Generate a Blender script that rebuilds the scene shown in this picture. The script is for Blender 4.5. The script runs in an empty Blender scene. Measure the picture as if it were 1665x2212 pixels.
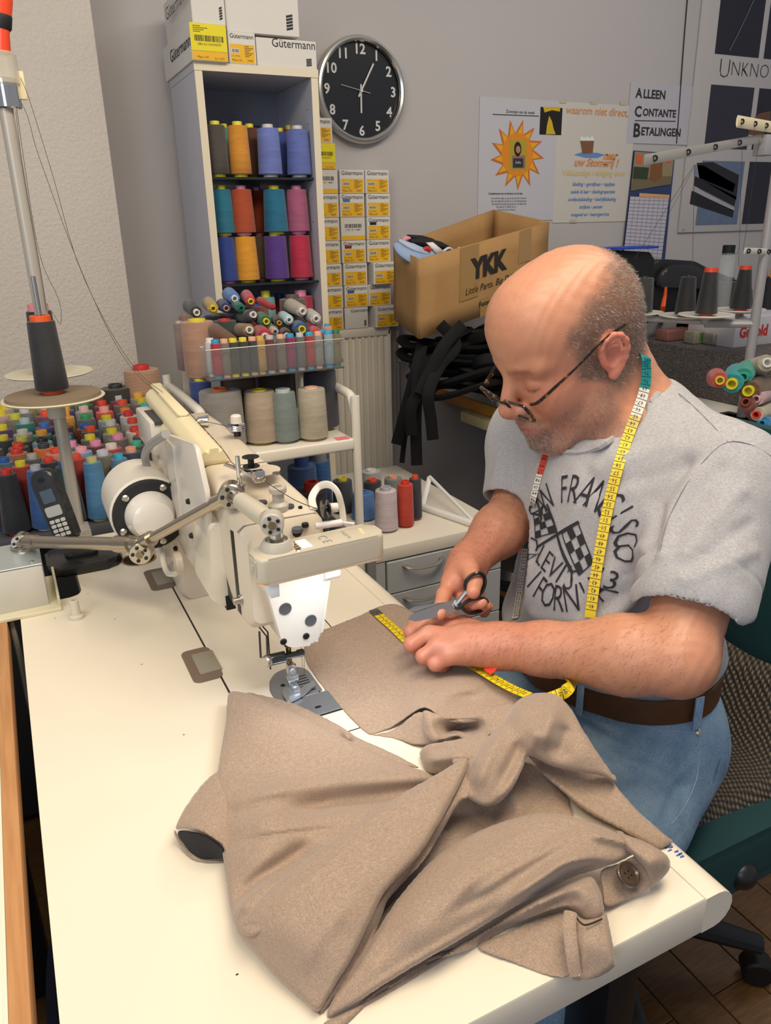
import bpy, bmesh, random, math
import numpy as np
from math import sin, cos, pi, radians, hypot, atan2, sqrt
from mathutils import Vector, Matrix, Quaternion
from mathutils.bvhtree import BVHTree
random.seed(7)
sc = bpy.context.scene
COL = sc.collection
# ------------------------------------------------------------------ camera
EYE = Vector((0, 0, 1.32)); FPX = 1650.0; CXP, CYP = 832.5, 1106.0
_p, _y, _r = radians(20.4), radians(25.9), radians(-1.3)
_fh = Vector((sin(_y), cos(_y), 0)); _rt = Vector((cos(_y), -sin(_y), 0)); _up = Vector((0, 0, 1))
CF = _fh*cos(_p) - _up*sin(_p); _u = _fh*sin(_p) + _up*cos(_p)
CR = _rt*cos(_r) + _u*sin(_r); CU = -_rt*sin(_r) + _u*cos(_r)
cam = bpy.data.cameras.new('camera'); camo = bpy.data.objects.new('camera', cam); COL.objects.link(camo)
camo.matrix_world = Matrix(((CR.x, CU.x, -CF.x, EYE.x), (CR.y, CU.y, -CF.y, EYE.y), (CR.z, CU.z, -CF.z, EYE.z), (0, 0, 0, 1)))
cam.sensor_fit = 'VERTICAL'; cam.sensor_height = 24.0; cam.lens = FPX/2212*24.0; cam.clip_start = .02; cam.clip_end = 50
cam.dof.use_dof = False
sc.camera = camo
# ------------------------------------------------------------------ world, lamps, exposure
w = bpy.data.worlds.new('room_air'); sc.world = w; w.use_nodes = True
w.node_tree.nodes['Background'].inputs[0].default_value = (.86, .90, 1.0, 1); w.node_tree.nodes['Background'].inputs[1].default_value = .30
def area(name, loc, target, size, size_y, power, col):
    l = bpy.data.lights.new(name, 'AREA'); l.shape = 'RECTANGLE'; l.size = size; l.size_y = size_y; l.energy = power; l.color = col
    o = bpy.data.objects.new(name, l); COL.objects.link(o); o.location = loc
    o.rotation_euler = (Vector(target) - Vector(loc)).to_track_quat('-Z', 'Y').to_euler(); return o
area('ceiling_light_near', (.62, .35, 2.55), (.45, .75, .76), 1.3, .6, 27, (1.0, .84, .62))
area('ceiling_light_side', (-.7, .3, 2.5), (.1, 1.0, .76), 1.2, .5, 15, (1.0, .86, .66))
area('ceiling_light_back', (1.9, 1.0, 2.6), (1.5, 2.2, 1.0), 1.2, .3, 9, (1.0, .90, .76))
area('window_daylight', (-1.6, -.9, 1.9), (.7, .9, 1.0), 1.0, 1.0, 16, (.74, .84, 1.0))
vs = sc.view_settings; sc.display_settings.display_device = 'sRGB'
vs.view_transform = 'Standard'; vs.look = 'None'; vs.gamma = 1.0; vs.use_curve_mapping = False; vs.exposure = 0.0
# ------------------------------------------------------------------ pixel (1665x2212 frame) -> point on a plane
def ray(px, py): return CF + CR*((px-CXP)/FPX) - CU*((py-CYP)/FPX)
def onz(px, py, z): d = ray(px, py); return EYE + d*((z-EYE.z)/d.z)
def ony(px, py, y): d = ray(px, py); return EYE + d*(y/d.y)
def onx(px, py, x): d = ray(px, py); return EYE + d*(x/d.x)
def onk(px, py, k): return EYE + ray(px, py)*k
def pix(p): v = Vector(p)-EYE; k = v.dot(CF); return (CXP+FPX*v.dot(CR)/k, CYP-FPX*v.dot(CU)/k, k)
# ------------------------------------------------------------------ materials
def lin(h):
    if isinstance(h, (tuple, list)): return tuple(h)[:3] + (1,)
    h = h.lstrip('#'); c = [int(h[i:i+2], 16)/255 for i in (0, 2, 4)]
    return tuple(x/12.92 if x <= .04045 else ((x+.055)/1.055)**2.4 for x in c) + (1,)
class N:
    """small node-tree helper"""
    def __init__(s, name):
        s.m = bpy.data.materials.new(name); s.m.use_nodes = True; s.t = s.m.node_tree; s.b = s.t.nodes['Principled BSDF']
    def n(s, typ, **kw):
        o = s.t.nodes.new('ShaderNode'+typ)
        for k, v in kw.items():
            if k.startswith('i_'):
                key = k[2:]; key = int(key) if key.isdigit() else key.replace('_', ' ')
                s.set(o.inputs[key], v)
            else: setattr(o, k, v)
        return o
    def set(s, inp, v):
        if isinstance(v, bpy.types.NodeSocket): s.t.links.new(v, inp)
        else: inp.default_value = v
    def bsdf(s, **kw):
        for k, v in kw.items(): s.set(s.b.inputs[k.replace('_', ' ')], v)
    def co(s, kind='Object', scale=(1, 1, 1), rot=(0, 0, 0)):
        t = s.n('TexCoord'); mp = s.n('Mapping'); s.t.links.new(t.outputs[kind], mp.inputs[0])
        mp.inputs['Scale'].default_value = scale; mp.inputs['Rotation'].default_value = rot; return mp.outputs[0]
    def noise(s, co, scale, detail=3, rough=.5): return s.n('TexNoise', i_Vector=co, i_Scale=scale, i_Detail=detail, i_Roughness=rough).outputs[0]
    def wave(s, co, scale, dist=0, direction='Z', detail=1): return s.n('TexWave', i_Vector=co, i_Scale=scale, i_Distortion=dist, i_Detail=detail, bands_direction=direction).outputs['Fac']
    def ramp(s, fac, stops):
        r = s.n('ValToRGB'); s.set(r.inputs[0], fac); e = r.color_ramp.elements
        while len(e) > 1: e.remove(e[0])
        e[0].position = stops[0][0]; e[0].color = lin(stops[0][1])
        for p, c in stops[1:]: x = e.new(p); x.color = lin(c)
        return r.outputs[0]
    def mix(s, fac, a, b, blend='MIX'):
        m = s.n('Mix', data_type='RGBA', blend_type=blend); s.set(m.inputs[0], fac); s.set(m.inputs[6], a); s.set(m.inputs[7], b); return m.outputs[2]
    def math(s, op, a, b=0.0): m = s.n('Math', operation=op); s.set(m.inputs[0], a); s.set(m.inputs[1], b); return m.outputs[0]
    def bump(s, h, strength=.3, dist=.001, prev=None):
        b = s.n('Bump', i_Strength=strength, i_Distance=dist); s.set(b.inputs['Height'], h)
        if prev is not None: s.set(b.inputs['Normal'], prev)
        s.set(s.b.inputs['Normal'], b.outputs[0]); return b.outputs[0]
_mc = {}
def mat(col, rough=.5, metal=0, bump=None, var=None, name=None, coat=0, spec=None, trans=0, emit=None, alpha=None, sss=0):
    key = (str(col), rough, metal, bump, var, name, coat, spec, trans, str(emit), alpha, sss)
    if key in _mc: return _mc[key]
    s = N(name or 'mat_%s' % (col if isinstance(col, str) else 'c')); s.bsdf(Base_Color=lin(col), Roughness=rough, Metallic=metal)
    if coat: s.bsdf(Coat_Weight=coat)
    if spec is not None: s.set(s.b.inputs['Specular IOR Level'], spec)
    if trans: s.bsdf(Transmission_Weight=trans)
    if alpha is not None: s.bsdf(Alpha=alpha)
    if emit: s.set(s.b.inputs['Emission Color'], lin(emit[0])); s.set(s.b.inputs['Emission Strength'], emit[1])
    if var:
        f = s.noise(s.co(), var[0], 4, .6); c = lin(col)
        s.bsdf(Base_Color=s.mix(f, tuple(x*(1-var[1]) for x in c[:3])+(1,), tuple(min(1, x*(1+var[1])) for x in c[:3])+(1,)))
    if bump: s.bump(s.noise(s.co(), bump[0], 3), bump[1], bump[2] if len(bump) > 2 else .001)
    _mc[key] = s.m; return s.m
# ------------------------------------------------------------------ mesh helpers: every add_* puts one shape into a bmesh
def nb(): return bmesh.new()
def _basis(d):
    d = Vector(d).normalized(); a = Vector((0, 0, 1)) if abs(d.z) < .95 else Vector((1, 0, 0))
    x = d.cross(a).normalized(); return x, d.cross(x).normalized(), d
def add_box(bm, x0, x1, y0, y1, z0, z1, r=0, seg=2, M=None, mi=0):
    g = bmesh.ops.create_cube(bm, size=1)['verts']
    bmesh.ops.transform(bm, matrix=Matrix.Translation(((x0+x1)/2, (y0+y1)/2, (z0+z1)/2)) @ Matrix.Diagonal((abs(x1-x0), abs(y1-y0), abs(z1-z0), 1)), verts=g)
    fs = set(f for v in g for f in v.link_faces)
    if r:
        es = list({e for v in g for e in v.link_edges})
        q = bmesh.ops.bevel(bm, geom=es, offset=r, segments=seg, affect='EDGES', profile=.5); fs = set(q['faces']) | {f for f in fs if f.is_valid}
        g = list({v for f in fs for v in f.verts} | {v for v in g if v.is_valid})
        fs = {f for v in g for f in v.link_faces}
    for f in fs: f.material_index = mi
    if M is not None: bmesh.ops.transform(bm, matrix=M, verts=g)
    return g
def add_lathe(bm, prof, base=(0, 0, 0), axis=(0, 0, 1), n=24, mi=0, cap=False):
    """profile [(radius, height)] spun around an axis from base"""
    x, y, d = _basis(axis); base = Vector(base); rings = []
    for r, h in prof:
        if r < 1e-6: rings.append([bm.verts.new(base + d*h)])
        else: rings.append([bm.verts.new(base + d*h + (x*cos(2*pi*i/n) + y*sin(2*pi*i/n))*r) for i in range(n)])
    for a, b in zip(rings, rings[1:]):
        for i in range(n):
            j = (i+1) % n
            if len(a) == 1 and len(b) == 1: continue
            if len(a) == 1: f = bm.faces.new((a[0], b[j], b[i]))
            elif len(b) == 1: f = bm.faces.new((a[i], a[j], b[0]))
            else: f = bm.faces.new((a[i], a[j], b[j], b[i]))
            f.material_index = mi
    if cap:
        for rr, fl in ((rings[0], True), (rings[-1], False)):
            if len(rr) > 2: f = bm.faces.new(rr[::-1] if fl else rr); f.material_index = mi
    return [v for r in rings for v in r]
def add_cyl(bm, p, q, r0, r1=None, n=20, mi=0, bev=0):
    p, q = Vector(p), Vector(q); L = (q-p).length; r1 = r0 if r1 is None else r1
    pr = [(0, 0), (r0, 0), (r1, L), (0, L)] if not bev else [(0, 0), (r0-bev, 0), (r0, bev), (r1, L-bev), (r1-bev, L), (0, L)]
    return add_lathe(bm, pr, p, q-p, n, mi)
def smooth_path(pts, k=6):
    P = [Vector(p) for p in pts]
    if len(P) < 3: return P
    out = []
    for i in range(len(P)-1):
        a, b, c, d = P[max(i-1, 0)], P[i], P[i+1], P[min(i+2, len(P)-1)]
        for j in range(k):
            t = j/k; out.append(.5*((2*b) + (c-a)*t + (2*a-5*b+4*c-d)*t*t + (3*b-a-3*c+d)*t**3))
    return out + [P[-1]]
def add_tube(bm, pts, r, n=10, sm=0, mi=0, caps=True, flat=1.0, upv=None):
    P = smooth_path(pts, sm) if sm else [Vector(p) for p in pts]; m = len(P)
    R = r if hasattr(r, '__len__') else [r]*m
    if len(R) != m: R = [R[min(len(R)-1, int(round(i*(len(R)-1)/(m-1))))] if len(R) < 2 else np.interp(i/(m-1), np.linspace(0, 1, len(R)), R) for i in range(m)]
    x = None; rings = []
    for i in range(m):
        d = (P[min(i+1, m-1)] - P[max(i-1, 0)]).normalized()
        if upv is not None: y = Vector(upv); x = y.cross(d).normalized(); y = d.cross(x).normalized()
        else:
            if x is None: x = _basis(d)[0]
            x = (x - d*x.dot(d)).normalized(); y = d.cross(x)
        rings.append([bm.verts.new(P[i] + x*cos(2*pi*j/n)*R[i] + y*sin(2*pi*j/n)*R[i]*flat) for j in range(n)])
    for a, b in zip(rings, rings[1:]):
        for j in range(n): bm.faces.new((a[j], a[(j+1) % n], b[(j+1) % n], b[j])).material_index = mi
    if caps: bm.faces.new(rings[0][::-1]).material_index = mi; bm.faces.new(rings[-1]).material_index = mi
    return [v for q in rings for v in q]
def add_sphere(bm, c, r, n=16, sc_=(1, 1, 1), mi=0):
    g = bmesh.ops.create_uvsphere(bm, u_segments=n, v_segments=max(6, n//2), radius=r)['verts']
    bmesh.ops.transform(bm, matrix=Matrix.Translation(c) @ Matrix.Diagonal((*sc_, 1)), verts=g)
    for f in {f for v in g for f in v.link_faces}: f.material_index = mi
    return g
def add_prism(bm, poly, a, b, axes=((1, 0, 0), (0, 1, 0), (0, 0, 1)), org=(0, 0, 0), mi=0, bev=0, seg=2):
    """2D polygon in axes[0],axes[1], extruded from a to b along axes[2]"""
    X, Y, Zv = (Vector(v) for v in axes); o = Vector(org)
    lo = [bm.verts.new(o + X*u + Y*v + Zv*a) for u, v in poly]; hi = [bm.verts.new(o + X*u + Y*v + Zv*b) for u, v in poly]; n = len(poly)
    fs = [bm.faces.new(lo[::-1]), bm.faces.new(hi)] + [bm.faces.new((lo[i], lo[(i+1) % n], hi[(i+1) % n], hi[i])) for i in range(n)]
    for f in fs: f.material_index = mi
    if bev:
        es = {e for f in fs[:2] for e in f.edges}
        q = bmesh.ops.bevel(bm, geom=list(es), offset=bev, segments=seg, affect='EDGES', profile=.5)
        for f in q['faces']: f.material_index = mi
    return lo + hi
def rrect(x0, x1, y0, y1, r, n=5):
    P = []
    for cx, cy, a in ((x1-r, y1-r, 0), (x0+r, y1-r, pi/2), (x0+r, y0+r, pi), (x1-r, y0+r, 1.5*pi)):
        P += [(cx + r*cos(a + pi/2*i/n), cy + r*sin(a + pi/2*i/n)) for i in range(n+1)]
    return P
def rpoly(pts, r, n=4):
    """polygon with rounded corners"""
    out = []; m = len(pts); rr = r if hasattr(r, '__len__') else [r]*m
    for i in range(m):
        p, a, b = Vector(pts[i]), Vector(pts[i-1]), Vector(pts[(i+1) % m]); q = rr[i]
        if q <= 0: out.append(tuple(p)); continue
        d0, d1 = (a-p), (b-p); q = min(q, d0.length*.49, d1.length*.49); d0.normalize(); d1.normalize()
        for j in range(n+1):
            t = j/n; out.append(tuple((p+d0*q)*(1-t)**2 + p*2*t*(1-t) + (p+d1*q)*t*t))
    return out
def grid_mesh(bm, rows, closed=False, mi=0):
    R = [[bm.verts.new(p) for p in r] for r in rows]
    for a, b in zip(R, R[1:]):
        n = len(a)
        for i in range(n if closed else n-1): bm.faces.new((a[i], a[(i+1) % n], b[(i+1) % n], b[i])).material_index = mi
    return R
# ------------------------------------------------------------------ objects
WORG = {}
def _link(name, data, parent, loc=None):
    o = bpy.data.objects.new(name, data); COL.objects.link(o)
    if parent is not None:
        o.parent = parent; base = WORG.get(parent.name, Vector((0, 0, 0))); o.location = -base if loc is None else loc
        WORG[o.name] = Vector((0, 0, 0)) if loc is None else base + Vector(loc)
    else: WORG[o.name] = Vector((0, 0, 0))
    return o
def fin(bm, ang=35, smooth=True, name='m', mats=None):
    bmesh.ops.recalc_face_normals(bm, faces=bm.faces)
    me = bpy.data.meshes.new(name); bm.to_mesh(me); bm.free()
    if smooth:
        me.shade_smooth(); me.set_sharp_from_angle(angle=radians(ang))
    for m in (mats or []): me.materials.append(m)
    return me
def obj(name, bm, m, parent=None, ang=35, smooth=True, local=False):
    ms = m if isinstance(m, (list, tuple)) else [m]
    me = fin(bm, ang, smooth, name, ms) if isinstance(bm, bmesh.types.BMesh) else bm
    return _link(name, me, parent, Vector((0, 0, 0)) if local else None)
def tag(o, label, cat, group=None, kind=None):
    o['label'] = label; o['category'] = cat
    if group: o['group'] = group
    if kind: o['kind'] = kind
    return o
def thing(name, label, cat, loc, group=None, rotz=0):
    o = bpy.data.objects.new(name, None); COL.objects.link(o); o.location = loc; o.rotation_euler = (0, 0, rotz); o.empty_display_size = .02
    WORG[o.name] = Vector(loc); return tag(o, label, cat, group)
def struct(name, bm, m, **k):
    o = obj(name, bm, m, **k); o['kind'] = 'structure'; return o
def text_me(body, size, m, align='CENTER', ext=0.0, shear=0, res=2, sx=1.0, offset=0, space=1.0):
    c = bpy.data.curves.new('txt', 'FONT'); c.body = body; c.size = size; c.align_x = align; c.align_y = 'CENTER'; c.extrude = ext; c.shear = shear; c.resolution_u = res; c.offset = offset; c.space_character = space
    t = bpy.data.objects.new('txt', c); COL.objects.link(t); bpy.context.view_layer.update()
    me = bpy.data.meshes.new_from_object(t.evaluated_get(bpy.context.evaluated_depsgraph_get())); bpy.data.objects.remove(t); bpy.data.curves.remove(c)
    if sx != 1: me.transform(Matrix.Diagonal((sx, 1, 1, 1)))
    me.materials.clear()
    if m is not None: me.materials.append(m)
    return me
def frame(o, x, y):
    """matrix from origin, x dir, y dir"""
    x = Vector(x).normalized(); z = x.cross(Vector(y)).normalized(); y = z.cross(x)
    return Matrix(((x.x, y.x, z.x, o[0]), (x.y, y.y, z.y, o[1]), (x.z, y.z, z.z, o[2]), (0, 0, 0, 1)))
def add_me(bm, me, M, mi=0):
    n0 = len(bm.verts); me = me.copy(); me.transform(M); nf = len(bm.faces); bm.from_mesh(me); bpy.data.meshes.remove(me)
    bm.faces.ensure_lookup_table()
    for i in range(nf, len(bm.faces)): bm.faces[i].material_index = mi
def add_quad(bm, pts, mi=0): bm.faces.new([bm.verts.new(p) for p in pts]).material_index = mi
# ================================================================== SETTING
YW = 2.45
def wallm():
    s = N('wall_plaster'); c = s.co(); s.bsdf(Base_Color=s.mix(s.noise(c, 1.5, 4), lin('#aeaaab'), lin('#b9b5b4')), Roughness=.85)
    s.bump(s.noise(c, 90, 3), .12, .002); return s.m
def roughm():
    s = N('wall_textured'); c = s.co(); n = s.noise(c, 110, 4, .65); s.bsdf(Base_Color=s.mix(n, lin('#c3bcb5'), lin('#d2cac1')), Roughness=.9)
    s.bump(n, .8, .004); return s.m
def floorm():
    s = N('floor_wood'); c = s.co(); b = s.n('TexBrick', i_Vector=c, i_Scale=6.0); b.inputs['Color1'].default_value = lin('#5c4127'); b.inputs['Color2'].default_value = lin('#6b4a2c'); b.inputs['Mortar'].default_value = lin('#2c1e12'); b.inputs['Mortar Size'].default_value = .008
    s.bsdf(Base_Color=s.mix(s.noise(c, 14, 5), b.outputs[0], lin('#4a3420')), Roughness=.45); return s.m
M_wall, M_rough, M_floor = wallm(), roughm(), floorm()
b = nb(); add_box(b, -2.2, 4.2, -1.2, 2.6, -.05, -.004); FL = struct('floor', b, M_floor)
s = N('parquet'); oi = s.n('ObjectInfo'); c = s.co('Object', (1, 9, 1)); g_ = s.noise(c, 16, 5, .6)
s.bsdf(Base_Color=s.mix(oi.outputs['Random'], s.ramp(g_, [(.3, '#4a3218'), (.7, '#6b4a26')]), s.ramp(g_, [(.3, '#5c3f20'), (.7, '#80592e')])), Roughness=.42); M_plank = s.m
b = nb(); add_box(b, .001, .094, .001, .469, -.004, 0, r=.0012, seg=1); pme = fin(b, 30, name='plank', mats=[M_plank])
for i in range(-6, 22):
    for j in range(0, 6):
        x_, y_ = i*.095, -.30 + j*.47 + (.235 if i % 2 else 0)
        if (x_ < 0 and x_ > -.35) or x_ > .25:
            if y_ < 2.1: _o = bpy.data.objects.new('plank', pme); COL.objects.link(_o); _o.parent = FL; _o.location = (x_, y_, 0)
b = nb(); add_box(b, -2.2, 4.2, YW, YW+.12, 0, 2.7); struct('wall_back', b, M_wall)
b = nb(); add_box(b, -2.2, .335, 2.28, YW, 0, 2.7, r=.004); struct('wall_left', b, M_rough)
M_cream = mat('#ece2ce', .38, var=(3, .02), bump=(60, .04), name='laminate_cream')
M_white = mat('#dcdad8', .45, name='white_board'); M_edge = mat('#d9cfb8', .5, name='board_edge')
M_steel = mat('#c9c6c0', .28, 1, name='steel'); M_chrome = mat('#e0dedb', .12, 1, name='chrome'); M_dark = mat('#17181b', .5, name='dark_plastic')
M_black = mat('#08080a', .6, name='black'); M_tubew = mat('#e6e0d4', .35, coat=.3, name='white_enamel')
M_iron = mat('#3a3b3e', .35, .8, name='dark_steel')
# ---------------------------------------------------------------- sewing table
TZ = .76
t = thing('sewing_table', 'cream sewing table with rounded front edge carrying the sewing machine and brown trousers', 'table', (.2, .9, 0))
b = nb()
out = rpoly([(-.051, .338), (.470, .338), (.470, 1.52), (.045, 1.52), (.045, 1.25), (-.051, 1.25)], [.012, 0, 0, .02, .02, .03])
# outer slab with the hole for the machine bed left as a shallow recess line
add_prism(b, out, TZ-.04, TZ, bev=.0015, seg=1)
obj('tabletop', b, M_cream, t)
b = nb(); prof = [(.470, TZ)] + [(.485 + .020*cos(a), TZ-.020 + .020*sin(a)) for a in np.linspace(pi/2, -pi/2, 9)] + [(.470, TZ-.04)]
add_prism(b, prof, .338, 1.52, axes=((1, 0, 0), (0, 0, 1), (0, 1, 0))); obj('rounded_edge', b, M_cream, t)
M_seam = mat('#2a2620', .8, name='seam')
b = nb()
for x0, x1, y0, y1 in ((.1825, .1850, .705, 1.26), (.3660, .3675, .705, 1.26), (.185, .366, .705, .7065)): add_box(b, x0, x1, y0, y1, TZ-.002, TZ+.0004)
obj('bed_seam', b, M_seam, t)
for (x, y) in ((.02, .42), (.44, .42), (.02, 1.18), (.44, 1.45)):
    b = nb(); add_box(b, x-.02, x+.02, y-.03, y+.03, 0, TZ-.04, r=.004); obj('leg', b, M_iron, t)
M_brown = mat('#7d6a5c', .45, name='brown_plastic'); M_pad = mat('#98917f', .5, bump=(200, .4), name='pad')
for (x0, x1, y0, y1) in ((.148, .188, .893, .983), (.150, .190, 1.205, 1.295)):
    b = nb(); add_prism(b, rrect(x0, x1, y0, y1, .010), TZ-.001, TZ+.0012); h = obj('hinge_plate', b, M_brown, t)
    b = nb(); add_box(b, x0+.012, x1+.002, y0+.018, y1-.016, TZ, TZ+.0030, r=.001); obj('rubber_pad', b, M_pad, h)
HOLE = onz(300, 1208, TZ)
b = nb(); add_lathe(b, [(0, .0006), (.030, .0006), (.031, 0)], (HOLE.x, HOLE.y, TZ)); obj('cable_hole', b, mat('#1d1712', .9, name='hole'), t)
b = nb(); add_lathe(b, [(.0275, .0008), (.031, .0010), (.031, 0)], (HOLE.x, HOLE.y, TZ)); obj('wooden_rim', b, mat('#9b7438', .7, name='rim_wood'), t)
b = nb(); bl = mat('#2b63b8', .6, name='blue_ink')
for px, py in ((1441, 1830), (1450, 1829), (1448, 1836), (1462, 1838), (1470, 1843), (1474, 1849), (1466, 1846)):
    p = onz(px, py, TZ+.0005); add_box(b, p.x-.003, p.x+.0015, p.y-.0006, p.y+.0006, TZ-.001, TZ+.0006)
obj('blue_scuff', b, bl, t)
b = nb()
for px, py in ((190, 1282), (183, 1265), (248, 1337), (306, 1435), (397, 1587), (119, 1336), (512, 2105)):
    p = onz(px, py, TZ); add_sphere(b, (p.x, p.y, TZ), .0009, 6, (1.6, 1, .3))
obj('speck', b, M_seam, t)['kind'] = 'stuff'
# small white spindle on the table
p = onz(166, 1335, TZ)
b = nb(); add_lathe(b, [(0, 0), (.0115, 0), (.0115, .005), (.0075, .0075), (.0062, .030), (.0035, .031), (.0035, .012), (0, .012)], (p.x, p.y, TZ))
tag(obj('thread_spindle', b, mat('#d8d0c0', .4, name='ivory')), 'small ivory plastic spool pin standing alone on the left of the cream table', 'spool pin')
# ---------------------------------------------------------------- neighbouring table on the left
t = thing('side_table', 'pale table with wooden edge strip along the left border of the photo', 'table', (-.4, .5, 0))
b = nb(); add_box(b, -1.0, -.086, -.3, 1.34, TZ-.03, TZ, r=.001)
s = N('pale_laminate'); c = s.co(); s.bsdf(Base_Color=s.mix(s.wave(c, 60, 1.0, 'X'), lin('#dfe3cf'), lin('#e6e8d8')), Roughness=.45); obj('tabletop', b, s.m, t)
s = N('beech_edge'); c = s.co('Object', (1, 12, 1)); c2 = s.co('Object', (60, 3, 60)); s.bsdf(Base_Color=s.ramp(s.noise(c2, 3, 5), [(.2, '#b07a4a'), (.8, '#cf9a66')]), Roughness=.5); M_beech = s.m
b = nb(); add_box(b, -.086, -.070, -.3, 1.34, TZ-.032, TZ+.0005, r=.0015); obj('edge_strip', b, M_beech, t)
for y in (.0, 1.2): b = nb(); add_box(b, -.16, -.12, y, y+.04, 0, TZ-.03); obj('leg', b, M_iron, t)
# things in the dark gap under the tables
b = nb(); pts = [(-.02, .62, .30), (-.035, .72, .42), (-.03, .86, .44), (-.01, .98, .34), (0, 1.05, .2)]
add_tube(b, pts, [.05, .06, .055, .05, .04], 10, sm=5); tag(obj('cloth_bundle', b, mat('#1d2440', .9, bump=(40, .5), name='navy_cloth')), 'dark navy cloth bundle hanging in the gap between the two tables', 'cloth')
b = nb(); add_box(b, -.12, -.055, .50, .70, 0, .10, r=.01); tag(obj('blue_crate', b, mat('#26345c', .6, name='navy_plastic')), 'dark blue crate on the floor in the gap under the table', 'crate')
# ---------------------------------------------------------------- shelf unit
SX0, SX1, SY0, SY1, SZ = .530, .851, 2.10, 2.378, 1.708
t = thing('shelf_unit', 'tall narrow white shelf unit filled with thread cones against the back wall', 'shelf', (.69, 2.27, 0)); SHELF = t
for nm, a in (('side_panel', (SX0, SX0+.018, SY0, SY1, 0, SZ-.018)), ('side_panel', (SX1-.018, SX1, SY0, SY1, 0, SZ-.018)), ('top_panel', (SX0-.001, SX1+.001, SY0-.002, SY1, SZ-.018, SZ))):
    b = nb(); add_box(b, *a, r=.0008, seg=1); m_ = obj(nm, b, mat('#b9bbc6', .5, name='shelf_side'), t)
    b = nb()
    if nm == 'side_panel': add_box(b, a[0]-.0004, a[1]+.0004, SY0-.0022, SY0-.0002, 0, SZ-.018)
    else: add_box(b, a[0]-.0004, a[1]+.0004, SY0-.0038, SY0-.0018, SZ-.0184, SZ+.0004)
    obj('edge_band', b, M_edge, m_)
b = nb(); add_box(b, SX0+.018, SX1-.018, SY1-.006, SY1, 0, SZ-.018); obj('back_panel', b, mat('#8f92a0', .6, name='shelf_back'), t)
M_glass = mat('#2c3436', .12, alpha=.82, name='smoked_glass')
for z in (1.452, 1.185, .93):
    b = nb(); add_box(b, SX0+.019, SX1-.019, SY0+.012, SY1-.03, z-.006, z, r=.001, seg=1); sh = obj('glass_shelf', b, M_glass, t)
    b = nb()
    for x in (SX0+.022, SX1-.022):
        b = nb(); add_cyl(b, (x-.004, SY0+.03, z-.009), (x+.004, SY0+.03, z-.009), .003, n=8); obj('shelf_pin', b, M_steel, sh)
b = nb()
for z in (1.62, 1.585, 1.53, 1.40, 1.34, 1.285): add_cyl(b, (SX1-.0184, SY0+.035, z), (SX1-.0180, SY0+.035, z), .0018, n=8)
obj('pin_hole', b, M_black, t)['kind'] = 'stuff'
b = nb(); add_box(b, .700, .760, 2.32, 2.345, 1.453, 1.60, r=.003); tag(obj('blue_holder', b, mat('#2c3a66', .5, name='navy_box')), 'dark blue upright holder at the back of the top shelf', 'holder')
# ---------------------------------------------------------------- radiator
RY0 = 2.388; RZ = ony(790, 708, RY0).z; RX1 = ony(842, 800, RY0).x
t = thing('radiator', 'white ribbed panel radiator below the small thread boxes', 'radiator', (.9, 2.4, .2))
b = nb(); prof = []; x = .56
nx = int((RX1-.56)/.0235)
for i in range(nx):
    x = .56 + i*.0235; prof += [(x, .012), (x+.006, .012), (x+.009, 0), (x+.018, 0), (x+.0215, .012)]
lo = [b.verts.new((u, RY0+v, .28)) for u, v in prof]; hi = [b.verts.new((u, RY0+v, RZ-.03)) for u, v in prof]
for i in range(len(prof)-1): b.faces.new((lo[i], lo[i+1], hi[i+1], hi[i]))
obj('ribbed_panel', b, M_tubew, t, ang=20)
b = nb(); add_box(b, .55, RX1, RY0+.008, YW-.012, .26, RZ-.003, r=.003); obj('core_panel', b, M_tubew, t)
b = nb(); add_box(b, .548, RX1+.006, RY0-.002, YW-.008, RZ-.030, RZ, r=.004)
add_box(b, RX1-.006, RX1+.006, RY0-.002, YW-.008, .25, RZ-.01, r=.003); obj('top_cover', b, M_tubew, t)
vp = ony(868, 752, 2.38)
t = thing('radiator_valve', 'white hexagonal radiator valve knob on a grey pipe beside the radiator', 'valve', vp)
b = nb(); add_cyl(b, vp+Vector((-.008, 0, 0)), vp+Vector((.018, -.02, 0)), .018, .013, 6); obj('knob', b, mat('#e4e0da', .4, name='white_knob'), t)
b = nb(); add_tube(b, [(RX1, vp.y+.01, vp.z+.07), (vp.x-.012, vp.y+.01, vp.z+.065), (vp.x-.010, vp.y+.01, vp.z+.02), (vp.x-.012, vp.y+.01, vp.z-.3)], .008, 10, sm=4); obj('pipe', b, mat('#8d8b88', .5, .6, name='pipe'), t)
b = nb(); add_cyl(b, vp+Vector((-.008, .004, -.045)), vp+Vector((-.008, .004, .025)), .012, n=8); obj('valve_body', b, mat('#a39a8e', .4, .8, name='brass_grey'), t)
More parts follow.
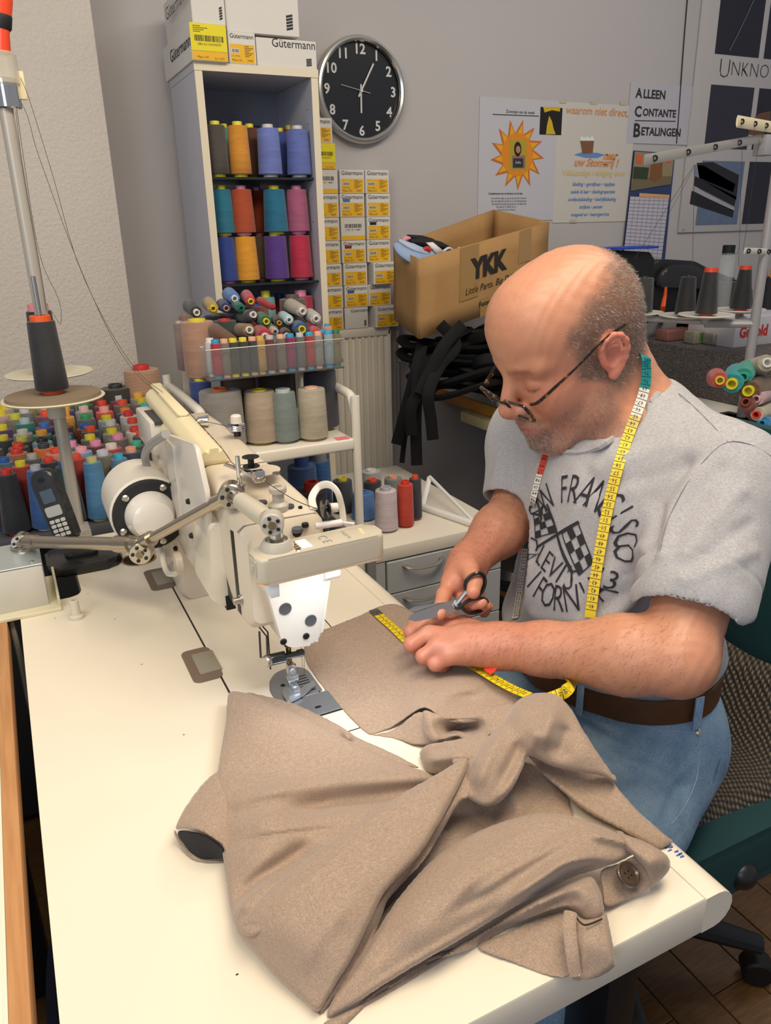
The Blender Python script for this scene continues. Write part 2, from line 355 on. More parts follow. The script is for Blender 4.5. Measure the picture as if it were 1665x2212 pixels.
# ---------------------------------------------------------------- drawer cabinet
CX0, CX1, CY0, CY1, CZ = .703, 1.062, 1.50, 2.096, .606
t = thing('drawer_cabinet', 'grey drawer cabinet with cream top and bowed steel handles behind the hands', 'cabinet', (.88, 1.8, 0))
b = nb(); add_box(b, CX0, CX1, CY0+.004, CY1, CZ-.034, CZ, r=.002); obj('top', b, mat('#ddd6c8', .45, name='cabinet_top'), t)
M_grey = mat('#a9abad', .5, name='drawer_grey')
b = nb(); add_box(b, CX0+.002, CX1-.002, CY0+.022, CY1-.002, 0, CZ-.034); obj('body', b, M_grey, t)
zs = [CZ-.037, .482, .36, .24, .12, .02]
for i in range(5):
    b = nb(); add_box(b, CX0+.028, CX1-.002, CY0+.002, CY0+.022, zs[i+1]+.0015, zs[i]-.0015, r=.0012, seg=1); d = obj('drawer', b, M_grey, t)
    hc = (ony(914, 1212, CY0).x, zs[i]-.012-.004)
    b = nb(); P = [(hc[0]-.052, CY0+.002, hc[1]), (hc[0]-.045, CY0-.012, hc[1]-.003), (hc[0]-.02, CY0-.022, hc[1]-.006), (hc[0]+.02, CY0-.022, hc[1]-.006), (hc[0]+.045, CY0-.012, hc[1]-.003), (hc[0]+.052, CY0+.002, hc[1])]
    add_tube(b, P, [.006, .0055, .0045, .0045, .0055, .006], 8, sm=4, flat=.6); obj('handle', b, mat('#b9b2a6', .3, .9, name='satin_nickel'), d)
b = nb(); add_box(b, CX0, CX0+.024, CY0+.006, CY0+.022, 0, CZ-.036); obj('side_post', b, M_grey, t)
# white plastic frame lying on the cabinet
t = thing('plastic_frame', 'white triangular plastic frame lying on the drawer cabinet top', 'frame', (1.0, 1.75, CZ))
W1, W2, W3 = onz(928, 1030, CZ+.06), onz(912, 1095, CZ+.008), onz(1030, 1135, CZ+.008)
b = nb(); add_tube(b, [W2, W3], .0095, 10); obj('thick_rod', b, mat('#e2e2e0', .4, name='white_plastic'), t)
b = nb(); add_tube(b, [W1, W3 + Vector((0, .01, .004))], .005, 8); obj('thin_rod', b, mat('#e2e2e0', .4, name='white_plastic'), t)
b = nb(); add_tube(b, [W1, W2], .007, 8, flat=.4); obj('flat_rod', b, mat('#e2e2e0', .4, name='white_plastic'), t)
# ---------------------------------------------------------------- trolley
KX0, KX1, KY0, KY1, KZ = .345, .690, 1.565, 1.93, .870
t = thing('trolley', 'white enamelled steel trolley with round tube handles loaded with big thread cones', 'trolley', (.48, 1.75, 0))
for x in (KX0, KX1):
    b = nb(); add_tube(b, [(x, KY0, .03), (x, KY0, .90), (x, KY0+.004, .925), (x, KY0+.02, .952), (x, KY0+.055, .966), (x, KY1-.05, .968), (x, KY1-.012, .955), (x, KY1, .92), (x, KY1, .03)], .0105, 12, sm=4)
    obj('side_frame', b, M_tubew, t)
for z in (KZ, .42):
    b = nb(); add_box(b, KX0+.008, KX1-.008, KY0-.008, KY1+.008, z-.028, z, r=.006, seg=3); obj('shelf_tray', b, M_tubew, t)
b = nb(); pz_ = onz(738, 946, KZ+.001); add_box(b, pz_.x-.016, pz_.x+.016, pz_.y-.012, pz_.y+.012, KZ, KZ+.0008); tag(obj('paper_note', b, mat('#e87f86', .8, name='pink_paper')), 'small pink paper scrap on the trolley shelf beside the dark cone', 'note')
# ---------------------------------------------------------------- desk on the far right with zips and cardboard box
t = thing('wooden_edge_desk', 'white desk with yellow wooden edge under the heap of black zips', 'desk', (1.9, 2.1, 0))
DX = 1.405; DZ = .76
b = nb(); add_box(b, DX+.012, 3.2, 1.2, YW-.003, DZ-.035, DZ, r=.001); obj('tabletop', b, mat('#dedcd4', .4, name='white_laminate'), t)
s = N('ochre_edge'); c = s.co('Object', (40, 2, 60)); s.bsdf(Base_Color=s.ramp(s.noise(c, 3, 4), [(.3, '#b37a24'), (.8, '#c98f35')]), Roughness=.45)
b = nb(); add_box(b, DX, DX+.014, 1.2, YW-.003, DZ-.038, DZ+.0005, r=.003); obj('edge_strip', b, s.m, t)
b = nb(); add_box(b, DX+.05, DX+.09, 1.26, YW-.05, .0, .03); add_box(b, DX+.05, DX+.09, 1.7, 1.76, 0, DZ-.035); obj('leg', b, M_iron, t)
b = nb(); add_box(b, 1.95, 2.0, 1.3, 2.4, 0, DZ-.035); obj('leg_panel', b, mat('#4a4a4c', .6, name='grey_panel'), t)
b = nb(); add_box(b, DX-.03, DX+.09, 1.95, 2.22, DZ-.075, DZ-.040, r=.003); tag(obj('power_box', b, mat('#cdbf8d', .5, name='beige_plastic')), 'beige switch box mounted beneath the edge of the desk', 'switch box')
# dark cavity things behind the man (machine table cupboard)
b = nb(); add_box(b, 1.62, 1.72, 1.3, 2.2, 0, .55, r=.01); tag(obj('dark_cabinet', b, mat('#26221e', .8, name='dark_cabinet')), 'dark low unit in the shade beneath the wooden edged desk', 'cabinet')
# ================================================================== thread boxes
M_card = mat('#d9d6d0', .7, name='white_card'); M_yel = mat('#e2ae16', .6, name='label_yellow'); M_yel2 = mat('#dfd014', .6, name='label_lemon')
M_ink = mat('#26262a', .7, name='ink'); M_orange = mat('#e2a21a', .6, name='label_orange')
s = N('striped_card'); c = s.co('Object', (1, 1, 1), (0, radians(38), 0)); f = s.wave(c, 95, 0, 'X'); s.bsdf(Base_Color=s.mix(s.math('GREATER_THAN', f, .62), lin('#dcd9d3'), lin('#c4c1bd')), Roughness=.7); M_stripe = s.m
TXG = text_me('Gütermann', .1, M_ink, sx=.92); TXM = text_me('Mara 50', .1, M_ink, res=1); TXN = text_me('7443', .1, M_ink, res=1)
TX10 = text_me('10 x 500m', .1, M_ink, res=1)
def tw(me): xs = [v.co.x for v in me.vertices]; return max(xs)-min(xs)
def put_text(bm, me, cx, cz, h=None, wdt=None, y=0, mi=0):
    s_ = (wdt/tw(me)) if wdt else h/.07
    add_me(bm, me, Matrix(((s_, 0, 0, cx), (0, 0, -s_, y), (0, s_, 0, cz), (0, 0, 0, 1))), mi)
def bars(bm, x0, x1, z0, z1, y, n=24, mi=0):
    rnd = random.Random(int(x0*1e4)); x = x0
    while x < x1:
        w_ = (x1-x0)/n*rnd.choice((.3, .5, .8)); add_quad(bm, [(x, y, z0), (min(x+w_, x1), y, z0), (min(x+w_, x1), y, z1), (x, y, z1)], mi); x += w_ + (x1-x0)/n*rnd.choice((.35, .6))
def gbox(x0, x1, y0, y1, z0, z1, label, group, style='label', tab=None, num=None, rot=0):
    """thread carton, front face towards -Y"""
    w_, h = x1-x0, z1-z0; cx = (x0+x1)/2
    t = thing('thread_box', label, 'box', (cx, y0, z0), group, rot)
    b = nb(); add_box(b, -w_/2, w_/2, 0, y1-y0, 0, h, r=.0012, seg=1); obj('carton', b, M_stripe, t, local=True)
    b = nb(); e = -.0008
    if style == 'label':
        put_text(b, TXG, 0, h*.86, wdt=w_*.86, y=e)
        Q = lambda a, c_, d, f_, mi, yy=e: add_quad(b, [(-w_/2+w_*a, yy, h*d), (-w_/2+w_*c_, yy, h*d), (-w_/2+w_*c_, yy, h*f_), (-w_/2+w_*a, yy, h*f_)], mi)
        Q(.06, .94, .04, .62, 1, e+.0002); Q(.08, .40, .34, .48, 2, e)
        bars(b, -w_/2+w_*.12, -w_/2+w_*.38, h*.36, h*.46, e-.0002, 10)
        put_text(b, TX10, -w_*.26, h*.25, wdt=w_*.30, y=e); put_text(b, TXM, -w_*.22, h*.12, wdt=w_*.36, y=e); put_text(b, TXN, w_*.26, h*.12, wdt=w_*.2, y=e)
        for i in range(7): Q(.58, .58+.08*(2+(i*7) % 3), .24+i*.052, .24+i*.052+.018, 0)
        if tab: Q(.12, .40, .66, .78, 3, e-.0001)
    elif style == 'plain':
        put_text(b, TXG, w_*.12, h*.84, wdt=w_*.72, y=e)
        for i in range(5): add_quad(b, [(w_*.32, e, h*(.10+i*.055)), (w_*.41, e, h*(.13+i*.055)), (w_*.41, e, h*(.17+i*.055)), (w_*.32, e, h*(.14+i*.055))])
    elif style == 'lemon':
        add_quad(b, [(-w_/2*.98, e, h*.02), (w_/2*.98, e, h*.02), (w_/2*.98, e, h*.26), (-w_/2*.98, e, h*.26)], 1)
        add_quad(b, [(-w_/2*1.0, e-.0002, h*.27), (w_/2*.98, e-.0002, h*.27), (w_/2*.98, e-.0002, h*.99), (-w_/2*1.0, e-.0002, h*.99)], 2)
        bars(b, -w_*.40, w_*.40, h*.52, h*.68, e-.0006, 26); put_text(b, text_me('//80-01/100/9679/', .1, M_ink, res=1), 0, h*.44, wdt=w_*.66, y=e-.0006)
        for i in range(4): add_quad(b, [(-w_*.42, e-.0006, h*(.76+i*.05)), (-w_*.42+w_*(.2+.1*(i % 3)), e-.0006, h*(.76+i*.05)), (-w_*.42+w_*(.2+.1*(i % 3)), e-.0006, h*(.775+i*.05)), (-w_*.42, e-.0006, h*(.775+i*.05))])
        put_text(b, text_me('Mara 100', .1, M_ink, res=1), -w_*.2, h*.10, wdt=w_*.3, y=e-.0003); put_text(b, text_me('Col. 9679', .1, M_ink, res=1), w_*.25, h*.08, wdt=w_*.28, y=e-.0003)
    elif style == 'white':
        add_quad(b, [(-w_/2*.98, e, h*.02), (w_/2*.98, e, h*.02), (w_/2*.98, e, h*.20), (-w_/2*.98, e, h*.20)], 1)
        add_quad(b, [(-w_/2*1.0, e-.0002, h*.20), (w_/2*.98, e-.0002, h*.20), (w_/2*.98, e-.0002, h*.99), (-w_/2*1.0, e-.0002, h*.99)], 2)
        bars(b, -w_*.35, w_*.35, h*.55, h*.72, e-.0006, 18); put_text(b, text_me('// 80 / 50 / 888 /', .1, M_ink, res=1), 0, h*.46, wdt=w_*.66, y=e-.0006)
    if tab == '!': pass
    ms = [M_ink, M_yel, M_yel2 if style == 'lemon' else mat('#cfcbc2', .6, name='barcode_white')] + [mat(tab, .6, name='colour_tab') if tab else M_ink]
    obj('printed_label', b, ms, t, smooth=False, local=True)
    return t
SG = 'thread boxes on top of the shelf unit'
def bx(px0, px1, pyt, pyb, y): return ony(px0, (pyt+pyb)/2, y).x, ony(px1, (pyt+pyb)/2, y).x
z0 = SZ; r1 = ony(450, 52, 2.09).z
x0, x1 = bx(413, 491, 60, 140, 2.085)
gbox(x0, x1, 2.085, 2.40, z0, r1, 'white thread box with big lemon yellow barcode sticker on the shelf top', SG, 'lemon')
xa, xb = bx(492, 552, 70, 137, 2.095); gbox(xa+.002, xb, 2.095, 2.38, z0, z0+(r1-z0)*.88, 'small thread box with orange label between lemon sticker box and wide box', SG, 'label')
xc, xd = bx(554, 683, 75, 147, 2.10); gbox(xc, xd, 2.10, 2.40, z0, z0+(r1-z0)*.80, 'wide white thread box without sticker, lower right on the shelf top', SG, 'plain')
xe, xf = bx(415, 487, 0, 50, 2.085); gbox(xe, xf, 2.09, 2.38, r1, r1+.10, 'white thread box on top of the lemon sticker box, left of the upper row', SG, 'plain')
xg, xh = bx(490, 648, 0, 70, 2.09); gbox(xg, xh, 2.10, 2.40, z0+(r1-z0)*.885, z0+(r1-z0)*.885+.125, 'large white thread box at the right of the upper row, cut by the photo top', SG, 'plain')
# side lettering of the left boxes
for z_, n_ in ((z0+(r1-z0)*.55, 0), (r1+.06, 1)):
    b = nb(); add_me(b, TXG, Matrix(((0, 0, -1, x0-.0012), (-1.5, 0, 0, 2.20), (0, 1.5*.3+.2, 0, z_), (0, 0, 0, 1))) @ Matrix.Diagonal((.36, .62, 1, 1)))
    tg = [o for o in bpy.data.objects if o.name.startswith('thread_box') and o.get('label', '').startswith('white thread box')][0 if not n_ else 1]
    o = obj('side_print', b, M_ink, tg, smooth=False)
RG = 'small thread boxes stacked on the radiator'; YB = 2.384
BH = (ony(820, 418, YB).z - ony(820, 660, YB).z)/5; bz = RZ
cols = {'A': bx(700, 737, 500, 550, YB), 'B': bx(739, 792, 500, 550, YB), 'C': bx(794, 845, 500, 550, YB)}
wB = cols['B'][1]-cols['B'][0]
cols['A'] = (cols['B'][0]-wB-.004, cols['B'][0]-.003)
order = ['bottom'] + [q + ' from bottom' for q in 'second third fourth fifth sixth seventh eighth ninth'.split()]
tabs = {('A', 0): '#3f6fa8', ('A', 3): '#5fa8a0', ('A', 4): '#14403c', ('B', 1): '#2f5f9a', ('B', 3): '#7a2026', ('B', 5): '#2f6fb8', ('C', 4): '#101014', ('A', 8): '#1c2c66'}
for cn, nrow in (('A', 9), ('B', 7), ('C', 7)):
    for r_ in range(nrow):
        X0, X1 = cols[cn]; dx = {('C', 0): .014, ('C', 2): .010, ('A', 7): -.006, ('A', 8): -.012}.get((cn, r_), random.uniform(-.002, .002)); st = 'label'
        if (cn, r_) == ('B', 0): st = 'plain'
        if (cn, r_) in (('B', 4), ('A', 6)): st = 'white'
        if (cn, r_) == ('A', 7): st = 'lemon'
        tc = tabs.get((cn, r_)); side = {'A': 'left column beside shelf unit', 'B': 'middle column', 'C': 'right column'}[cn]
        hh = BH*(1.05 if cn == 'A' and r_ == 7 else 1)
        what = {'label': 'yellow labelled box', 'plain': 'unlabelled striped white box', 'white': 'box with white barcode sticker', 'lemon': 'box with lemon barcode sticker'}[st]
        zb = bz + sum(BH*(1.05 if cn == 'A' and q == 7 else 1) for q in range(r_))
        nm_ = 'topmost' if r_ == nrow-1 else order[r_]
        gbox(X0+dx, X1+dx-.002, YB-(.02 if (cn, r_) in (('C', 0), ('C', 2)) else 0)+random.uniform(0, .004), 2.446, zb, zb+hh-.0006, '%s, %s in %s on radiator' % (what, nm_, side), RG, st, tc)
# ================================================================== clock
cc = ony(780, 196, YW-.02); cc.y = YW; CR_ = .150
t = thing('wall_clock', 'round black wall clock with silver rim and white numerals', 'clock', cc)
b = nb(); add_lathe(b, [(CR_-.004, 0), (CR_, .008), (CR_, .026), (CR_-.004, .034), (CR_-.010, .036), (CR_-.016, .032), (CR_-.018, .020)], cc, (0, -1, 0), 64); obj('rim', b, mat('#c4c1bb', .25, .9, name='silver_rim'), t)
b = nb(); add_lathe(b, [(0, .016), (CR_-.016, .016), (CR_-.016, 0)], cc, (0, -1, 0), 64); obj('dial', b, mat('#17171b', .22, coat=.5, name='clock_black'), t)
M_num = mat('#c9c8c6', .5, name='numeral_white')
for i in range(1, 13):
    a = pi/2 - i*pi/6; b = nb(); put_text(b, text_me(str(i), .033, M_num, offset=.0008), cc.x + .113*cos(a), cc.z + .113*sin(a), h=.084, y=YW-.0172); obj('numeral', b, M_num, t, smooth=False)
def hand(nm, ang, l0, l1, w_, y):
    b = nb(); d = Vector((cos(ang), 0, sin(ang))); nrm = Vector((-sin(ang), 0, cos(ang))); c0 = Vector((cc.x, y, cc.z))
    add_prism(b, [(-l0, -w_), (l1, -w_), (l1, w_), (-l0, w_)], -.0005, .0005, axes=(d, nrm, (0, -1, 0)), org=c0); return obj(nm, b, M_num, t, smooth=False)
hand('hour_hand', radians(-91), .018, .062, .0026, YW-.019); hand('minute_hand', radians(60), .02, .088, .0026, YW-.021); hand('second_hand', radians(169), .03, .07, .0006, YW-.023)
b = nb(); add_cyl(b, (cc.x, YW-.016, cc.z), (cc.x, YW-.025, cc.z), .005); obj('hub', b, M_num, t)
# ================================================================== thread cones
s = N('wound_thread'); oi = s.n('ObjectInfo'); c = s.co()
mz = s.n('Mapping'); s.t.links.new(c, mz.inputs[0]); mz.inputs['Scale'].default_value = (1, 1, 5)
big = s.noise(mz.outputs[0], 2.2, 2); w1 = s.wave(c, 26, 3.0, 'Z'); w2 = s.wave(s.co('Object', (1, 1, 1), (radians(14), 0, 0)), 9, 1.2, 'Z')
v = s.math('ADD', s.math('MULTIPLY', big, .36), s.math('ADD', s.math('MULTIPLY', w1, .16), s.math('MULTIPLY', w2, .07)))
s.bsdf(Base_Color=s.mix(1.0, oi.outputs['Color'], s.ramp(v, [(.15, (.62, .62, .62)), (.55, (1.18, 1.18, 1.18))]), 'MULTIPLY'), Roughness=.62, Sheen_Weight=.25)
s.bump(s.math('ADD', s.wave(c, 44, 2.0, 'Z'), s.math('MULTIPLY', w2, .8)), .35, .002)
M_thread = s.m
s = N('spool_plastic'); oi = s.n('ObjectInfo'); s.bsdf(Base_Color=oi.outputs['Color'], Roughness=.42); M_core = s.m
_cm = {}
def cone_meshes(rb, rt, n=24, capf=.075, foot=.05, cr=.40, hollow=True):
    key = (round(rb, 2), round(rt, 2), n, capf, foot, cr)
    if key in _cm: return _cm[key]
    b = nb(); rb_, rt_ = key[0], key[1]; z0, z1 = foot, 1-capf
    add_lathe(b, [(rb_*.5, z0), (rb_*.94, z0+.002), (rb_, z0+.014), (rb_*.62+rt_*.38, z0+(z1-z0)*.4), (rt_, z1-.016), (rt_*.95, z1-.002), (rt_*.4, z1)], n=n)
    th = fin(b, 50, name='wound_thread', mats=[M_thread]); co_ = max(rt_*cr*1.25, .055); cb = max(rb_*.62, co_)
    b = nb(); add_lathe(b, [(cb*.8, .0), (cb, .0), (cb*.98, z0+.01), (co_*1.02, z1-.01), (co_, z1), (co_*1.0, 1-.006), (co_*.96, 1.0), (co_*.68, 1.0), (co_*.64, .985), (co_*.62, .80), (0, .80)], n=n)
    core = fin(b, 35, name='spool_core', mats=[M_core]); _cm[key] = (th, core); return _cm[key]
def hcol(h): return lin(h)
def cone(base, h, rb, rt, body, cap, label, group=None, axis=None, cat='thread cone', name='thread_cone', **k):
    th, core = cone_meshes(rb/h, rt/h, **k)
    r = thing(name, label, cat, base, group); r.scale = (h, h, h)
    if axis is not None: r.rotation_mode = 'QUATERNION'; r.rotation_quaternion = Vector(axis).to_track_quat('Z', 'Y')
    else: r.rotation_euler = (0, 0, random.uniform(0, 6))
    a = _link('wound_thread', th, r, Vector((0, 0, 0))); a.color = hcol(body)
    c_ = _link('spool_core', core, r, Vector((0, 0, 0))); c_.color = hcol(cap)
    return r
NAMES = {'black': '#1c1d20', 'charcoal': '#3f4044', 'grey': '#808084', 'light grey': '#b8b8ba', 'white': '#dedcda', 'cream': '#cfc6b2', 'beige': '#b8a488', 'tan': '#a07850', 'brown': '#6a4028', 'dark brown': '#3c2c22', 'red': '#b82a28', 'dark red': '#702028', 'orange': '#e06a28', 'rust': '#963c22', 'amber': '#e8a030', 'yellow': '#dccc38', 'olive': '#6c6a50', 'green': '#2f8a54', 'dark green': '#204438', 'mint': '#4cb494', 'teal': '#247a80', 'turquoise': '#40bcd2', 'light blue': '#88b0d0', 'blue': '#3a70b8', 'periwinkle': '#6a7cc8', 'navy': '#2a3350', 'slate blue': '#4c6078', 'purple': '#56408a', 'plum': '#5a2c3c', 'pink': '#dc90ac', 'salmon': '#d88a78', 'magenta': '#a0306a', 'crimson': '#b83048', 'lilac': '#c8bcd0'}
def cname(h):
    a = [int(h.lstrip('#')[i:i+2], 16) for i in (0, 2, 4)]
    return min(NAMES, key=lambda k: sum((x-int(NAMES[k].lstrip('#')[i:i+2], 16))**2 for x, i in zip(a, (0, 2, 4))))
ORD = 'first second third fourth fifth sixth seventh eighth ninth tenth eleventh twelfth thirteenth fourteenth fifteenth sixteenth'.split()
def cone_px(cx, pyb, pyt, wpx, z, body, cap, label, group=None, taper=.85, h=None, **k):
    p = onz(cx, pyb - wpx*.16, z); kk = pix(p)[2]; rb = wpx/2*kk/FPX; zt = ony(cx, pyt + wpx*.07, p.y).z
    return cone(p, h or (zt-z), rb, rb*taper, body, cap, label, group, **k)
# ---- field of cones on the low shelf behind the sewing table
PZ = .733
t = thing('low_shelf', 'dark grey low shelf crowded with standing thread cones behind the telephone', 'shelf', (-.1, 1.95, 0))
b = nb(); add_box(b, -.75, .330, 1.655, 2.277, PZ-.030, PZ, r=.002); obj('shelf_board', b, mat('#4d4e52', .5, name='shelf_grey'), t)
b = nb(); add_box(b, -.75, .325, 1.70, 2.27, .02, PZ-.03); obj('base', b, mat('#18181a', .8, name='shelf_base'), t)
Yl, Pk, Rd, Og = '#d8c92c', '#dd8fae', '#c8322a', '#e0532c'
F_ = [(90,1312,Rd,'#23252b',74),(-12,1275,'#3a5fae','#4a3a2e',70),(175,1270,Yl,'#b03028',62),(258,1292,'#b9bcc2','#3a6cae',56),(375,1285,'#1f5fae','#1f4a4c',56),(540,1264,'#cfce84','#5b9bc8',66),(710,1225,'#3fc0da','#6a94bd',84),(470,1212,Og,'#b83a34',60),(335,1222,'#d8452f','#2c2f3a',60),(115,1235,'#27579e','#4a6a7c',60),(10,1222,Rd,'#5a3626',60),(620,1187,'#c9cdd6','#7d7d6e',66),(800,1182,'#e9a98c','#3b4a66',66),(895,1190,Pk,'#7d8088',66),
(265,1228,'#aaa59c','#55595c',50),(325,1180,'#d8452f','#c98a76',60),(545,1155,'#e8a0b0','#7fa6cc',64),(705,1152,'#dcd6cc','#c0455a',70),(230,1160,'#3a3f48','#d8702c',60),(125,1178,Rd,'#a46a48',50),(50,1150,Pk,'#5f5a58',60),(200,1130,'#d8452f','#453f3c',60),(505,1115,Pk,'#5e5f66',66),(870,1118,Pk,'#5f5a5c',66),(820,1095,'#43b08c','#54534f',56),(660,1088,Pk,'#5c2f3a',70),(10,1122,'#3a9a7c','#2a2a2a',56),(240,1093,'#c5cb5c','#4a4a3c',50),(100,1095,Yl,'#3a3f44',54),(330,1093,'#2b2b2e','#7fa6b8',50),(465,1085,'#3f8fd0','#3a3d52',54),(30,1086,'#3a78c0','#2a2f3a',50),
(195,1070,'#cfc9be','#a8a49c',58),(345,1065,'#e8a23c','#3f7a5c',46),(635,1058,Yl,'#5a5f4a',50),(728,1042,Yl,'#8e887a',54),(790,1054,Pk,'#6b6460',60),(955,1062,'#b8c0c4','#5a6674',60),(470,1052,'#2f9a92','#43463f',48),(530,1043,'#2f62ae','#8a3a24',52),(625,1020,Og,'#3f4650',50),(845,1028,'#cf3f34','#d6d0c6',56),(905,1028,Og,'#2b3552',46),(745,1000,'#cfcac2','#8e8878',62),(465,1020,'#e8842c','#4a3c34',58),(310,1035,'#3a70b8','#54457a',56),(145,1025,Yl,'#5b3a78',64),(610,993,Yl,'#8fb8c4',56),(890,1000,'#3a70b8','#cfd2d4',50),(955,998,Rd,'#d8d0c4',50),(50,1013,'#b8bcc0','#c08a80',62),(235,990,'#a9bcc2','#2a8078',62),(35,984,'#8fb0d0','#3a3f52',60),(855,980,'#cf4a3a','#b8b0a8',54),(740,960,'#e8862c','#3a4a66',58),(597,974,'#3a9a5c','#6a6f78',56),(540,955,'#e8a83c','#d8a04a',52),(150,970,'#c9c83a','#8a8478',50),(-5,1055,'#d8702c','#8a3a2a',50),(965,965,'#a8c0b8','#b8b4ac',56),
(880,940,'#c8383c','#d8d4cc',50),(685,935,'#e8a8a0','#e05a4a',56),(610,928,'#d9b5b0','#9a9a9a',54),(475,930,'#e8a23c','#53407a',56),(425,942,Og,'#7a4a5a',46),(285,948,Yl,'#3f4f6a',50),(170,950,'#c9ccce','#8a8a92',58),(50,950,'#d8c83a','#c8a898',62),(45,918,'#e0c03a','#b8b0a0',54),(715,908,'#d8452f','#8a3038',54),(610,902,'#3f9a5c','#2f5a44',48),(820,903,'#d8553a','#6f685e',60),(940,898,'#43c0d0','#4a7078',50),(740,880,'#b8bcc8','#8a3a4c',54),(855,880,Yl,'#7a7a6e',60),(845,855,Yl,'#7f8a9a',56),(730,828,'#2f62be','#3f7a74',56),(645,825,'#b83a3c','#8a3a3c',46),(590,797,'#3a8a7a','#4a4f4a',44),(930,860,'#e8b04a','#a09a90',50),(185,790,Yl,'#a8a04a',56),(395,905,'#c9ccce','#5a7a6a',50),(345,905,'#8fb0d0','#b87a6a',50)]
pts = []
for cx, cy, cap, body, cw in F_:
    X, Y = cx*.3437, 560+cy*.3437; zt = .874 + max(0, min(1, (930-Y)/110))*.062
    pts.append([X, Y, zt, onz(X, Y, zt), cap, body, cw])
for it in range(80):
    for i in range(len(pts)):
        for j in range(i):
            a, c2_ = pts[i][3], pts[j][3]; dx, dy = a.x-c2_.x, a.y-c2_.y; d = hypot(dx, dy) or 1e-4
            if d < .056: m_ = (.056-d)/2*.6/d; a.x += dx*m_; a.y += dy*m_; c2_.x -= dx*m_; c2_.y -= dy*m_
    for q in pts: q[3].x = min(q[3].x, .300); q[3].y = min(max(q[3].y, 1.69), 2.245)
rows = sorted(pts, key=lambda q: -q[3].y); rows = [rows[i:i+12] for i in range(0, len(rows), 12)][::-1]
rowname = ['front', 'second', 'third', 'fourth', 'fifth', 'sixth', 'seventh', 'eighth', 'back']
for ri, rw in enumerate(rows):
    rw.sort(key=lambda q: q[0])
    for i, (X, Y, zt, p, cap, body, cw) in enumerate(rw):
        d = min(hypot(p.x-q[3].x, p.y-q[3].y) for q in pts if q[3] is not p)
        front = Y > 975
        rr = min(.0335 if not front else .031, d*.5*.995)
        if p.y + rr > 2.275: p = Vector((p.x, 2.275-rr, p.z))
        bn, cn = cname(body), cname(cap)
        cone((p.x, p.y, PZ), zt-PZ, rr, rr*(.66 if front else .82), body, cap, '%s thread cone with %s rim, %s from left, %s row, low shelf' % (bn, cn, ORD[i], rowname[min(ri, 8)]), 'thread cones crowded on the low shelf', cr=.44, n=20)
def flat_spool(X, Y, w_, hpx, body, cap, label):
    zt = .95; p = ony(X, Y, 2.20)
    cone((p.x, 2.19, PZ), p.z-PZ, w_, w_*.96, body, cap, label, None, capf=.05, cr=.36)
flat_spool(302, 787, .050, 0, '#c49a7e', Rd, 'large beige thread spool with red rim standing highest behind the cones')
flat_spool(247, 828, .042, 0, '#37322e', '#2a2a2a', 'wide black thread spool at the back left of the large beige spool')
flat_spool(358, 843, .012, 0, '#4a4f44', '#54584a', 'dark olive thread spool squeezed behind the shelf corner right of the large beige spool')
# ---- cones in the shelf unit
SGp = 'thread cones in the shelf unit'
def sh_cone(cx, pyb, pyt, wpx, z, body, cap, label, dy=0, y0=2.135, **k):
    y = y0+dy; p = ony(cx, (pyb+pyt)/2, y); kk = pix(p)[2]; rb = wpx/2*kk/FPX; zt = ony(cx, pyt, y).z
    return cone((p.x, y, z), zt-z, rb, rb*.86, body, cap, label, SGp, **k)
za = 1.453; zb_ = 1.186
top = [(468,378,262,50,'#4d4742',Yl,'dark grey cone with yellow rim, leftmost on the top glass shelf',0),(487,378,268,36,'#5f9f98',Yl,'sea green cone peeking out between dark grey and amber on top shelf',.09),(516,378,263,50,'#e0962a',Yl,'amber orange cone with yellow rims on the top glass shelf',0),(542,378,268,40,'#5e3422',Yl,'brown cone behind right of the amber one, top glass shelf',.07),
(581,378,269,54,'#6f7fc8','#c9c9c6','periwinkle blue cone in the middle of the top glass shelf',0),(607,376,277,34,'#3f56ae',Yl,'royal blue cone half hidden between the two periwinkle ones, top shelf',.08),(626,376,271,30,'#8a3020',Yl,'rust cone barely seen behind right periwinkle cone, top shelf',.15),(644,377,272,54,'#6273bd','#c9c9c6','periwinkle blue cone at the right end of the top glass shelf',0)]
for cx, pb_, pt_, w_, bo, ca, lb, dy in top: sh_cone(cx, pb_, pt_, w_*.98, za, bo, ca, lb, dy)
lowr = [(489,0,0,46,'#1f3f94',Pk,'royal blue cone, leftmost of the lower tier on the middle shelf',0,Pk),(532,0,0,52,'#eba01f',Yl,'bright amber cone in the lower tier of the middle shelf',0,Yl),(563,0,0,34,'#8a7458',Pk,'khaki cone recessed between amber and purple in the lower tier',.08,Pk),(597,0,0,52,'#552f8e',Yl,'purple cone in the lower tier of the middle shelf',0,Yl),(649,0,0,50,'#c21f45',Pk,'crimson cone at the right end of the lower tier, middle shelf',0,Pk)]
zm = ony(532, 508, 2.155).z
for cx, _, _, w_, bo, ca, lb, dy, fo in lowr:
    y = 2.155+dy; p = ony(cx, 560, y); kk = pix(p)[2]; cone((p.x, y, zb_), zm-zb_, w_/2*kk/FPX, w_/2*kk/FPX*.86, bo, ca, lb, SGp, capf=.03)
zt2 = ony(520, 401, 2.155).z
upr = [(481,46,'#0f7590',Yl,'teal cone stacked on the royal blue one, middle shelf',0),(523,51,'#b8491f',Pk,'rust orange cone stacked on the bright amber one, middle shelf',0),(556,34,'#a03a18',Pk,'second rust orange cone set back behind the teal pair, middle shelf',.08),(594,52,'#0b6f94',Yl,'teal cone stacked on the purple one, middle shelf',0),(642,50,'#b05a80',Pk,'mauve pink cone stacked on the crimson one, middle shelf',0)]
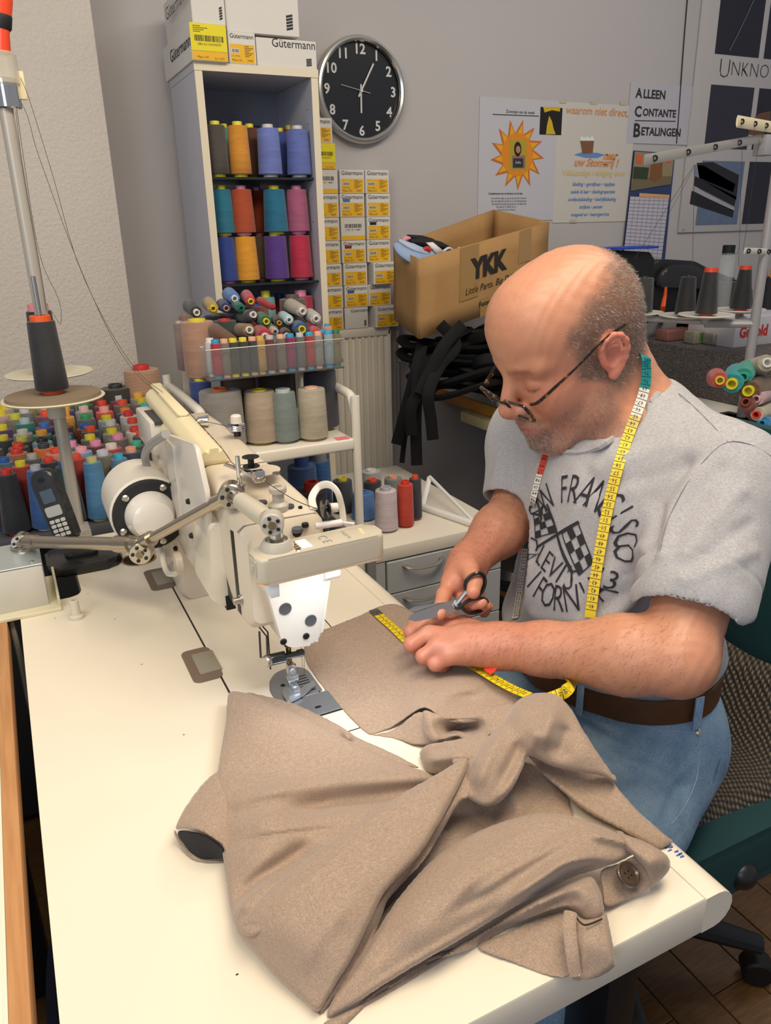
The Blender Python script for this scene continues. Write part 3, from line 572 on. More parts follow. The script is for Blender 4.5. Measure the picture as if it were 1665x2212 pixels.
for cx, w_, bo, ca, lb, dy in upr:
    y = 2.155+dy; p = ony(cx, 450, y); kk = pix(p)[2]; cone((p.x, y, zm), zt2-zm, w_/2*kk/FPX, w_/2*kk/FPX*.86, bo, ca, lb, SGp)
zl = .931
for cx, w_, pt_, bo, ca, lb, dy in ((575,44,628,'#6aa6a4',Yl,'pale teal cone with yellow rim standing on the lowest visible shelf',0),(604,40,634,'#a02a40','#2f4a8a','dark crimson cone behind the pale teal one on the lowest shelf',.09),(650,56,626,'#bc2a4c',Pk,'wide crimson cone with pink rim, right on the lowest shelf',0)):
    y = 2.16+dy; p = ony(cx, 660, y); kk = pix(p)[2]; cone((p.x, y, zl), ony(cx, pt_, y).z-zl, w_/2*kk/FPX, w_/2*kk/FPX*.9, bo, ca, lb, SGp)
# ---- trolley
TG = 'big thread cones on the trolley shelf'
p = ony(474, 838, 1.635); cone((p.x, 1.635, KZ), p.z-KZ, .048, .045, '#8c8884', '#e8742c', 'very wide grey spool with orange rim on the trolley shelf', TG, capf=.04, cr=.30)
FB = cone_px(568, 967, 834, 75, KZ, '#b5a28c', Yl, 'beige cone with yellow rim at the front of the trolley shelf', TG, capf=.03)
cone_px(618, 963, 834, 62, KZ, '#7d8a88', '#b9bfc0', 'grey green cone at the front middle of the trolley shelf', TG, taper=.82, capf=.06, cr=.5)
cone_px(678, 958, 830, 64, KZ, '#b8ae98', '#dfb49c', 'cream cone with peach rim at the front right of the trolley shelf', TG, taper=.9, capf=.03)
cone((.676-.022, 1.685, KZ), .145, .042, .037, '#43434c', Yl, 'dark slate cone with yellow rim at the right end of the trolley shelf', TG, capf=.03)
cone((.378, 1.715, KZ), .150, .026, .024, '#2c3f7c', Yl, 'navy blue cone with yellow rim behind the very wide grey spool', TG)
cone((.378, 1.785, KZ), .160, .025, .024, '#b9ae9c', '#2f4a9a', 'cream cone with blue rim behind the navy one on the trolley', TG)
cone((.48, 1.77, KZ), .145, .045, .04, '#8a7466', Rd, 'brown cone hidden behind the front row on the trolley', TG)
cone((.57, 1.77, KZ), .145, .045, .04, '#6a5a50', Rd, 'dark brown cone hidden behind the cream and grey green cones on the trolley', TG)
cone((.395, 1.86, KZ), .165, .030, .027, '#4d5048', '#3a3a3a', 'dark olive cone at the back left of the trolley', TG)
# board carrying the pile
t = thing('pile_board', 'dark thin board laid over the trolley cones under the pile of spools', 'board', (.54, 1.78, 1.02))
ZB = 1.040
b = nb(); add_box(b, .40, .70, 1.645, 1.95, ZB-.010, ZB-.002, r=.002); obj('board', b, mat('#2a2a2e', .6, name='dark_board'), t)
BG = 'large spools behind the small spool tray'
def bpx(cx, cyb, cyt, wc, body, cap, label, y, z=ZB, **k):
    X, W_ = 360+cx*.2523, wc*.2523; Yt = 600+cyt*.2523; p = ony(X, Yt, y); kk = pix(p)[2]; r_ = W_/2*kk/FPX
    cone((p.x, y, z), p.z-z, r_, r_*.96, body, cap, label, BG, **dict(dict(capf=.04, cr=.42), **k))
bpx(255, 835, 352, 285, '#b38a72', Yl, 'big peach brown spool with yellow rim left of the tray', 1.735, z=1.008)
bpx(105, 770, 370, 110, '#9c8480', '#c9b8b0', 'mauve spool peeking out left of the big peach brown spool', 1.84, z=1.01)
bpx(150, 330, 305, 110, '#8f7466', '#8f7466', 'brown spool behind the mauve one at the far left of the pile', 1.95, z=1.01)
bpx(450, 380, 305, 270, '#3a4660', '#c9c27a', 'wide navy spool with pale yellow rim in the heap', 1.86)
bpx(490, 450, 352, 210, '#2f3d3a', Rd, 'wide dark green spool with red rim in the heap', 1.77)
bpx(745, 310, 225, 255, '#8a4a38', '#2f5ab0', 'wide reddish brown spool with blue rim in the heap', 1.88)
cone((.66, 1.86, ZB), .13, .035, .033, '#5c5048', '#5c5048', 'dark taupe spool supporting the heap at the right', BG)
PG = 'small thread cones lying in the heap above the tray'
W_, = ('#dcd9d4',)
pile = [(195,240,260,300,115,'#2e3033',W_,'charcoal'),(355,215,400,265,110,'#b59a5e',Yl,'golden tan'),(470,230,512,262,105,'#1f2f66','#b08d80','navy'),(530,140,585,180,120,'#4f7cc0',W_,'cornflower blue'),(680,150,722,205,105,'#c23a55',Yl,'raspberry'),(590,235,640,262,90,'#1f6b5a','#1f6b5a','bottle green'),(800,200,925,262,66,'#b02030','#b02030','bright red'),
(640,345,745,315,120,'#3a3a3e',W_,'graphite'),(800,345,855,375,115,'#176045',Yl,'emerald'),(930,360,965,388,84,'#26261f','#c8a23c','black'),(990,335,1050,362,105,'#a9cfd6',W_,'pale aqua'),(1060,240,1168,288,125,'#b5ab9c',W_,'light beige'),(1220,320,1282,352,120,'#bdbab2',W_,'off white'),(1120,430,1160,443,135,'#1e4a85',Yl,'royal blue'),(420,460,592,568,120,'#6e4526',W_,'chestnut brown'),(620,455,712,447,125,'#8a6a48',W_,'camel'),(795,475,848,510,140,'#a81e30',W_,'ruby red'),(900,448,930,462,72,'#d8a890','#6f9ab0','peach'),(1000,480,1032,500,115,'#231f22',W_,'jet black'),(1250,470,1292,487,120,'#c22a24',W_,'scarlet'),(1370,470,1437,485,80,'#3aa0cf',W_,'sky blue')]
for tx, ty, hx, hy, dm, body, cap, nm_ in pile:
    yy = 1.640 + max(0, (520-hy))/400*.20 if hy < 520 else 1.640
    X1, Y1, X0, Y0 = 360+hx*.2523, 600+hy*.2523, 360+tx*.2523, 600+ty*.2523
    r_ = dm*.2523/2*1.85/FPX; L = .085 if dm > 90 else .06
    a = ony(X1, Y1, yy); dxy = hypot(X1-X0, Y1-Y0)*1.8/FPX; dep = sqrt(max(L*L - dxy*dxy, (L*.45)**2)); c_ = ony(X0, Y0, yy + dep)
    ax = (a-c_); base = a - ax.normalized()*L
    cone(base, L, r_, r_*.80, body, cap, '%s thread cone lying in the heap above the tray' % nm_, PG, axis=ax, cr=.45, capf=.11)
p = ony(706, 705, 1.66); cone((p.x, 1.66, ZB), p.z-ZB+.006, .012, .012, '#d89a7c', '#2f9ab8', 'small salmon thread spool standing at the right end of the heap', PG)
# ---- acrylic tray of small spools
yT = 1.585; pL, pR = ony(448, 790, yT), ony(744, 790, yT); zT = 1.030
t = thing('acrylic_tray', 'clear acrylic tray holding a row of small upright spools', 'tray', ((pL.x+pR.x)/2, yT+.03, zT))
s = N('acrylic'); s.bsdf(Base_Color=lin('#9aa0a0'), Roughness=.08, Alpha=.13); M_acr = s.m
x0, x1 = pL.x, pR.x; hT = .062
for nm_, a in (('front_wall', (x0, x1, yT, yT+.002, zT, zT+hT)), ('back_wall', (x0, x1, yT+.054, yT+.056, zT, zT+hT)), ('side_wall', (x0, x0+.002, yT+.002, yT+.054, zT, zT+hT)), ('side_wall', (x1-.002, x1, yT+.002, yT+.054, zT, zT+hT)), ('floor_panel', (x0, x1, yT, yT+.056, zT-.003, zT))):
    b = nb(); add_box(b, *a, r=.0005, seg=1); obj(nm_, b, M_acr if nm_ != 'floor_panel' else mat('#54565a', .3, alpha=.8, name='tray_floor'), t)
b = nb(); add_tube(b, [(x0, yT, zT+hT), (x1, yT, zT+hT), (x1, yT+.056, zT+hT), (x0, yT+.056, zT+hT), (x0, yT, zT+hT)], .0012, 6); obj('rim', b, mat('#aeb4b4', .2, name='acrylic_rim'), t)
sm_ = [(385,'#d9d9dc',W_,'white',.03),(430,'#b02634','#2f8fb8','red',0),(505,'#7c726b','#dba48c','taupe',0),(580,'#3b3730',Yl,'black olive',0),(665,'#36322c',Yl,'dark olive',0),(745,'#2f333b','#dba48c','charcoal navy',0),(812,'#c49a4c','#c9a24c','golden',0),(893,'#6e2833','#b8b0b0','wine red',0),(985,'#7d6f63','#dba48c','mushroom brown',0),(1068,'#8f1f55','#2f8fb8','magenta',0),(1150,'#6d6c6c','#b8b8b8','steel grey',0),(1232,'#b52f2c','#2f9ab8','brick red',0),(1303,'#9c9690','#dba48c','warm grey',0),(1345,'#b8283a','#2f8fb8','cherry red',.022),(1392,'#9fb2bb','#3f9ac8','ice blue',0),(1458,'#84704c','#2f6a58','bronze',0)]
sg = sorted(sm_)
for cx, body, cap, nm_, dy in sm_:
    X = 360+cx*.2523; y = yT+.018+dy; p = ony(X, 780, y); zt = ony(X, 600+585*.2523, y).z
    cone((p.x, y, zT), max(.08, zt-zT), .0108, .0104, body, cap, '%s small spool standing in the acrylic tray' % nm_, 'small spools in the acrylic tray', cat='thread spool', name='thread_spool', capf=.10, foot=.09, cr=.62)
# ---- cones on the drawer cabinet
DG = 'thread cones standing on the drawer cabinet'
for cx, pb_, pt_, w_, bo, ca, lb, tp in ((835,1153,1047,52,'#cfc0c6','#a9aeb8','pale pink cone at the front of the drawer cabinet',.86),(876,1142,1035,37,'#c8351f','#d03a28','bright red cone on the drawer cabinet beside the pale pink one',.9),(897,1126,1024,29,'#2b2f3c',Og,'slim navy cone with red rims at the right of the cabinet',.92),(786,1128,1056,54,'#4a78b4','#4a78b4','medium blue cone at the foot of the trolley post',.86),(742,1112,1028,46,'#3d4250',Yl,'slate cone with yellow rim left of the trolley post',.9),
    (806,1110,1031,42,'#2c2c34',Og,'black cone with orange rim behind the pale pink one',.9),(850,1100,1024,42,'#7c8280','#e0a48c','grey cone with salmon rim behind the red one',.9),(803,1072,1010,46,'#b9b8bc','#d8d8d8','white grey cone at the back of the cabinet top',.9)):
    cone_px(cx, pb_, pt_, w_, CZ, bo, ca, lb, DG, taper=tp)
cone((.756, 1.99, CZ), .125, .032, .029, '#2a2b33', Pk, 'black cone with pink rim at the back left of the cabinet', DG)
b = nb(); c_ = Vector((.745, 1.99-.14, CZ)); 
for i, (cx, cy, body, cap, lb) in enumerate(((672, 1040, '#1d1d20', Rd, 'black cone with tall red tube in the shade under the trolley'), (650, 985, '#4a6a9a', '#3a5a9a', 'blue cone under the trolley shelf'))):
    yy = 1.70 if cy > 1000 else 1.83; p = ony(cx, cy, yy); cone((p.x, yy, .42), p.z-.42, .042, .038, body, cap, lb, 'cones on the lower trolley shelf')
p = ony(690, 975, 1.86); cone((p.x, 1.86, .42), p.z-.42, .03, .027, '#2f6aa8', '#8a8a90', 'bright blue cone near the right on the lower trolley shelf', 'cones on the lower trolley shelf')
p = ony(672, 1070, 1.66); b = nb(); add_lathe(b, [(.040, 0), (.044, .16), (.040, .16), (.036, .01), (0, .01)], (p.x, 1.66, .42)); 
bm_ = obj('dark_cup', b, mat('#17181c', .4, name='dark_cup')); tag(bm_, 'open black round cup in the shade behind the machine head', 'cup')
# ================================================================== sewing machine
s = N('machine_enamel'); c = s.co(); s.bsdf(Base_Color=s.mix(s.noise(c, 6, 3), lin('#cdc1ae'), lin('#d6cbb9')), Roughness=.38, Coat_Weight=.3); s.bump(s.noise(c, 900, 2), .12, .0004); M_mach = s.m
s = N('face_enamel'); c = s.co(); s.bsdf(Base_Color=lin('#e4e2da'), Roughness=.42); s.bump(s.noise(c, 700, 3), .35, .0006); M_face = s.m
M_beige = mat('#e3d6b0', .42, name='beige_abs'); M_grayp = mat('#b9b3a8', .42, name='grey_abs')
M_rub = mat('#4c4f54', .5, bump=(500, .3), name='rubber_plug'); M_wire = mat('#9c9a98', .5, name='grey_cable'); M_ivory = mat('#d9d2c4', .42, name='ivory_plastic')
MM = thing('sewing_machine', 'cream industrial sewing machine standing on the table with its head over the needle plate', 'sewing machine', (.25, 1.0, TZ))
def secbox(bm, secs, r, n=4):
    """loft of rounded-rectangle sections along y: (y, x0, x1, z0, z1)"""
    rows = [[(u, y, v) for u, v in rrect(x0, x1, z0, z1, r, n)] for y, x0, x1, z0, z1 in secs]
    R = grid_mesh(bm, rows, closed=True); bm.faces.new(R[0][::-1]); bm.faces.new(R[-1])
b = nb(); secbox(b, [(.812, .214, .306, .870, .985), (.82, .208, .312, .862, .996), (.86, .205, .311, .862, 1.006), (.90, .204, .300, .90, 1.020), (.94, .205, .293, .925, 1.030), (1.10, .205, .293, .925, 1.034), (1.20, .200, .293, .91, 1.036), (1.27, .200, .290, .90, 1.036), (1.285, .206, .284, .906, 1.030)], .012); obj('arm', b, M_mach, MM)
b = nb(); secbox(b, [(1.145, .194, .285, TZ+.0005, .99), (1.16, .188, .290, TZ+.0005, .99), (1.27, .188, .290, TZ+.0005, .99)], .012); obj('pillar', b, M_mach, MM)
b = nb(); add_lathe(b, [(0, .006), (.052, .006), (.058, .0), (.058, -.03), (0, -.03)], (.247, 1.31, .96), (0, 1, 0), 32); obj('hand_wheel', b, M_iron, MM)
# tapered head body + face plate
b = nb(); fp = rpoly([(.222, .962), (.318, .950), (.296, .838), (.284, .829), (.252, .835), (.243, .845)], [.006, .006, .012, .006, .006, .010], 4)
add_prism(b, [(.268+(u-.268)*1.03+.0, v) for u, v in fp], -.905, -.815, axes=((1, 0, 0), (0, 0, 1), (0, -1, 0)), bev=.003); obj('head_body', b, M_mach, MM)
b = nb(); add_prism(b, fp, -.815, -.800, axes=((1, 0, 0), (0, 0, 1), (0, -1, 0)), bev=.004, seg=3); FPt = obj('face_plate', b, M_face, MM)
for px, py, r_ in ((616, 1315, .0075), (671, 1340, .0072)):
    p = ony(px, py, .8); b = nb(); add_lathe(b, [(0, .001), (r_*.7, .0004), (r_, .0012), (r_*1.08, .0001)], (p.x, .7998, p.z), (0, -1, 0), 24); obj('rubber_plug', b, M_rub, FPt)
for px, py in ((612, 1386), (661, 1374)):
    p = ony(px, py, .8); b = nb(); add_lathe(b, [(0, .0016), (.0035, .0016), (.0044, .0006), (.0044, 0)], (p.x, .7999, p.z), (0, -1, 0), 16)
    add_box(b, p.x-.0026, p.x+.0026, .7975, .7982, p.z-.0004, p.z+.0004, M=None); add_box(b, p.x-.0004, p.x+.0004, .7975, .7982, p.z-.0026, p.z+.0026); obj('face_screw', b, M_black, FPt)
# line between head cap and body, dark ports on top
b = nb(); add_tube(b, [(.206, .822, .99), (.214, .822, .9965), (.26, .822, .9975), (.304, .822, .9965), (.312, .822, .985)], .0009, 6); obj('head_seam', b, mat('#8d8578', .6, name='seam_grey'), MM)
for px, py, r_ in ((567, 1087, .0055), (577, 1096, .0055), (624, 1088, .006), (640, 1110, .0065), (657, 1103, .004), (648, 1088, .0025)):
    p = onz(px, py, 1.006); z_ = float(np.interp(p.y, [.81, .82, .86, .90, .94, 1.1], [.986, .996, 1.006, 1.020, 1.030, 1.034]))+.0008
    b = nb(); add_lathe(b, [(0, .0008), (r_*.8, .0008), (r_, .0014), (r_*1.1, -.003)], (p.x, p.y, z_), (0, 0, 1), 20); obj('oil_plug', b, M_black if r_ < .0045 else M_rub, MM)
p = ony(642, 1150, .812); b = nb(); add_lathe(b, [(0, .0008), (.006, .0008), (.0068, 0)], (p.x, .8125, p.z), (0, -1, 0)); obj('oil_window', b, M_black, MM)
# grey bushing with collar on top
p = onz(607, 1125, 1.0); p = Vector((p.x, p.y, 0)); p = ony(607, 1120, .84)
b = nb(); add_lathe(b, [(0, 0), (.0115, 0), (.0120, .002), (.0120, .007), (.0105, .009), (.0072, .011), (.0072, .021), (.0105, .023), (.0108, .029), (.0098, .0305), (.005, .0305), (.005, .026), (0, .026)], (p.x, .845, 1.000), (0, 0, 1), 28); obj('top_bushing', b, M_grayp, MM)
# tension post with ivory knob and steel discs
p = onz(513, 942, 1.036); b = nb(); add_cyl(b, p, p+Vector((0, 0, .030)), .003, n=12); add_cyl(b, p, p+Vector((0, 0, .008)), .0055, n=8); ps = obj('tension_post', b, M_iron, MM)
b = nb()
for z_ in (.011, .014, .0165): add_lathe(b, [(.003, z_), (.0125, z_-.0012), (.0132, z_), (.0125, z_+.0012), (.003, z_+.0006)], p, (0, 0, 1), 24)
obj('tension_disc', b, M_chrome, ps)['kind'] = 'stuff'
b = nb(); add_lathe(b, [(0, .020), (.0085, .020), (.0078, .030), (.0060, .032), (.004, .0325), (0, .031)], p, (0, 0, 1), 20); obj('knurled_knob', b, M_ivory, ps)
b = nb(); add_tube(b, [p+Vector((-.008, 0, .020)), p+Vector((-.013, -.004, .015)), p+Vector((-.012, -.006, .008)), p+Vector((-.006, -.004, .006))], .0006, 6, sm=4); obj('check_spring', b, M_chrome, ps)
# bobbin winder group
bw = onz(545, 1020, 1.034)
b = nb(); add_lathe(b, [(0, 0), (.024, 0), (.024, .0012), (0, .0012)], bw+Vector((.012, 0, 0)), (0, 0, 1), 32)
obj('winder_plate', b, M_mach, MM)
b = nb(); q0, q1 = onz(488, 1004, 1.043), onz(560, 1028, 1.043); add_tube(b, [q0, q0*.5+q1*.5, q1], [.004, .005, .009], 10, flat=.5, upv=(0, 0, 1)); add_box(b, q1.x-.008, q1.x+.006, q1.y-.007, q1.y+.007, 1.036, 1.050, r=.002); obj('winder_lever', b, M_chrome, MM)
bb = onz(544, 1012, 1.046); b = nb()
for z_ in (0, .012): add_lathe(b, [(.003, z_), (.0105, z_), (.0105, z_+.001), (.003, z_+.001)], bb+Vector((0, .002, .002)), (0, 0, 1), 24)
add_cyl(b, bb+Vector((0, .002, .002)), bb+Vector((0, .002, .015)), .004, n=12); obj('metal_bobbin', b, M_iron, MM)
b = nb(); q = onz(518, 1048, 1.034); add_lathe(b, [(0, 0), (.0085, 0), (.0085, .0012), (0, .0014)], q+Vector((.006, 0, 0)), (0, 0, 1), 24); add_cyl(b, q, q+Vector((0, 0, .036)), .0028, n=12); obj('spool_pin', b, M_chrome, MM)
b = nb(); q = onz(597, 1024, 1.034); add_lathe(b, [(0, 0), (.005, 0), (.005, .002), (0, .0022)], q, (0, 0, 1), 16); obj('slotted_screw', b, mat('#b0a494', .3, .9, name='screw'), MM)
# arched thread guard, right of head
b = nb(); A = [onx(678, 1100, .305), onx(674, 1075, .31), onx(688, 1052, .322), onx(710, 1047, .33), onx(728, 1062, .335), onx(738, 1095, .34), onx(742, 1132, .34)]
add_tube(b, A, .0048, 10, sm=6, flat=.45); obj('thread_guard', b, M_tubew, MM)
b = nb(); q = onx(695, 1100, .30); add_lathe(b, [(0, 0), (.010, 0), (.011, .002), (.004, .004), (.004, .006), (.0105, .007), (.010, .009), (0, .009)], q, (1, -.15, 0), 24); obj('tension_disc', b, M_iron, MM)
b = nb(); add_lathe(b, [(0, .010), (.006, .010), (.0055, .019), (0, .020)], q, (1, -.15, 0), 16); obj('tension_knob', b, M_ivory, MM)
b = nb(); q = onx(715, 1130, .31); add_cyl(b, q-Vector((.02, 0, 0)), q+Vector((.012, -.004, 0)), .0042, n=12); add_tube(b, [q+Vector((.012, -.004, 0)), q+Vector((.026, -.008, -.003))], .0016, 6); obj('cable_plug', b, mat('#e6dedd', .5, name='plug_white'), MM)
b = nb(); q = ony(725, 1235, .80); add_cyl(b, q-Vector((.016, 0, 0)), q+Vector((.004, 0, 0)), .0075, n=16, bev=.001); add_cyl(b, q+Vector((-.004, 0, .005)), q+Vector((.004, 0, .012)), .004, n=10); obj('tension_knob', b, mat('#e8e6e2', .4, name='white_knob2'), MM)
# cream side box
b = nb(); pl = [ony(*q, .90) for q in ((452, 1132), (520, 1120), (522, 1270), (512, 1305), (487, 1314), (455, 1296))]
poly = rpoly([(p.x, p.z) for p in pl], [.008, .008, .001, .002, .006, .006], 4)
add_prism(b, poly, -.985, -.90, axes=((1, 0, 0), (0, 0, 1), (0, -1, 0)), bev=.004, seg=3); sb = obj('side_cover', b, mat('#e2dac8', .35, coat=.3, name='cover_cream'), MM)
q = ony(449, 1255, .90); b = nb(); add_lathe(b, [(0, .0012), (.003, .001), (.0036, 0)], Vector((poly[0][0], .92, q.z)), (-1, 0, 0), 12); obj('cover_screw', b, M_steel, sb)
b = nb(); q = ony(505, 1295, .905); add_box(b, q.x-.012, q.x+.012, .898, .93, q.z-.010, q.z+.010); obj('dark_mechanism_block', b, M_black, MM)
b = nb(); add_box(b, .2055, .2200, .84, .90, .872, .985, r=.002); obj('rear_gap_cover', b, M_dark, MM)
# lever linkage to the presser bar
Y1 = .835
b = nb(); L1 = [ony(*q, Y1) for q in ((522, 1290), (527, 1315), (556, 1350), (576, 1375), (578, 1440))]
add_tube(b, L1, .0022, 6, flat=.5); obj('lift_lever', b, M_iron, MM)
b = nb(); L2 = [ony(*q, Y1+.006) for q in ((532, 1288), (538, 1315), (560, 1345), (578, 1365), (584, 1445))]
add_tube(b, L2, .0020, 6, flat=.5); obj('lift_lever', b, M_iron, MM)
b = nb(); L3 = [ony(*q, Y1+.003) for q in ((560, 1365), (563, 1420))]; add_tube(b, L3, .0024, 6, flat=.5); obj('lift_lever', b, M_iron, MM)
b = nb(); q = ony(525, 1295, Y1); add_cyl(b, q-Vector((.012, 0, 0)), q+Vector((.006, 0, 0)), .0045, n=12); add_cyl(b, q-Vector((.004, 0, 0)), q+Vector((-.001, 0, 0)), .007, n=12); obj('lever_pivot', b, M_steel, MM)
b = nb()
a_, c_ = ony(577, 1427, Y1-.010), ony(616, 1418, Y1-.012); add_cyl(b, a_, c_, .0075, n=24, bev=.0006)
a2, c2 = c_, ony(650, 1411, Y1-.014); add_cyl(b, a2, c2, .0042, n=20, bev=.0004); add_cyl(b, ony(641, 1412, Y1-.013), ony(656, 1409, Y1-.014), .0050, n=20, bev=.0006)
obj('roller_arm', b, mat('#5b6066', .22, .95, name='gunmetal'), MM)
b = nb(); add_lathe(b, [(0, .002), (.006, .002), (.008, 0), (.008, -.004)], ony(575, 1429, Y1-.012), (-1, -.5, 0), 20); obj('roller_cap', b, M_steel, MM)
# bars
M_brass = mat('#8a7a5c', .25, .95, name='bronze')
b = nb(); q = Vector((.2665, .812, .842)); q = ony(623, 1405, .828); add_cyl(b, (q.x, .828, .85), (q.x, .828, .822), .0055, n=20); add_cyl(b, (q.x, .828, .83), (q.x, .828, .787), .0036, n=20); obj('presser_bar', b, M_brass, MM); PX = q.x
b = nb(); q = ony(650, 1395, .828); add_cyl(b, (q.x, .828, .85), (q.x, .828, .829), .0044, n=20); add_cyl(b, (q.x, .828, .829), (q.x, .828, .818), .0026, n=12); add_cyl(b, (q.x, .828, .818), (q.x, .828, .774), .0006, .0004, n=8); obj('needle_bar', b, M_steel, MM); NX = q.x
# presser foot
M_foot = mat('#d6dbe2', .25, .9, name='foot_steel')
fz = TZ+.0042
b = nb(); add_box(b, PX-.005, PX+.005, .820, .829, .768, .797, r=.001); add_box(b, PX-.0075, PX+.0075, .816, .823, .775, .783, r=.001); add_cyl(b, (PX, .8185, .790), (PX, .8145, .790), .0042, n=16, bev=.0006); obj('foot_clamp', b, M_foot, MM)
b = nb(); a_ = onz(612, 1508, fz); 
for off in (-.0, .010):
    pass
fp_ = [onz(*q, fz) for q in ((610, 1500), (622, 1518), (655, 1502), (683, 1478), (676, 1470), (650, 1488), (630, 1483), (612, 1487))]
add_prism(b, rpoly([(p.x, p.y) for p in fp_], .002, 3), fz-.0015, fz+.0012, bev=.0004, seg=1); add_box(b, PX-.004, PX+.005, .806, .828, fz, .771, r=.001); obj('presser_foot', b, M_foot, MM)
# needle plate and slide plate
M_plate = mat('#b4bcc6', .32, .85, bump=(300, .05), name='needle_plate')
na = [onz(*q, TZ) for q in ((598, 1478), (608, 1514), (688, 1496), (655, 1448), (637, 1440))]
b = nb(); cpl = [(p.x, p.y) for p in na]
ax0, ax1 = onz(608, 1515, TZ), onz(690, 1490, TZ)
plx0, plx1 = .2305, .2945
npoly = [(plx0, .798), (plx1-.002, .798), (plx1-.002, .855), (.285, .868), (.268, .873), (.250, .868), (.237, .852), (plx0, .83)]
add_prism(b, rpoly(npoly, .006, 3), TZ-.001, TZ+.0010, bev=.0003, seg=1); npl = obj('needle_plate', b, M_plate, MM)
for i in range(7):
    y_ = .806+i*.0062; b = nb(); add_box(b, PX+.004, PX+.026, y_, y_+.0016, TZ+.0008, TZ+.0013); obj('feed_slot', b, M_dark, npl)
for px, py in ((611, 1482), (634, 1437)):
    p = onz(px, py, TZ); b = nb(); add_lathe(b, [(0, .0014), (.003, .0014), (.0034, .0008)], (p.x, p.y, TZ), (0, 0, 1), 14); obj('plate_screw', b, M_dark, npl)
b = nb(); add_prism(b, [(plx0+.002, .752), (plx1+.004, .752), (plx1+.004, .7970), (plx0, .7970)], TZ-.001, TZ+.0013, bev=.0004, seg=1); spl = obj('slide_plate', b, M_plate, MM)
b = nb(); p = onz(687, 1529, TZ); add_lathe(b, [(0, .0016), (.0045, .0016)], (p.x, p.y, TZ), (0, 0, 1), 16)
for v_ in b.verts: v_.co.y = p.y + (v_.co.y-p.y)*.5
for px, py in ((652, 1510), (690, 1496)):
    p = onz(px, py, TZ); add_lathe(b, [(0, .0016), (.0012, .0016)], (p.x, p.y, TZ), (0, 0, 1), 8)
obj('plate_hole', b, M_black, spl)['kind'] = 'stuff'
b = nb(); add_box(b, plx0+.004, plx1+.004, .7495, .7518, TZ-.001, TZ+.0008); obj('plate_gap', b, M_black, spl)
# motor with black ring and dome
mc = ony(325, 1112, 1.12); ad = Vector((.02, 1, -.02)).normalized()
b = nb(); add_lathe(b, [(0, .0), (.0545, .0), (.0575, .004), (.0575, .118), (.048, .128), (0, .13)], mc+ad*.004, ad, 40); mo = obj('motor_housing', b, mat('#ddd6ca', .4, coat=.2, name='motor_cream'), MM)
b = nb(); add_lathe(b, [(.030, -.003), (.052, -.003), (.0545, 0), (.0545, .006), (.03, .006)], mc, ad, 40); obj('black_flange', b, mat('#222224', .8, bump=(400, .6), name='cast_black'), mo)
b = nb(); add_lathe(b, [(0, -.034), (.020, -.034), (.029, -.029), (.0365, -.012), (.038, 0)], mc, ad, 40); obj('white_dome', b, mat('#e6e0d6', .25, coat=.5, name='gloss_white'), mo)
for a in (1.05, 2.35, 3.55, 5.0):
    q = mc + Vector((cos(a)*.046, -.003, sin(a)*.046)); b = nb(); add_lathe(b, [(0, -.003), (.003, -.003), (.0052, -.001), (.0055, .001)], q, ad, 14); obj('flange_screw', b, M_steel, mo)
b = nb(); add_box(b, mc.x+.040, mc.x+.056, mc.y-.004, mc.y+.05, mc.z-.03, mc.z+.035, r=.003); obj('motor_bracket', b, M_black, mo)
b = nb(); a_ = mc+Vector((.052, .03, .05)); add_tube(b, [onx(358, 938, .17), onx(326, 960, .165), onx(313, 985, .165), onx(322, 1020, .17)], .006, 10, sm=5); obj('grey_cable', b, M_wire, mo)
# belt cover castings on the left of the arm
b = nb(); pl = [onx(*q, .190) for q in ((336, 948), (350, 935), (420, 960), (446, 1075), (450, 1225), (432, 1242), (395, 1190), (340, 1060))]
add_prism(b, rpoly([(p.y, p.z) for p in pl], .008, 3), .1895, .196, axes=((0, 1, 0), (0, 0, 1), (1, 0, 0)), bev=.002); cv = obj('belt_cover', b, mat('#cfc8be', .4, coat=.2, name='cover_grey'), MM)
b = nb(); add_box(b, .180, .232, 1.20, 1.33, .99, 1.045, r=.004); obj('tray_block', b, mat('#cfc8be', .4, coat=.2, name='cover_grey'), cv)
b = nb(); add_box(b, .188, .226, 1.198, 1.29, 1.040, 1.0462); obj('tray_opening', b, mat('#3c3b3a', .7, name='tray_dark'), cv)
b = nb(); br = [onx(378, 1005, .176), onx(383, 1003, .19), onx(425, 1002, .215)]
zt_ = 1.030
add_prism(b, [(.186, zt_+.010), (.226, zt_+.010), (.229, zt_+.006), (.229, zt_+.002), (.226, zt_+.004), (.190, zt_+.004), (.190, .92), (.186, .92)], -1.12, -1.06, axes=((1, 0, 0), (0, 0, 1), (0, -1, 0)), bev=.001, seg=1); obj('arch_bracket', b, mat('#cfc8be', .4, coat=.2, name='cover_grey'), MM)
for q in ((373, 1045), (408, 1083), (415, 1157), (380, 1185), (378, 1215)):
    p = onx(*q, .189); b = nb(); add_lathe(b, [(0, .004), (.003, .004), (.0042, .001), (.0042, -.001)], p, (-1, 0, 0), 12); obj('black_bolt', b, M_black, cv)
b = nb(); add_tube(b, [onx(340, 1170, .165), onx(350, 1190, .163), onx(353, 1215, .16), onx(362, 1238, .16), onx(378, 1240, .166)], .0042, 8, sm=5); obj('cream_cable', b, M_ivory, MM)
b = nb(); q = onx(377, 1218, .172); add_cyl(b, q, q+Vector((.012, 0, 0)), .017, n=24, bev=.002); obj('round_boss', b, M_mach, MM)
b = nb(); 
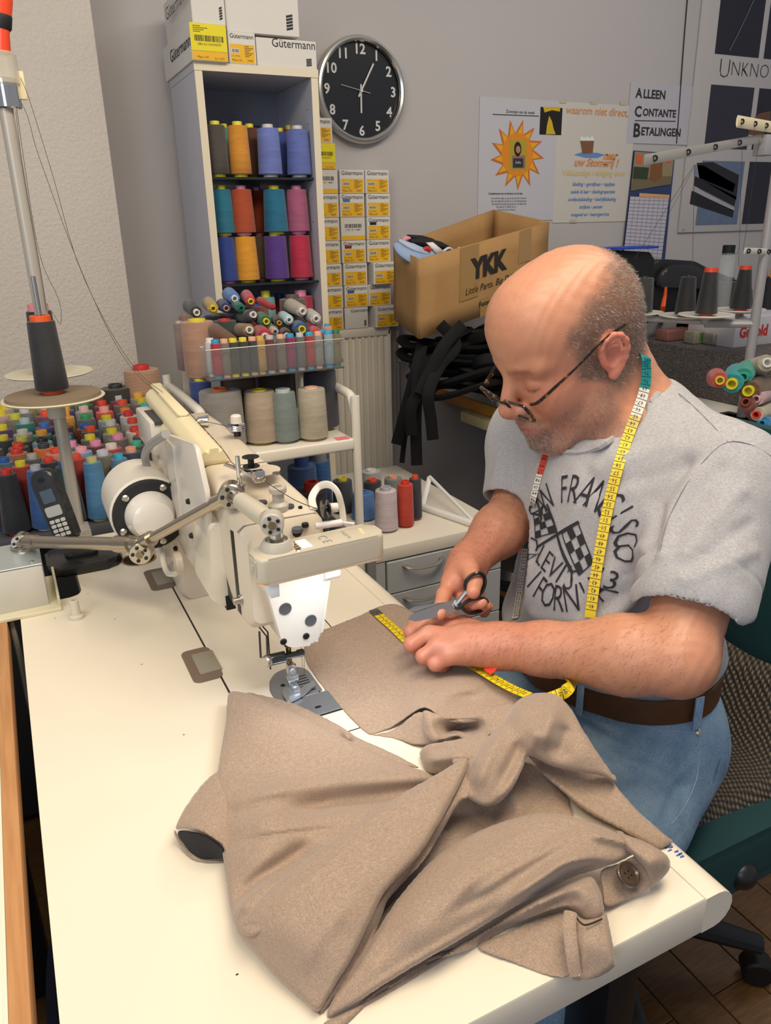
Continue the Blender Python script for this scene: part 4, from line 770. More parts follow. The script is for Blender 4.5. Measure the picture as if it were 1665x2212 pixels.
for dx in (0, .006, .012): add_tube(b, [(HOLE.x+dx, HOLE.y-.004, TZ+.001), (HOLE.x+.006+dx, HOLE.y, TZ+.05), (HOLE.x+.012+dx, HOLE.y-.03, TZ+.085)], .0045, 8, sm=4)
obj('cable_bundle', b, mat('#4a4a4c', .5, name='cable_dark'), MM)['kind'] = 'stuff'
# beige control panel above the arm
nearB, farT = onx(462, 985, .222), onx(340, 848, .222)
CD = (nearB - farT).normalized(); CX_ = Vector((1, 0, 0)); CX_ = (CX_ - CD*CX_.dot(CD)).normalized(); CN = CX_.cross(CD); CN = CN if CN.z > 0 else -CN
b = nb(); Lc = (nearB-farT).length
prof = rpoly([(-.022, -.014), (.020, -.014), (.022, -.006), (.010, .010), (-.008, .010), (-.022, -.002)], .004, 3)
add_prism(b, prof, 0, Lc, axes=(CX_, CN, CD), org=farT, bev=.006, seg=3); cp = obj('control_panel', b, M_beige, MM)
b = nb(); add_prism(b, rpoly([(-.009, .009), (.009, .009), (.009, .015), (-.009, .015)], .003, 3), -.01, Lc*.55, axes=(CX_, CN, CD), org=farT, bev=.004); obj('panel_ridge', b, M_beige, cp)
b = nb(); q = farT + CD*Lc*.45 - CX_*.014 - CN*.024; add_cyl(b, q-CD*.026, q+CD*.03, .013, n=24, bev=.004); obj('panel_joint', b, M_beige, cp)
b = nb(); q = farT + CD*Lc*.5 - CN*.020; add_cyl(b, q, (q.x+.006, q.y+.02, 1.03), .008, n=12); obj('panel_stalk', b, M_steel, cp)
for i in range(6):
    q = farT + CD*Lc*(.60+i*.06) + CX_*.0185 + CN*(-.002); b = nb(); add_box(b, q.x-.0012, q.x+.0012, q.y-.002, q.y+.002, q.z-.0008, q.z+.0016); obj('panel_slot', b, mat('#6d6042', .6, name='slot_brown'), cp)
b = nb(); q = onz(432, 910, 1.045); add_tube(b, [q+Vector((-.012, 0, -.008)), q, q+Vector((.012, -.004, 0))], [.006, .008, .009], 12); obj('chrome_latch', b, M_chrome, MM)
# threads on the machine
M_thr = mat('#3c3630', .8, name='dark_thread')
b = nb(); add_tube(b, [onx(352, 850, .214)+CN*.012, onx(420, 920, .214)+CN*.012, onx(484, 990, .214)+CN*.010, onz(505, 1003, 1.045), onz(540, 1002, 1.05), onz(572, 998, 1.04)], .0005, 5, sm=3)
add_tube(b, [onz(432, 908, 1.05), onz(513, 925, 1.055)], .0005, 5); add_tube(b, [onz(572, 1040, 1.036), onz(640, 1082, 1.034), onx(690, 1100, .30)], .0005, 5, sm=3)
add_tube(b, [(NX, .826, .826), ony(657, 1400, .82), (NX+.001, .826, .776)], .0003, 5); obj('sewing_thread', b, M_thr, MM)['kind'] = 'stuff'
# ================================================================== clamp lamp
LP = thing('machine_lamp', 'greyish beige articulated work lamp shining on the sewing machine head', 'lamp', (-.03, 1.26, TZ))
M_lamp = mat('#c3bba9', .38, coat=.2, name='lamp_beige'); M_arm = mat('#b9aea0', .22, .95, name='lamp_arm')
top = [onz(*q, 1.000) for q in ((529, 1174), (800, 1120), (834, 1161), (559, 1226))]
lx = (top[1]-top[0]); ly = (top[0]-top[3])
ld = ((top[1]+top[2])/2 - (top[0]+top[3])/2); Ll = ld.length; ld.normalize(); ln = Vector((-ld.y, ld.x, 0)).normalized(); Lw = .040
lc = (top[0]+top[1]+top[2]+top[3])/4
Mx = Matrix(((ld.x, ln.x, 0, lc.x), (ld.y, ln.y, 0, lc.y), (ld.z, 0, 1, lc.z), (0, 0, 0, 1)))
b = nb(); add_prism(b, rrect(-Ll/2, Ll/2, -Lw/2, Lw/2, .011, 5), -.030, 0, bev=.004, seg=3); bmesh.ops.transform(b, matrix=Mx, verts=b.verts); lh = obj('lamp_head', b, M_lamp, LP)
b = nb(); add_prism(b, rrect(-Ll/2+.002, Ll/2-.002, -Lw/2+.002, Lw/2-.002, .010, 5), -.0315, -.0302); bmesh.ops.transform(b, matrix=Mx, verts=b.verts)
obj('amber_seam', b, mat('#e8a060', .4, emit=('#e89a50', .5), name='amber_glow'), lh)
b = nb(); add_prism(b, rrect(-.012, Ll/2-.01, -Lw/2+.006, Lw/2-.006, .008, 5), -.0330, -.0317); bmesh.ops.transform(b, matrix=Mx, verts=b.verts)
obj('light_panel', b, mat('#ffffff', .4, emit=('#eef4ff', 3.0), name='led_white'), lh)
b = nb(); add_prism(b, [(-Ll/2+.006, -.030), (-Ll/2+.022, -.030), (-Ll/2+.022, -.047), (-Ll/2+.012, -.047)], -.018, .018, axes=((1, 0, 0), (0, 0, 1), (0, 1, 0)), bev=.002); bmesh.ops.transform(b, matrix=Mx, verts=b.verts); obj('lens_cap', b, mat('#dfe6ee', .3, name='lens_white'), lh)
for i in range(4):
    b = nb(); add_box(b, -.022, -.0105, -.0105+i*.0058, -.0070+i*.0058, .0002, .0010, r=.0004, seg=1); bmesh.ops.transform(b, matrix=Mx, verts=b.verts); obj('light_slot', b, mat('#fff6e4', .4, emit=('#fff2d8', 3.0), name='slot_glow'), lh)
    b = nb(); add_box(b, -.030, -.0235, -.0105+i*.0058, -.0080+i*.0058, .0002, .0008); bmesh.ops.transform(b, matrix=Mx, verts=b.verts); obj('vent_slot', b, mat('#6a4b2e', .7, name='vent_brown'), lh)
b = nb(); cem = mat('#aaa190', .5, name='emboss'); add_me(b, text_me('C E', .015, cem), Mx @ Matrix(((0, 1, 0, .008), (-1, 0, 0, 0), (0, 0, 1, .0006), (0, 0, 0, 1)))); obj('embossed_mark', b, cem, lh, smooth=False)
b = nb(); add_me(b, text_me('MADE IN', .006, cem), Mx @ Matrix(((0, 1, 0, .034), (-1, 0, 0, 0), (0, 0, 1, .0006), (0, 0, 0, 1)))); obj('embossed_mark', b, cem, lh, smooth=False)
b = nb()
for i in range(3): add_sphere(b, Mx @ Vector((Ll/2-.022+i*.001, -.006+i*.006, .0004)), .0016, 8, (1.4, 1, .3))
obj('indicator_dot', b, mat('#f0c896', .5, emit=('#f0b070', .6), name='dot_glow'), lh)['kind'] = 'stuff'
b = nb(); add_lathe(b, [(0, .0012), (.0022, .001), (.0032, 0)], Mx @ Vector((-.028, -.014, 0)), (0, 0, 1), 12); obj('lamp_screw', b, M_steel, lh)
b = nb(); add_box(b, -Ll/2-.0012, -Ll/2+.001, -.012, .006, -.022, -.004, r=.0006, seg=1); add_box(b, -Ll/2-.003, -Ll/2, -.007, -.001, -.016, -.009, r=.0008, seg=1); bmesh.ops.transform(b, matrix=Mx, verts=b.verts); obj('rocker_switch', b, M_grayp, lh)
led = bpy.data.lights.new('lamp_led', 'AREA'); led.shape = 'RECTANGLE'; led.size = .09; led.size_y = .03; led.energy = .17; led.color = (.86, .93, 1.0); led.spread = radians(150)
lo = bpy.data.objects.new('lamp_led', led); COL.objects.link(lo); lo.matrix_world = Mx @ Matrix.Translation((.03, 0, -.0345))
# swivel
sv = Mx @ Vector((-Ll/2+.030, .004, 0))
b = nb(); add_lathe(b, [(.0, 0), (.0185, 0), (.0180, .004), (.0145, .010), (.0125, .0105), (.0120, .006), (0, .006)], sv, (0, 0, 1), 28); obj('swivel_base', b, M_grayp, LP)
b = nb(); add_cyl(b, sv+Vector((0, 0, .005)), sv+Vector((0, 0, .024)), .0075, n=20); obj('swivel_pin', b, M_steel, LP)
J4 = sv + Vector((-.003, 0, .030)); J3 = onk(500, 1068, .915); J2 = onk(303, 1176, 1.06); J1 = onk(48, 1170, 1.255)
def joint(c_, ax, r_, w_, m):
    ax = Vector(ax).normalized(); b = nb(); add_cyl(b, c_-ax*w_/2, c_+ax*w_/2, r_, n=28, bev=.0015); j = obj('joint', b, m, LP)
    b = nb()
    for i in range(5):
        x_, y_, _ = _basis(ax); q = c_+ax*(w_/2+.0004)+(x_*cos(i*1.2566)+y_*sin(i*1.2566))*r_*.62; add_cyl(b, q, q+ax*.0008, r_*.17, n=8)
    obj('dark_hollow', b, M_dark, j)['kind'] = 'stuff'
    b = nb(); add_lathe(b, [(0, 0), (r_*.36, 0), (r_*.36, .003), (0, .003)], c_+ax*(w_/2+.0002), ax, 6); obj('hex_bolt', b, mat('#8a7a60', .35, .9, name='bolt'), j)
cam_dir = (-.35, -.93, .05)
joint(J4, cam_dir, .0125, .020, M_grayp)
nd = (J3-J4); b = nb(); add_tube(b, [J4+nd*.12, J4+nd*.30, J4+nd*.74], [.010, .0115, .0105], 14); obj('neck', b, M_lamp, LP)
b = nb(); add_cyl(b, J4+nd*.72, J3-nd*.05, .0088, n=18); obj('neck_collar', b, M_arm, LP)
joint(J3, cam_dir, .0155, .024, M_arm)
b = nb(); add_cyl(b, J3, J2, .0070, n=20); add_cyl(b, J3+(J2-J3)*.06, J3+(J2-J3)*.16, .0095, n=20); add_cyl(b, J3+(J2-J3)*.86, J3+(J2-J3)*.95, .0108, n=20); obj('upper_arm', b, M_arm, LP)
joint(J2+Vector((0, -.006, -.008)), cam_dir, .0155, .026, M_arm)
b = nb(); add_cyl(b, J2, J1, .0098, n=20); add_cyl(b, J2+(J1-J2)*.06, J2+(J1-J2)*.17, .0125, n=20); add_cyl(b, J2+(J1-J2)*.86, J2+(J1-J2)*.95, .0118, n=20); obj('lower_arm', b, M_arm, LP)
joint(J1, cam_dir, .015, .022, M_arm)
# transformer box of the lamp
b = nb(); add_box(b, -.110, -.006, 1.225, 1.335, TZ+.004, .836, r=.004, seg=2); tb = obj('transformer_box', b, mat('#c9c6bd', .45, name='box_grey'), LP)
b = nb(); add_box(b, -.110, -.006, 1.225, 1.335, .8362, .8384, r=.001, seg=1); obj('lid', b, mat('#b9c3c6', .3, .5, name='lid_zinc'), tb)
for x, y in ((-.085, 1.24), (-.02, 1.24), (-.02, 1.32)): b = nb(); add_sphere(b, (x, y, .8384), .004, 10, (1, 1, .5)); obj('lid_screw', b, M_steel, tb)
b = nb(); add_lathe(b, [(0, 0), (.020, 0), (.019, .004), (.010, .009), (.009, .02), (0, .02)], (J1.x, J1.y, .8384), (0, 0, 1), 24); add_cyl(b, (J1.x, J1.y, .85), J1, .008, n=16); obj('lamp_foot', b, M_arm, LP)
b = nb(); add_box(b, -.122, .010, 1.205, 1.345, TZ+.0, TZ+.006, r=.001, seg=1); add_box(b, .006, .010, 1.215, 1.345, TZ+.006, TZ+.022, r=.001, seg=1); obj('mounting_plate', b, mat('#d9d2b4', .5, name='plate_cream'), LP)
b = nb(); add_tube(b, [(-.066, 1.23, TZ), (-.0625, 1.20, .70), (-.0605, 1.16, .62), (-.0605, 1.21, .60)], .0045, 8, sm=3); obj('clamp_strap', b, mat('#a8a59c', .4, .6, name='strap_steel'), LP)
# ================================================================== telephone
PB = onz(165, 1205, TZ)
ph = thing('cordless_phone', 'black cordless telephone handset standing in its charging base on the table', 'telephone', (PB.x, PB.y, TZ))
cs = [onz(*q, TZ+.012) for q in ((95, 1222), (222, 1208), (232, 1185), (215, 1172), (100, 1178))]
b = nb(); bc = Vector((.062, 1.385, TZ)); 
add_prism(b, rpoly([(-.062, -.048), (.048, -.048), (.066, -.02), (.066, .04), (.05, .06), (-.062, .06)], .026, 6), 0, .018, org=bc, bev=.006, seg=3); obj('charging_base', b, mat('#1c1d20', .35, coat=.2, name='phone_black'), ph)
b = nb(); add_prism(b, rrect(-.030, .026, -.012, .030, .012), .017, .026, org=bc, bev=.003); obj('cradle', b, M_dark, ph)
hb, ht_ = ony(150, 1165, 1.39), ony(88, 1015, 1.425)
hd = (ht_-hb).normalized(); hx = Vector((.80, -.60, 0)); hx = (hx-hd*hx.dot(hd)).normalized(); hn = hd.cross(hx); hn = hn if hn.y < 0 else -hn
HL = (ht_-hb).length
b = nb(); add_prism(b, rpoly([(-.021, 0), (.021, 0), (.024, HL*.5), (.022, HL), (-.022, HL), (-.024, HL*.5)], [.006, .006, .03, .016, .016, .03], 5), -.010, .010, axes=(hx, hd, hn), org=hb, bev=.005, seg=3); hs = obj('handset', b, mat('#26282b', .35, coat=.3, name='phone_dark'), ph)
b = nb(); add_prism(b, rrect(-.013, .013, HL*.55, HL*.73, .002), .0100, .0108, axes=(hx, hd, hn), org=hb); obj('display', b, mat('#4a5a6e', .2, name='lcd'), hs)
b = nb(); add_prism(b, rrect(-.006, .006, HL*.84, HL*.90, .003), .0100, .0106, axes=(hx, hd, hn), org=hb); obj('earpiece', b, M_black, hs)
b = nb(); add_prism(b, rrect(-.016, .016, HL*.36, HL*.50, .003), .0100, .0114, axes=(hx, hd, hn), org=hb, bev=.0006, seg=1); obj('navigation_key', b, mat('#b5b4b0', .4, name='key_silver'), hs)
for r_ in range(4):
    for q_ in range(3):
        b = nb(); add_prism(b, rrect(-.0165+q_*.0115, -.0070+q_*.0115, HL*(.29-r_*.065)-.003, HL*(.29-r_*.065)+.0035, .002, 3), .0100, .0113, axes=(hx, hd, hn), org=hb, bev=.0004, seg=1); obj('key', b, mat('#c9c8c4', .4, name='key_grey'), hs)
# ================================================================== thread stand with two discs (left)
PXY = (.070, 1.55)
st = thing('thread_stand', 'tall grey thread stand pole with two cream discs rising behind the telephone', 'thread stand', (*PXY, TZ-.04))
# foot clamps to the table's far edge
M_pole = mat('#b9b2a8', .4, .35, name='pole_grey')
b = nb(); add_box(b, PXY[0]-.02, PXY[0]+.02, 1.505, 1.56, TZ, TZ+.02, r=.003); add_cyl(b, (*PXY, .70), (*PXY, 1.555), .0115, n=20); obj('pole', b, M_pole, st)
ZD = 1.04
d1, d2 = onz(117, 862, ZD), onz(107, 808, ZD)
kk1 = pix(d1)[2]; RD = 105*kk1/FPX
b = nb(); add_tube(b, [d1+Vector((0, 0, -.014)), (PXY[0], PXY[1], ZD-.014), d2+Vector((0, 0, -.014))], .006, 8); obj('cross_arm', b, M_pole, st)
b = nb(); add_cyl(b, (d1.x, d1.y, ZD-.035), (d1.x, d1.y, ZD), .016, n=16, bev=.002); obj('disc_holder', b, M_grayp, st)
for d_, nm_ in ((d1, 0), (d2, 1)):
    b = nb(); add_lathe(b, [(0, -.003), (RD*.5, -.003), (RD*.97, .0005), (RD, .003), (RD*.985, .0045), (RD*.5, .0), (0, .0)], (d_.x, d_.y, ZD), (0, 0, 1), 48); dd = obj('spool_disc', b, mat('#ddd6be', .45, name='disc_cream'), st)
    if nm_ == 0: b = nb(); add_lathe(b, [(.0, .001), (RD*.93, .0035), (RD*.92, .010), (RD*.5, .0105), (0, .010)], (d_.x, d_.y, ZD), (0, 0, 1), 48); obj('foam_pad', b, mat('#877660', .95, bump=(600, .9), name='foam'), dd)
    b = nb(); add_cyl(b, (d_.x, d_.y, ZD), (d_.x, d_.y, ZD+.215 - nm_*.0), .0042, n=14, bev=.001); obj('spike', b, M_steel, st)
zc = ony(103, 680, d1.y).z
cone((d1.x, d1.y, ZD+.0108), zc-ZD-.0108, .0285, .0235, '#1c1e26', '#e05a20', 'tall black thread cone with orange rims on the front disc of the stand', None, capf=.07, foot=.055, cr=.60, hollow=True)
zc2 = ony(93, 655, d2.y).z
cone((d2.x, d2.y, ZD+.0005), zc2-ZD-.0005, .030, .0245, '#1b1d22', '#dd8a92', 'black thread cone with pink rim behind the orange rimmed one on the stand', None, capf=.10, cr=.66)
# head of the stand: clear plastic clamp and orange screwdriver held in it
hz = 1.49
hp = Vector((PXY[0]+.006, PXY[1], ony(15, 170, PXY[1]).z))
b = nb(); add_cyl(b, hp+Vector((0, 0, -.045)), hp+Vector((0, 0, .0)), .020, n=20, bev=.002); obj('chrome_socket', b, M_chrome, st)
b = nb(); add_cyl(b, hp+Vector((0, 0, -.012)), hp+Vector((0, 0, .038)), .0235, n=20, bev=.004); obj('clear_cap', b, mat('#cfc9ba', .15, alpha=.55, name='clear_yellow'), st)
b = nb(); add_box(b, hp.x+.018, hp.x+.030, hp.y-.005, hp.y+.005, hp.z-.03, hp.z+.012, r=.002); obj('yellow_clip', b, M_beige, st)
sd = hp+Vector((.004, 0, .036))
t = thing('orange_screwdriver', 'orange and black screwdriver handle sticking up at the top left corner', 'screwdriver', sd)
b = nb(); add_lathe(b, [(0, 0), (.011, 0), (.012, .006), (.0105, .03), (.013, .045), (.016, .075), (.016, .11), (.012, .13), (0, .135)], sd, (.16, 0, 1), 24); obj('handle', b, mat('#e8481c', .35, coat=.3, name='orange_handle'), t)
b = nb(); add_lathe(b, [(.0118, .034), (.0138, .037), (.0148, .052), (.0146, .055)], sd, (.16, 0, 1), 24); obj('grip_band', b, M_dark, t)
# hanging threads from stand head
b = nb(); M_line = mat('#4a443c', .8, name='thread_line')
e0 = hp+Vector((.024, 0, .0))
def hang(px, y0, y1):
    n_ = len(px); return [ony(q[0], q[1], y0+(y1-y0)*i/(n_-1)) for i, q in enumerate(px)]
for P_ in (hang([(44, 168), (60, 205), (90, 300), (120, 400), (165, 560), (230, 700), (295, 800), (352, 848)], 1.50, 1.22), hang([(42, 215), (60, 252), (78, 320), (108, 405), (150, 520), (195, 630), (245, 735), (292, 805), (343, 850)], 1.50, 1.22),
           hang([(36, 235), (55, 370), (75, 500), (95, 580), (128, 650), (131, 700), (112, 672)], 1.50, d2.y), hang([(34, 240), (50, 370), (72, 500), (88, 590), (100, 672)], 1.50, d1.y)):
    add_tube(b, P_, .00045, 5, sm=3)
tag(obj('hanging_threads', b, M_line), 'fine dark threads hanging from the top of the thread stand to the machine', 'thread', kind='stuff')
# ================================================================== brown trousers on the table
s = N('wool_twill'); c = s.co()
n1 = s.noise(s.co('Object', (1, .12, 1), (0, 0, radians(35))), 1500, 2, .7); n2 = s.noise(s.co('Object', (.12, 1, 1), (0, 0, radians(35))), 1500, 2, .7); n3 = s.noise(c, 1100, 3, .7)
f = s.math('ADD', s.math('MULTIPLY', n1, .40), s.math('ADD', s.math('MULTIPLY', n2, .40), s.math('MULTIPLY', n3, .2)))
s.bsdf(Base_Color=s.ramp(f, [(.38, '#8f7b69'), (.50, '#a38d7b'), (.62, '#b7a190')]), Roughness=.78, Sheen_Weight=.35, Sheen_Roughness=.4)
s.set(s.b.inputs['Specular IOR Level'], .25)
s.bump(f, .25, .0005); M_wool = s.m
M_leg_fill = mat('#14161f', .7, name='dark_fill')
from mathutils.geometry import delaunay_2d_cdt
def _tps(ctrl):
    P = np.array([(a, b_) for a, b_, _ in ctrl], float)/100; z = np.array([q[2] for q in ctrl], float); n = len(P)
    d = np.sqrt(((P[:, None]-P[None])**2).sum(-1)); K = np.where(d > 0, d**2*np.log(d+1e-12), 0) + np.eye(n)*.02
    A = np.zeros((n+3, n+3)); A[:n, :n] = K; A[:n, n] = 1; A[:n, n+1:] = P; A[n:, :n] = A[:n, n:].T
    w_ = np.linalg.solve(A, np.concatenate([z, [0, 0, 0]]))
    def f(Q):
        Q = np.asarray(Q, float)/100; d = np.sqrt(((Q[:, None]-P[None])**2).sum(-1)); K = np.where(d > 0, d**2*np.log(d+1e-12), 0); return K @ w_[:n] + w_[n] + Q @ w_[n+1:]
    return f
def _dpoly(Q, pl, closed=False):
    Q = np.asarray(Q, float); best = np.full(len(Q), 1e9); P = np.array([(q[0], q[1]) for q in pl], float)
    m = len(P) if closed else len(P)-1
    for i in range(m):
        a, b_ = P[i], P[(i+1) % len(P)]; ab = b_-a; t = np.clip(((Q-a)@ab)/(ab@ab+1e-9), 0, 1); best = np.minimum(best, np.hypot(*(Q-(a+t[:, None]*ab)).T))
    return best
def resample(pl, step, closed=True):
    out = []; n = len(pl)
    for i in range(n if closed else n-1):
        a, b_ = np.array(pl[i], float), np.array(pl[(i+1) % n], float); m = max(1, int(hypot(*(b_-a)[:2])/step))
        out += [tuple(a+(b_-a)*j/m) for j in range(m)]
    return out
def crom(pl, closed=True, k=4):
    """round an outline through its points"""
    P = [np.array(q, float) for q in pl]; n = len(P); out = []
    for i in range(n if closed else n-1):
        a, b_, c, d = (P[(i-1) % n] if closed else P[max(i-1, 0)]), P[i], P[(i+1) % n], (P[(i+2) % n] if closed else P[min(i+2, n-1)])
        for j in range(k):
            t = j/k; out.append(tuple(.5*((2*b_)+(c-a)*t+(2*a-5*b_+4*c-d)*t*t+(3*b_-a-3*c+d)*t**3)))
    if not closed: out.append(tuple(P[-1]))
    return out
def cloth(name, outline, inner, folds, parent, m, ret=None, roll=5, rw=11, step=5, thick=.0011, base=TZ, noise=1.2, rnd=True, seedv=0):
    """a cloth panel. outline (x,y,height mm) in picture coordinates, lifted to its own 3D position above the table; folds = ridges/valleys (polyline, mm, px)"""
    ol = crom(outline) if rnd else outline
    rs = resample(ol, step); O = [(q[0], q[1]) for q in rs]
    ctrl = list(outline) + list(inner); f = _tps(ctrl)
    xs = [q[0] for q in O]; ys = [q[1] for q in O]; P = np.array(O)
    gx, gy = np.meshgrid(np.arange(min(xs), max(xs), step), np.arange(min(ys), max(ys), step)); gx = gx + (np.arange(gx.shape[0]) % 2)[:, None]*step/2
    G = np.c_[gx.ravel(), gy.ravel()]; ins = np.zeros(len(G), bool)
    for i in range(len(P)):
        a, b_ = P[i-1], P[i]; cnd = ((a[1] > G[:, 1]) != (b_[1] > G[:, 1])); xx = (b_[0]-a[0])*(G[:, 1]-a[1])/(b_[1]-a[1]+1e-12)+a[0]; ins ^= cnd & (G[:, 0] < xx)
    G = G[ins]; G = G[_dpoly(G, O, True) > step*.5]
    V = [Vector(q) for q in O] + [Vector(q) for q in G]
    r_ = delaunay_2d_cdt(V, [], [list(range(len(O)))], 1, 1e-4); V2 = np.array([(v.x, v.y) for v in r_[0]])
    z = f(V2); dE = _dpoly(V2, O, True); t = np.clip(dE/rw, 0, 1); z = z + roll*(np.sqrt(1-(1-t)**2)-1)
    for pl, amp, wd in folds:
        pl = crom(pl, False); P_f = np.array([(q[0], q[1]) for q in pl]); sl = np.r_[0, np.cumsum(np.hypot(*np.diff(P_f, axis=0).T))]; best = np.full(len(V2), 1e9); par = np.zeros(len(V2))
        for q in range(len(P_f)-1):
            ab = P_f[q+1]-P_f[q]; tt = np.clip(((V2-P_f[q])@ab)/(ab@ab+1e-9), 0, 1); dd = np.hypot(*(V2-(P_f[q]+tt[:, None]*ab)).T); mk = dd < best; best = np.where(mk, dd, best); par = np.where(mk, (sl[q]+tt*(sl[q+1]-sl[q]))/sl[-1], par)
        e_ = np.clip(np.minimum(par, 1-par)/.28, 0, 1); e_ = .12+.88*e_*e_*(3-2*e_); z = z + amp*np.exp(-(best/(wd*1.15*(.75+.35*e_)))**2)*1.2*e_
    z = z + noise*(np.sin(V2[:, 0]*.031+seedv+1.3*np.sin(V2[:, 1]*.017))*np.cos(V2[:, 1]*.027+V2[:, 0]*.011+seedv))
    z = np.maximum(z, .6)
    b = nb(); vs_ = [b.verts.new(onz(x, y, base+zz/1000)) for (x, y), zz in zip(V2, z)]
    for fc in r_[2]:
        try: b.faces.new([vs_[i] for i in fc])
        except ValueError: pass
    if (roll >= 4) if ret is None else ret:   # the cloth turns back under itself at the fold
        mp = {}
        for vi, og in enumerate(r_[3]):
            for q in og:
                if q < len(O): mp[q] = vi
        nO = len(O); ar = sum(O[i-1][0]*O[i][1]-O[i][0]*O[i-1][1] for i in range(nO)); sg_ = 1 if ar > 0 else -1; prev = [vs_[mp[i]] for i in range(nO)]
        for inn, dz in ((1.5, 2.2), (6, 4.6), (15, 6.0)):
            cur = []
            for i in range(nO):
                p0, p1 = O[i-3], O[(i+3) % nO]; tx, ty = p1[0]-p0[0], p1[1]-p0[1]; L_ = hypot(tx, ty)+1e-6; cur.append(b.verts.new(onz(O[i][0]-ty/L_*inn*sg_, O[i][1]+tx/L_*inn*sg_, base+max(.3, z[mp[i]]-dz)/1000)))
            for i in range(nO):
                j = (i+1) % nO
                try: b.faces.new((prev[i], prev[j], cur[j], cur[i]))
                except ValueError: pass
            prev = cur
    me = fin(b, 80, name=name, mats=[m]); o = _link(name, me, parent)
    s2 = o.modifiers.new('soften', 'SMOOTH'); s2.factor = .5; s2.iterations = 4
    sm = o.modifiers.new('thickness', 'SOLIDIFY'); sm.thickness = thick; sm.offset = -1
    if me.polygons and sum(p.normal.z for p in me.polygons) < 0: me.flip_normals()
    o['zf'] = 0; del o['zf']; return o
c0 = onz(850, 1800, TZ)
TR = thing('trousers', 'taupe brown wool trousers heaped in folds over the near end of the sewing table', 'trousers', (c0.x, c0.y, TZ))
# leg lying flat to the right of the needle plate
cloth('flat_leg', [(668,1372,3),(715,1352,3),(780,1326,3),(812,1310,3),(848,1302,4),(880,1313,4),(930,1345,5),(985,1395,8),(1030,1430,10),(1075,1462,14),(1115,1500,20),(1125,1535,22),(1060,1560,24),(1000,1560,26),(955,1555,28),(930,1535,32),(912,1530,30),(885,1546,16),(850,1570,5),(815,1585,3),(795,1588,2),(770,1566,2),(735,1530,2),(700,1490,2),(668,1445,2),(655,1410,3)],
      [(760,1420,3),(850,1400,4),(860,1480,4),(800,1520,3),(950,1450,8),(900,1420,7),(1000,1500,20),(1050,1500,18)],
      [([(880,1395),(950,1450),(1040,1480)],4,14),([(930,1520),(990,1490),(1060,1478)],7,13),([(905,1530),(960,1505),(1060,1515)],-4,9),([(720,1360),(860,1465),(900,1520)],.8,3),([(700,1400),(760,1420),(800,1410)],1.2,22)], TR, M_wool, roll=2, rw=7, seedv=1)
# under-side of the lifted edge and the scroll folds in the middle
cloth('fold_underside', [(800,1588,1),(850,1574,4),(905,1535,26),(935,1560,22),(950,1600,10),(900,1612,3),(850,1596,1)], [], [], TR, M_wool, roll=1, rw=6)
cloth('middle_fold', [(915,1532,36),(960,1545,40),(1020,1548,44),(1070,1525,46),(1110,1520,50),(1110,1570,50),(1060,1590,40),(1010,1598,34),(985,1592,28),(955,1600,24),(935,1606,20),(918,1590,22),(912,1560,28)], [(1000,1572,14),(960,1578,18)],
      [([(955,1588),(1000,1572),(1050,1572)],-16,11),([(925,1545),(935,1580),(955,1600)],5,7)], TR, M_wool, roll=4, rw=8, seedv=2)
cloth('middle_fold', [(905,1622,14),(925,1606,26),(960,1600,34),(1010,1590,42),(1050,1578,48),(1058,1600,50),(1040,1640,46),(1010,1650,40),(985,1662,30),(950,1672,16),(920,1668,8),(908,1645,8)], [(990,1620,44),(945,1635,24)],
      [([(915,1645),(950,1640),(1000,1632)],7,9),([(920,1620),(960,1618),(1010,1608)],-4,8)], TR, M_wool, roll=5, rw=9, seedv=3)
# inner dark layer between the folds
cloth('inner_layer', [(950,1690,4),(1040,1650,6),(1140,1645,8),(1200,1690,7),(1232,1735,5),(1235,1790,4),(1150,1810,4),(1060,1840,4),(980,1880,4),(860,1980,3),(800,2060,3),(780,2040,3),(850,1900,4)], [(1080,1700,10)], [([(1080,1680),(1120,1740),(1100,1770)],5,14)], TR, M_wool, roll=2, rw=8, seedv=4)
# left leg opening
cloth('leg_opening', [(377,1792,20),(392,1755,24),(420,1712,26),(462,1668,24),(510,1660,24),(520,1760,22),(500,1856,20),(478,1826,30),(440,1800,34),(404,1791,30)], [(440,1740,34),(480,1740,34)], [([(400,1790),(440,1795),(480,1830)],3,6)], TR, M_wool, roll=3, rw=7, seedv=5)
cloth('leg_opening_fill', [(381,1797,17),(404,1794,27),(440,1803,30),(478,1829,25),(496,1856,16),(470,1858,3),(428,1855,3),(400,1832,5)], [], [], TR, M_leg_fill, roll=0, rw=4, noise=0, seedv=5)  # near-black sheet closing the mouth of the leg
cloth('leg_hem', [(375,1795,17),(382,1800,17),(402,1834,5),(430,1857,3),(500,1857,3),(500,1863,2),(428,1863,2),(396,1842,3),(378,1812,9)], [], [], TR, M_wool, roll=1, rw=3, step=4, noise=0)
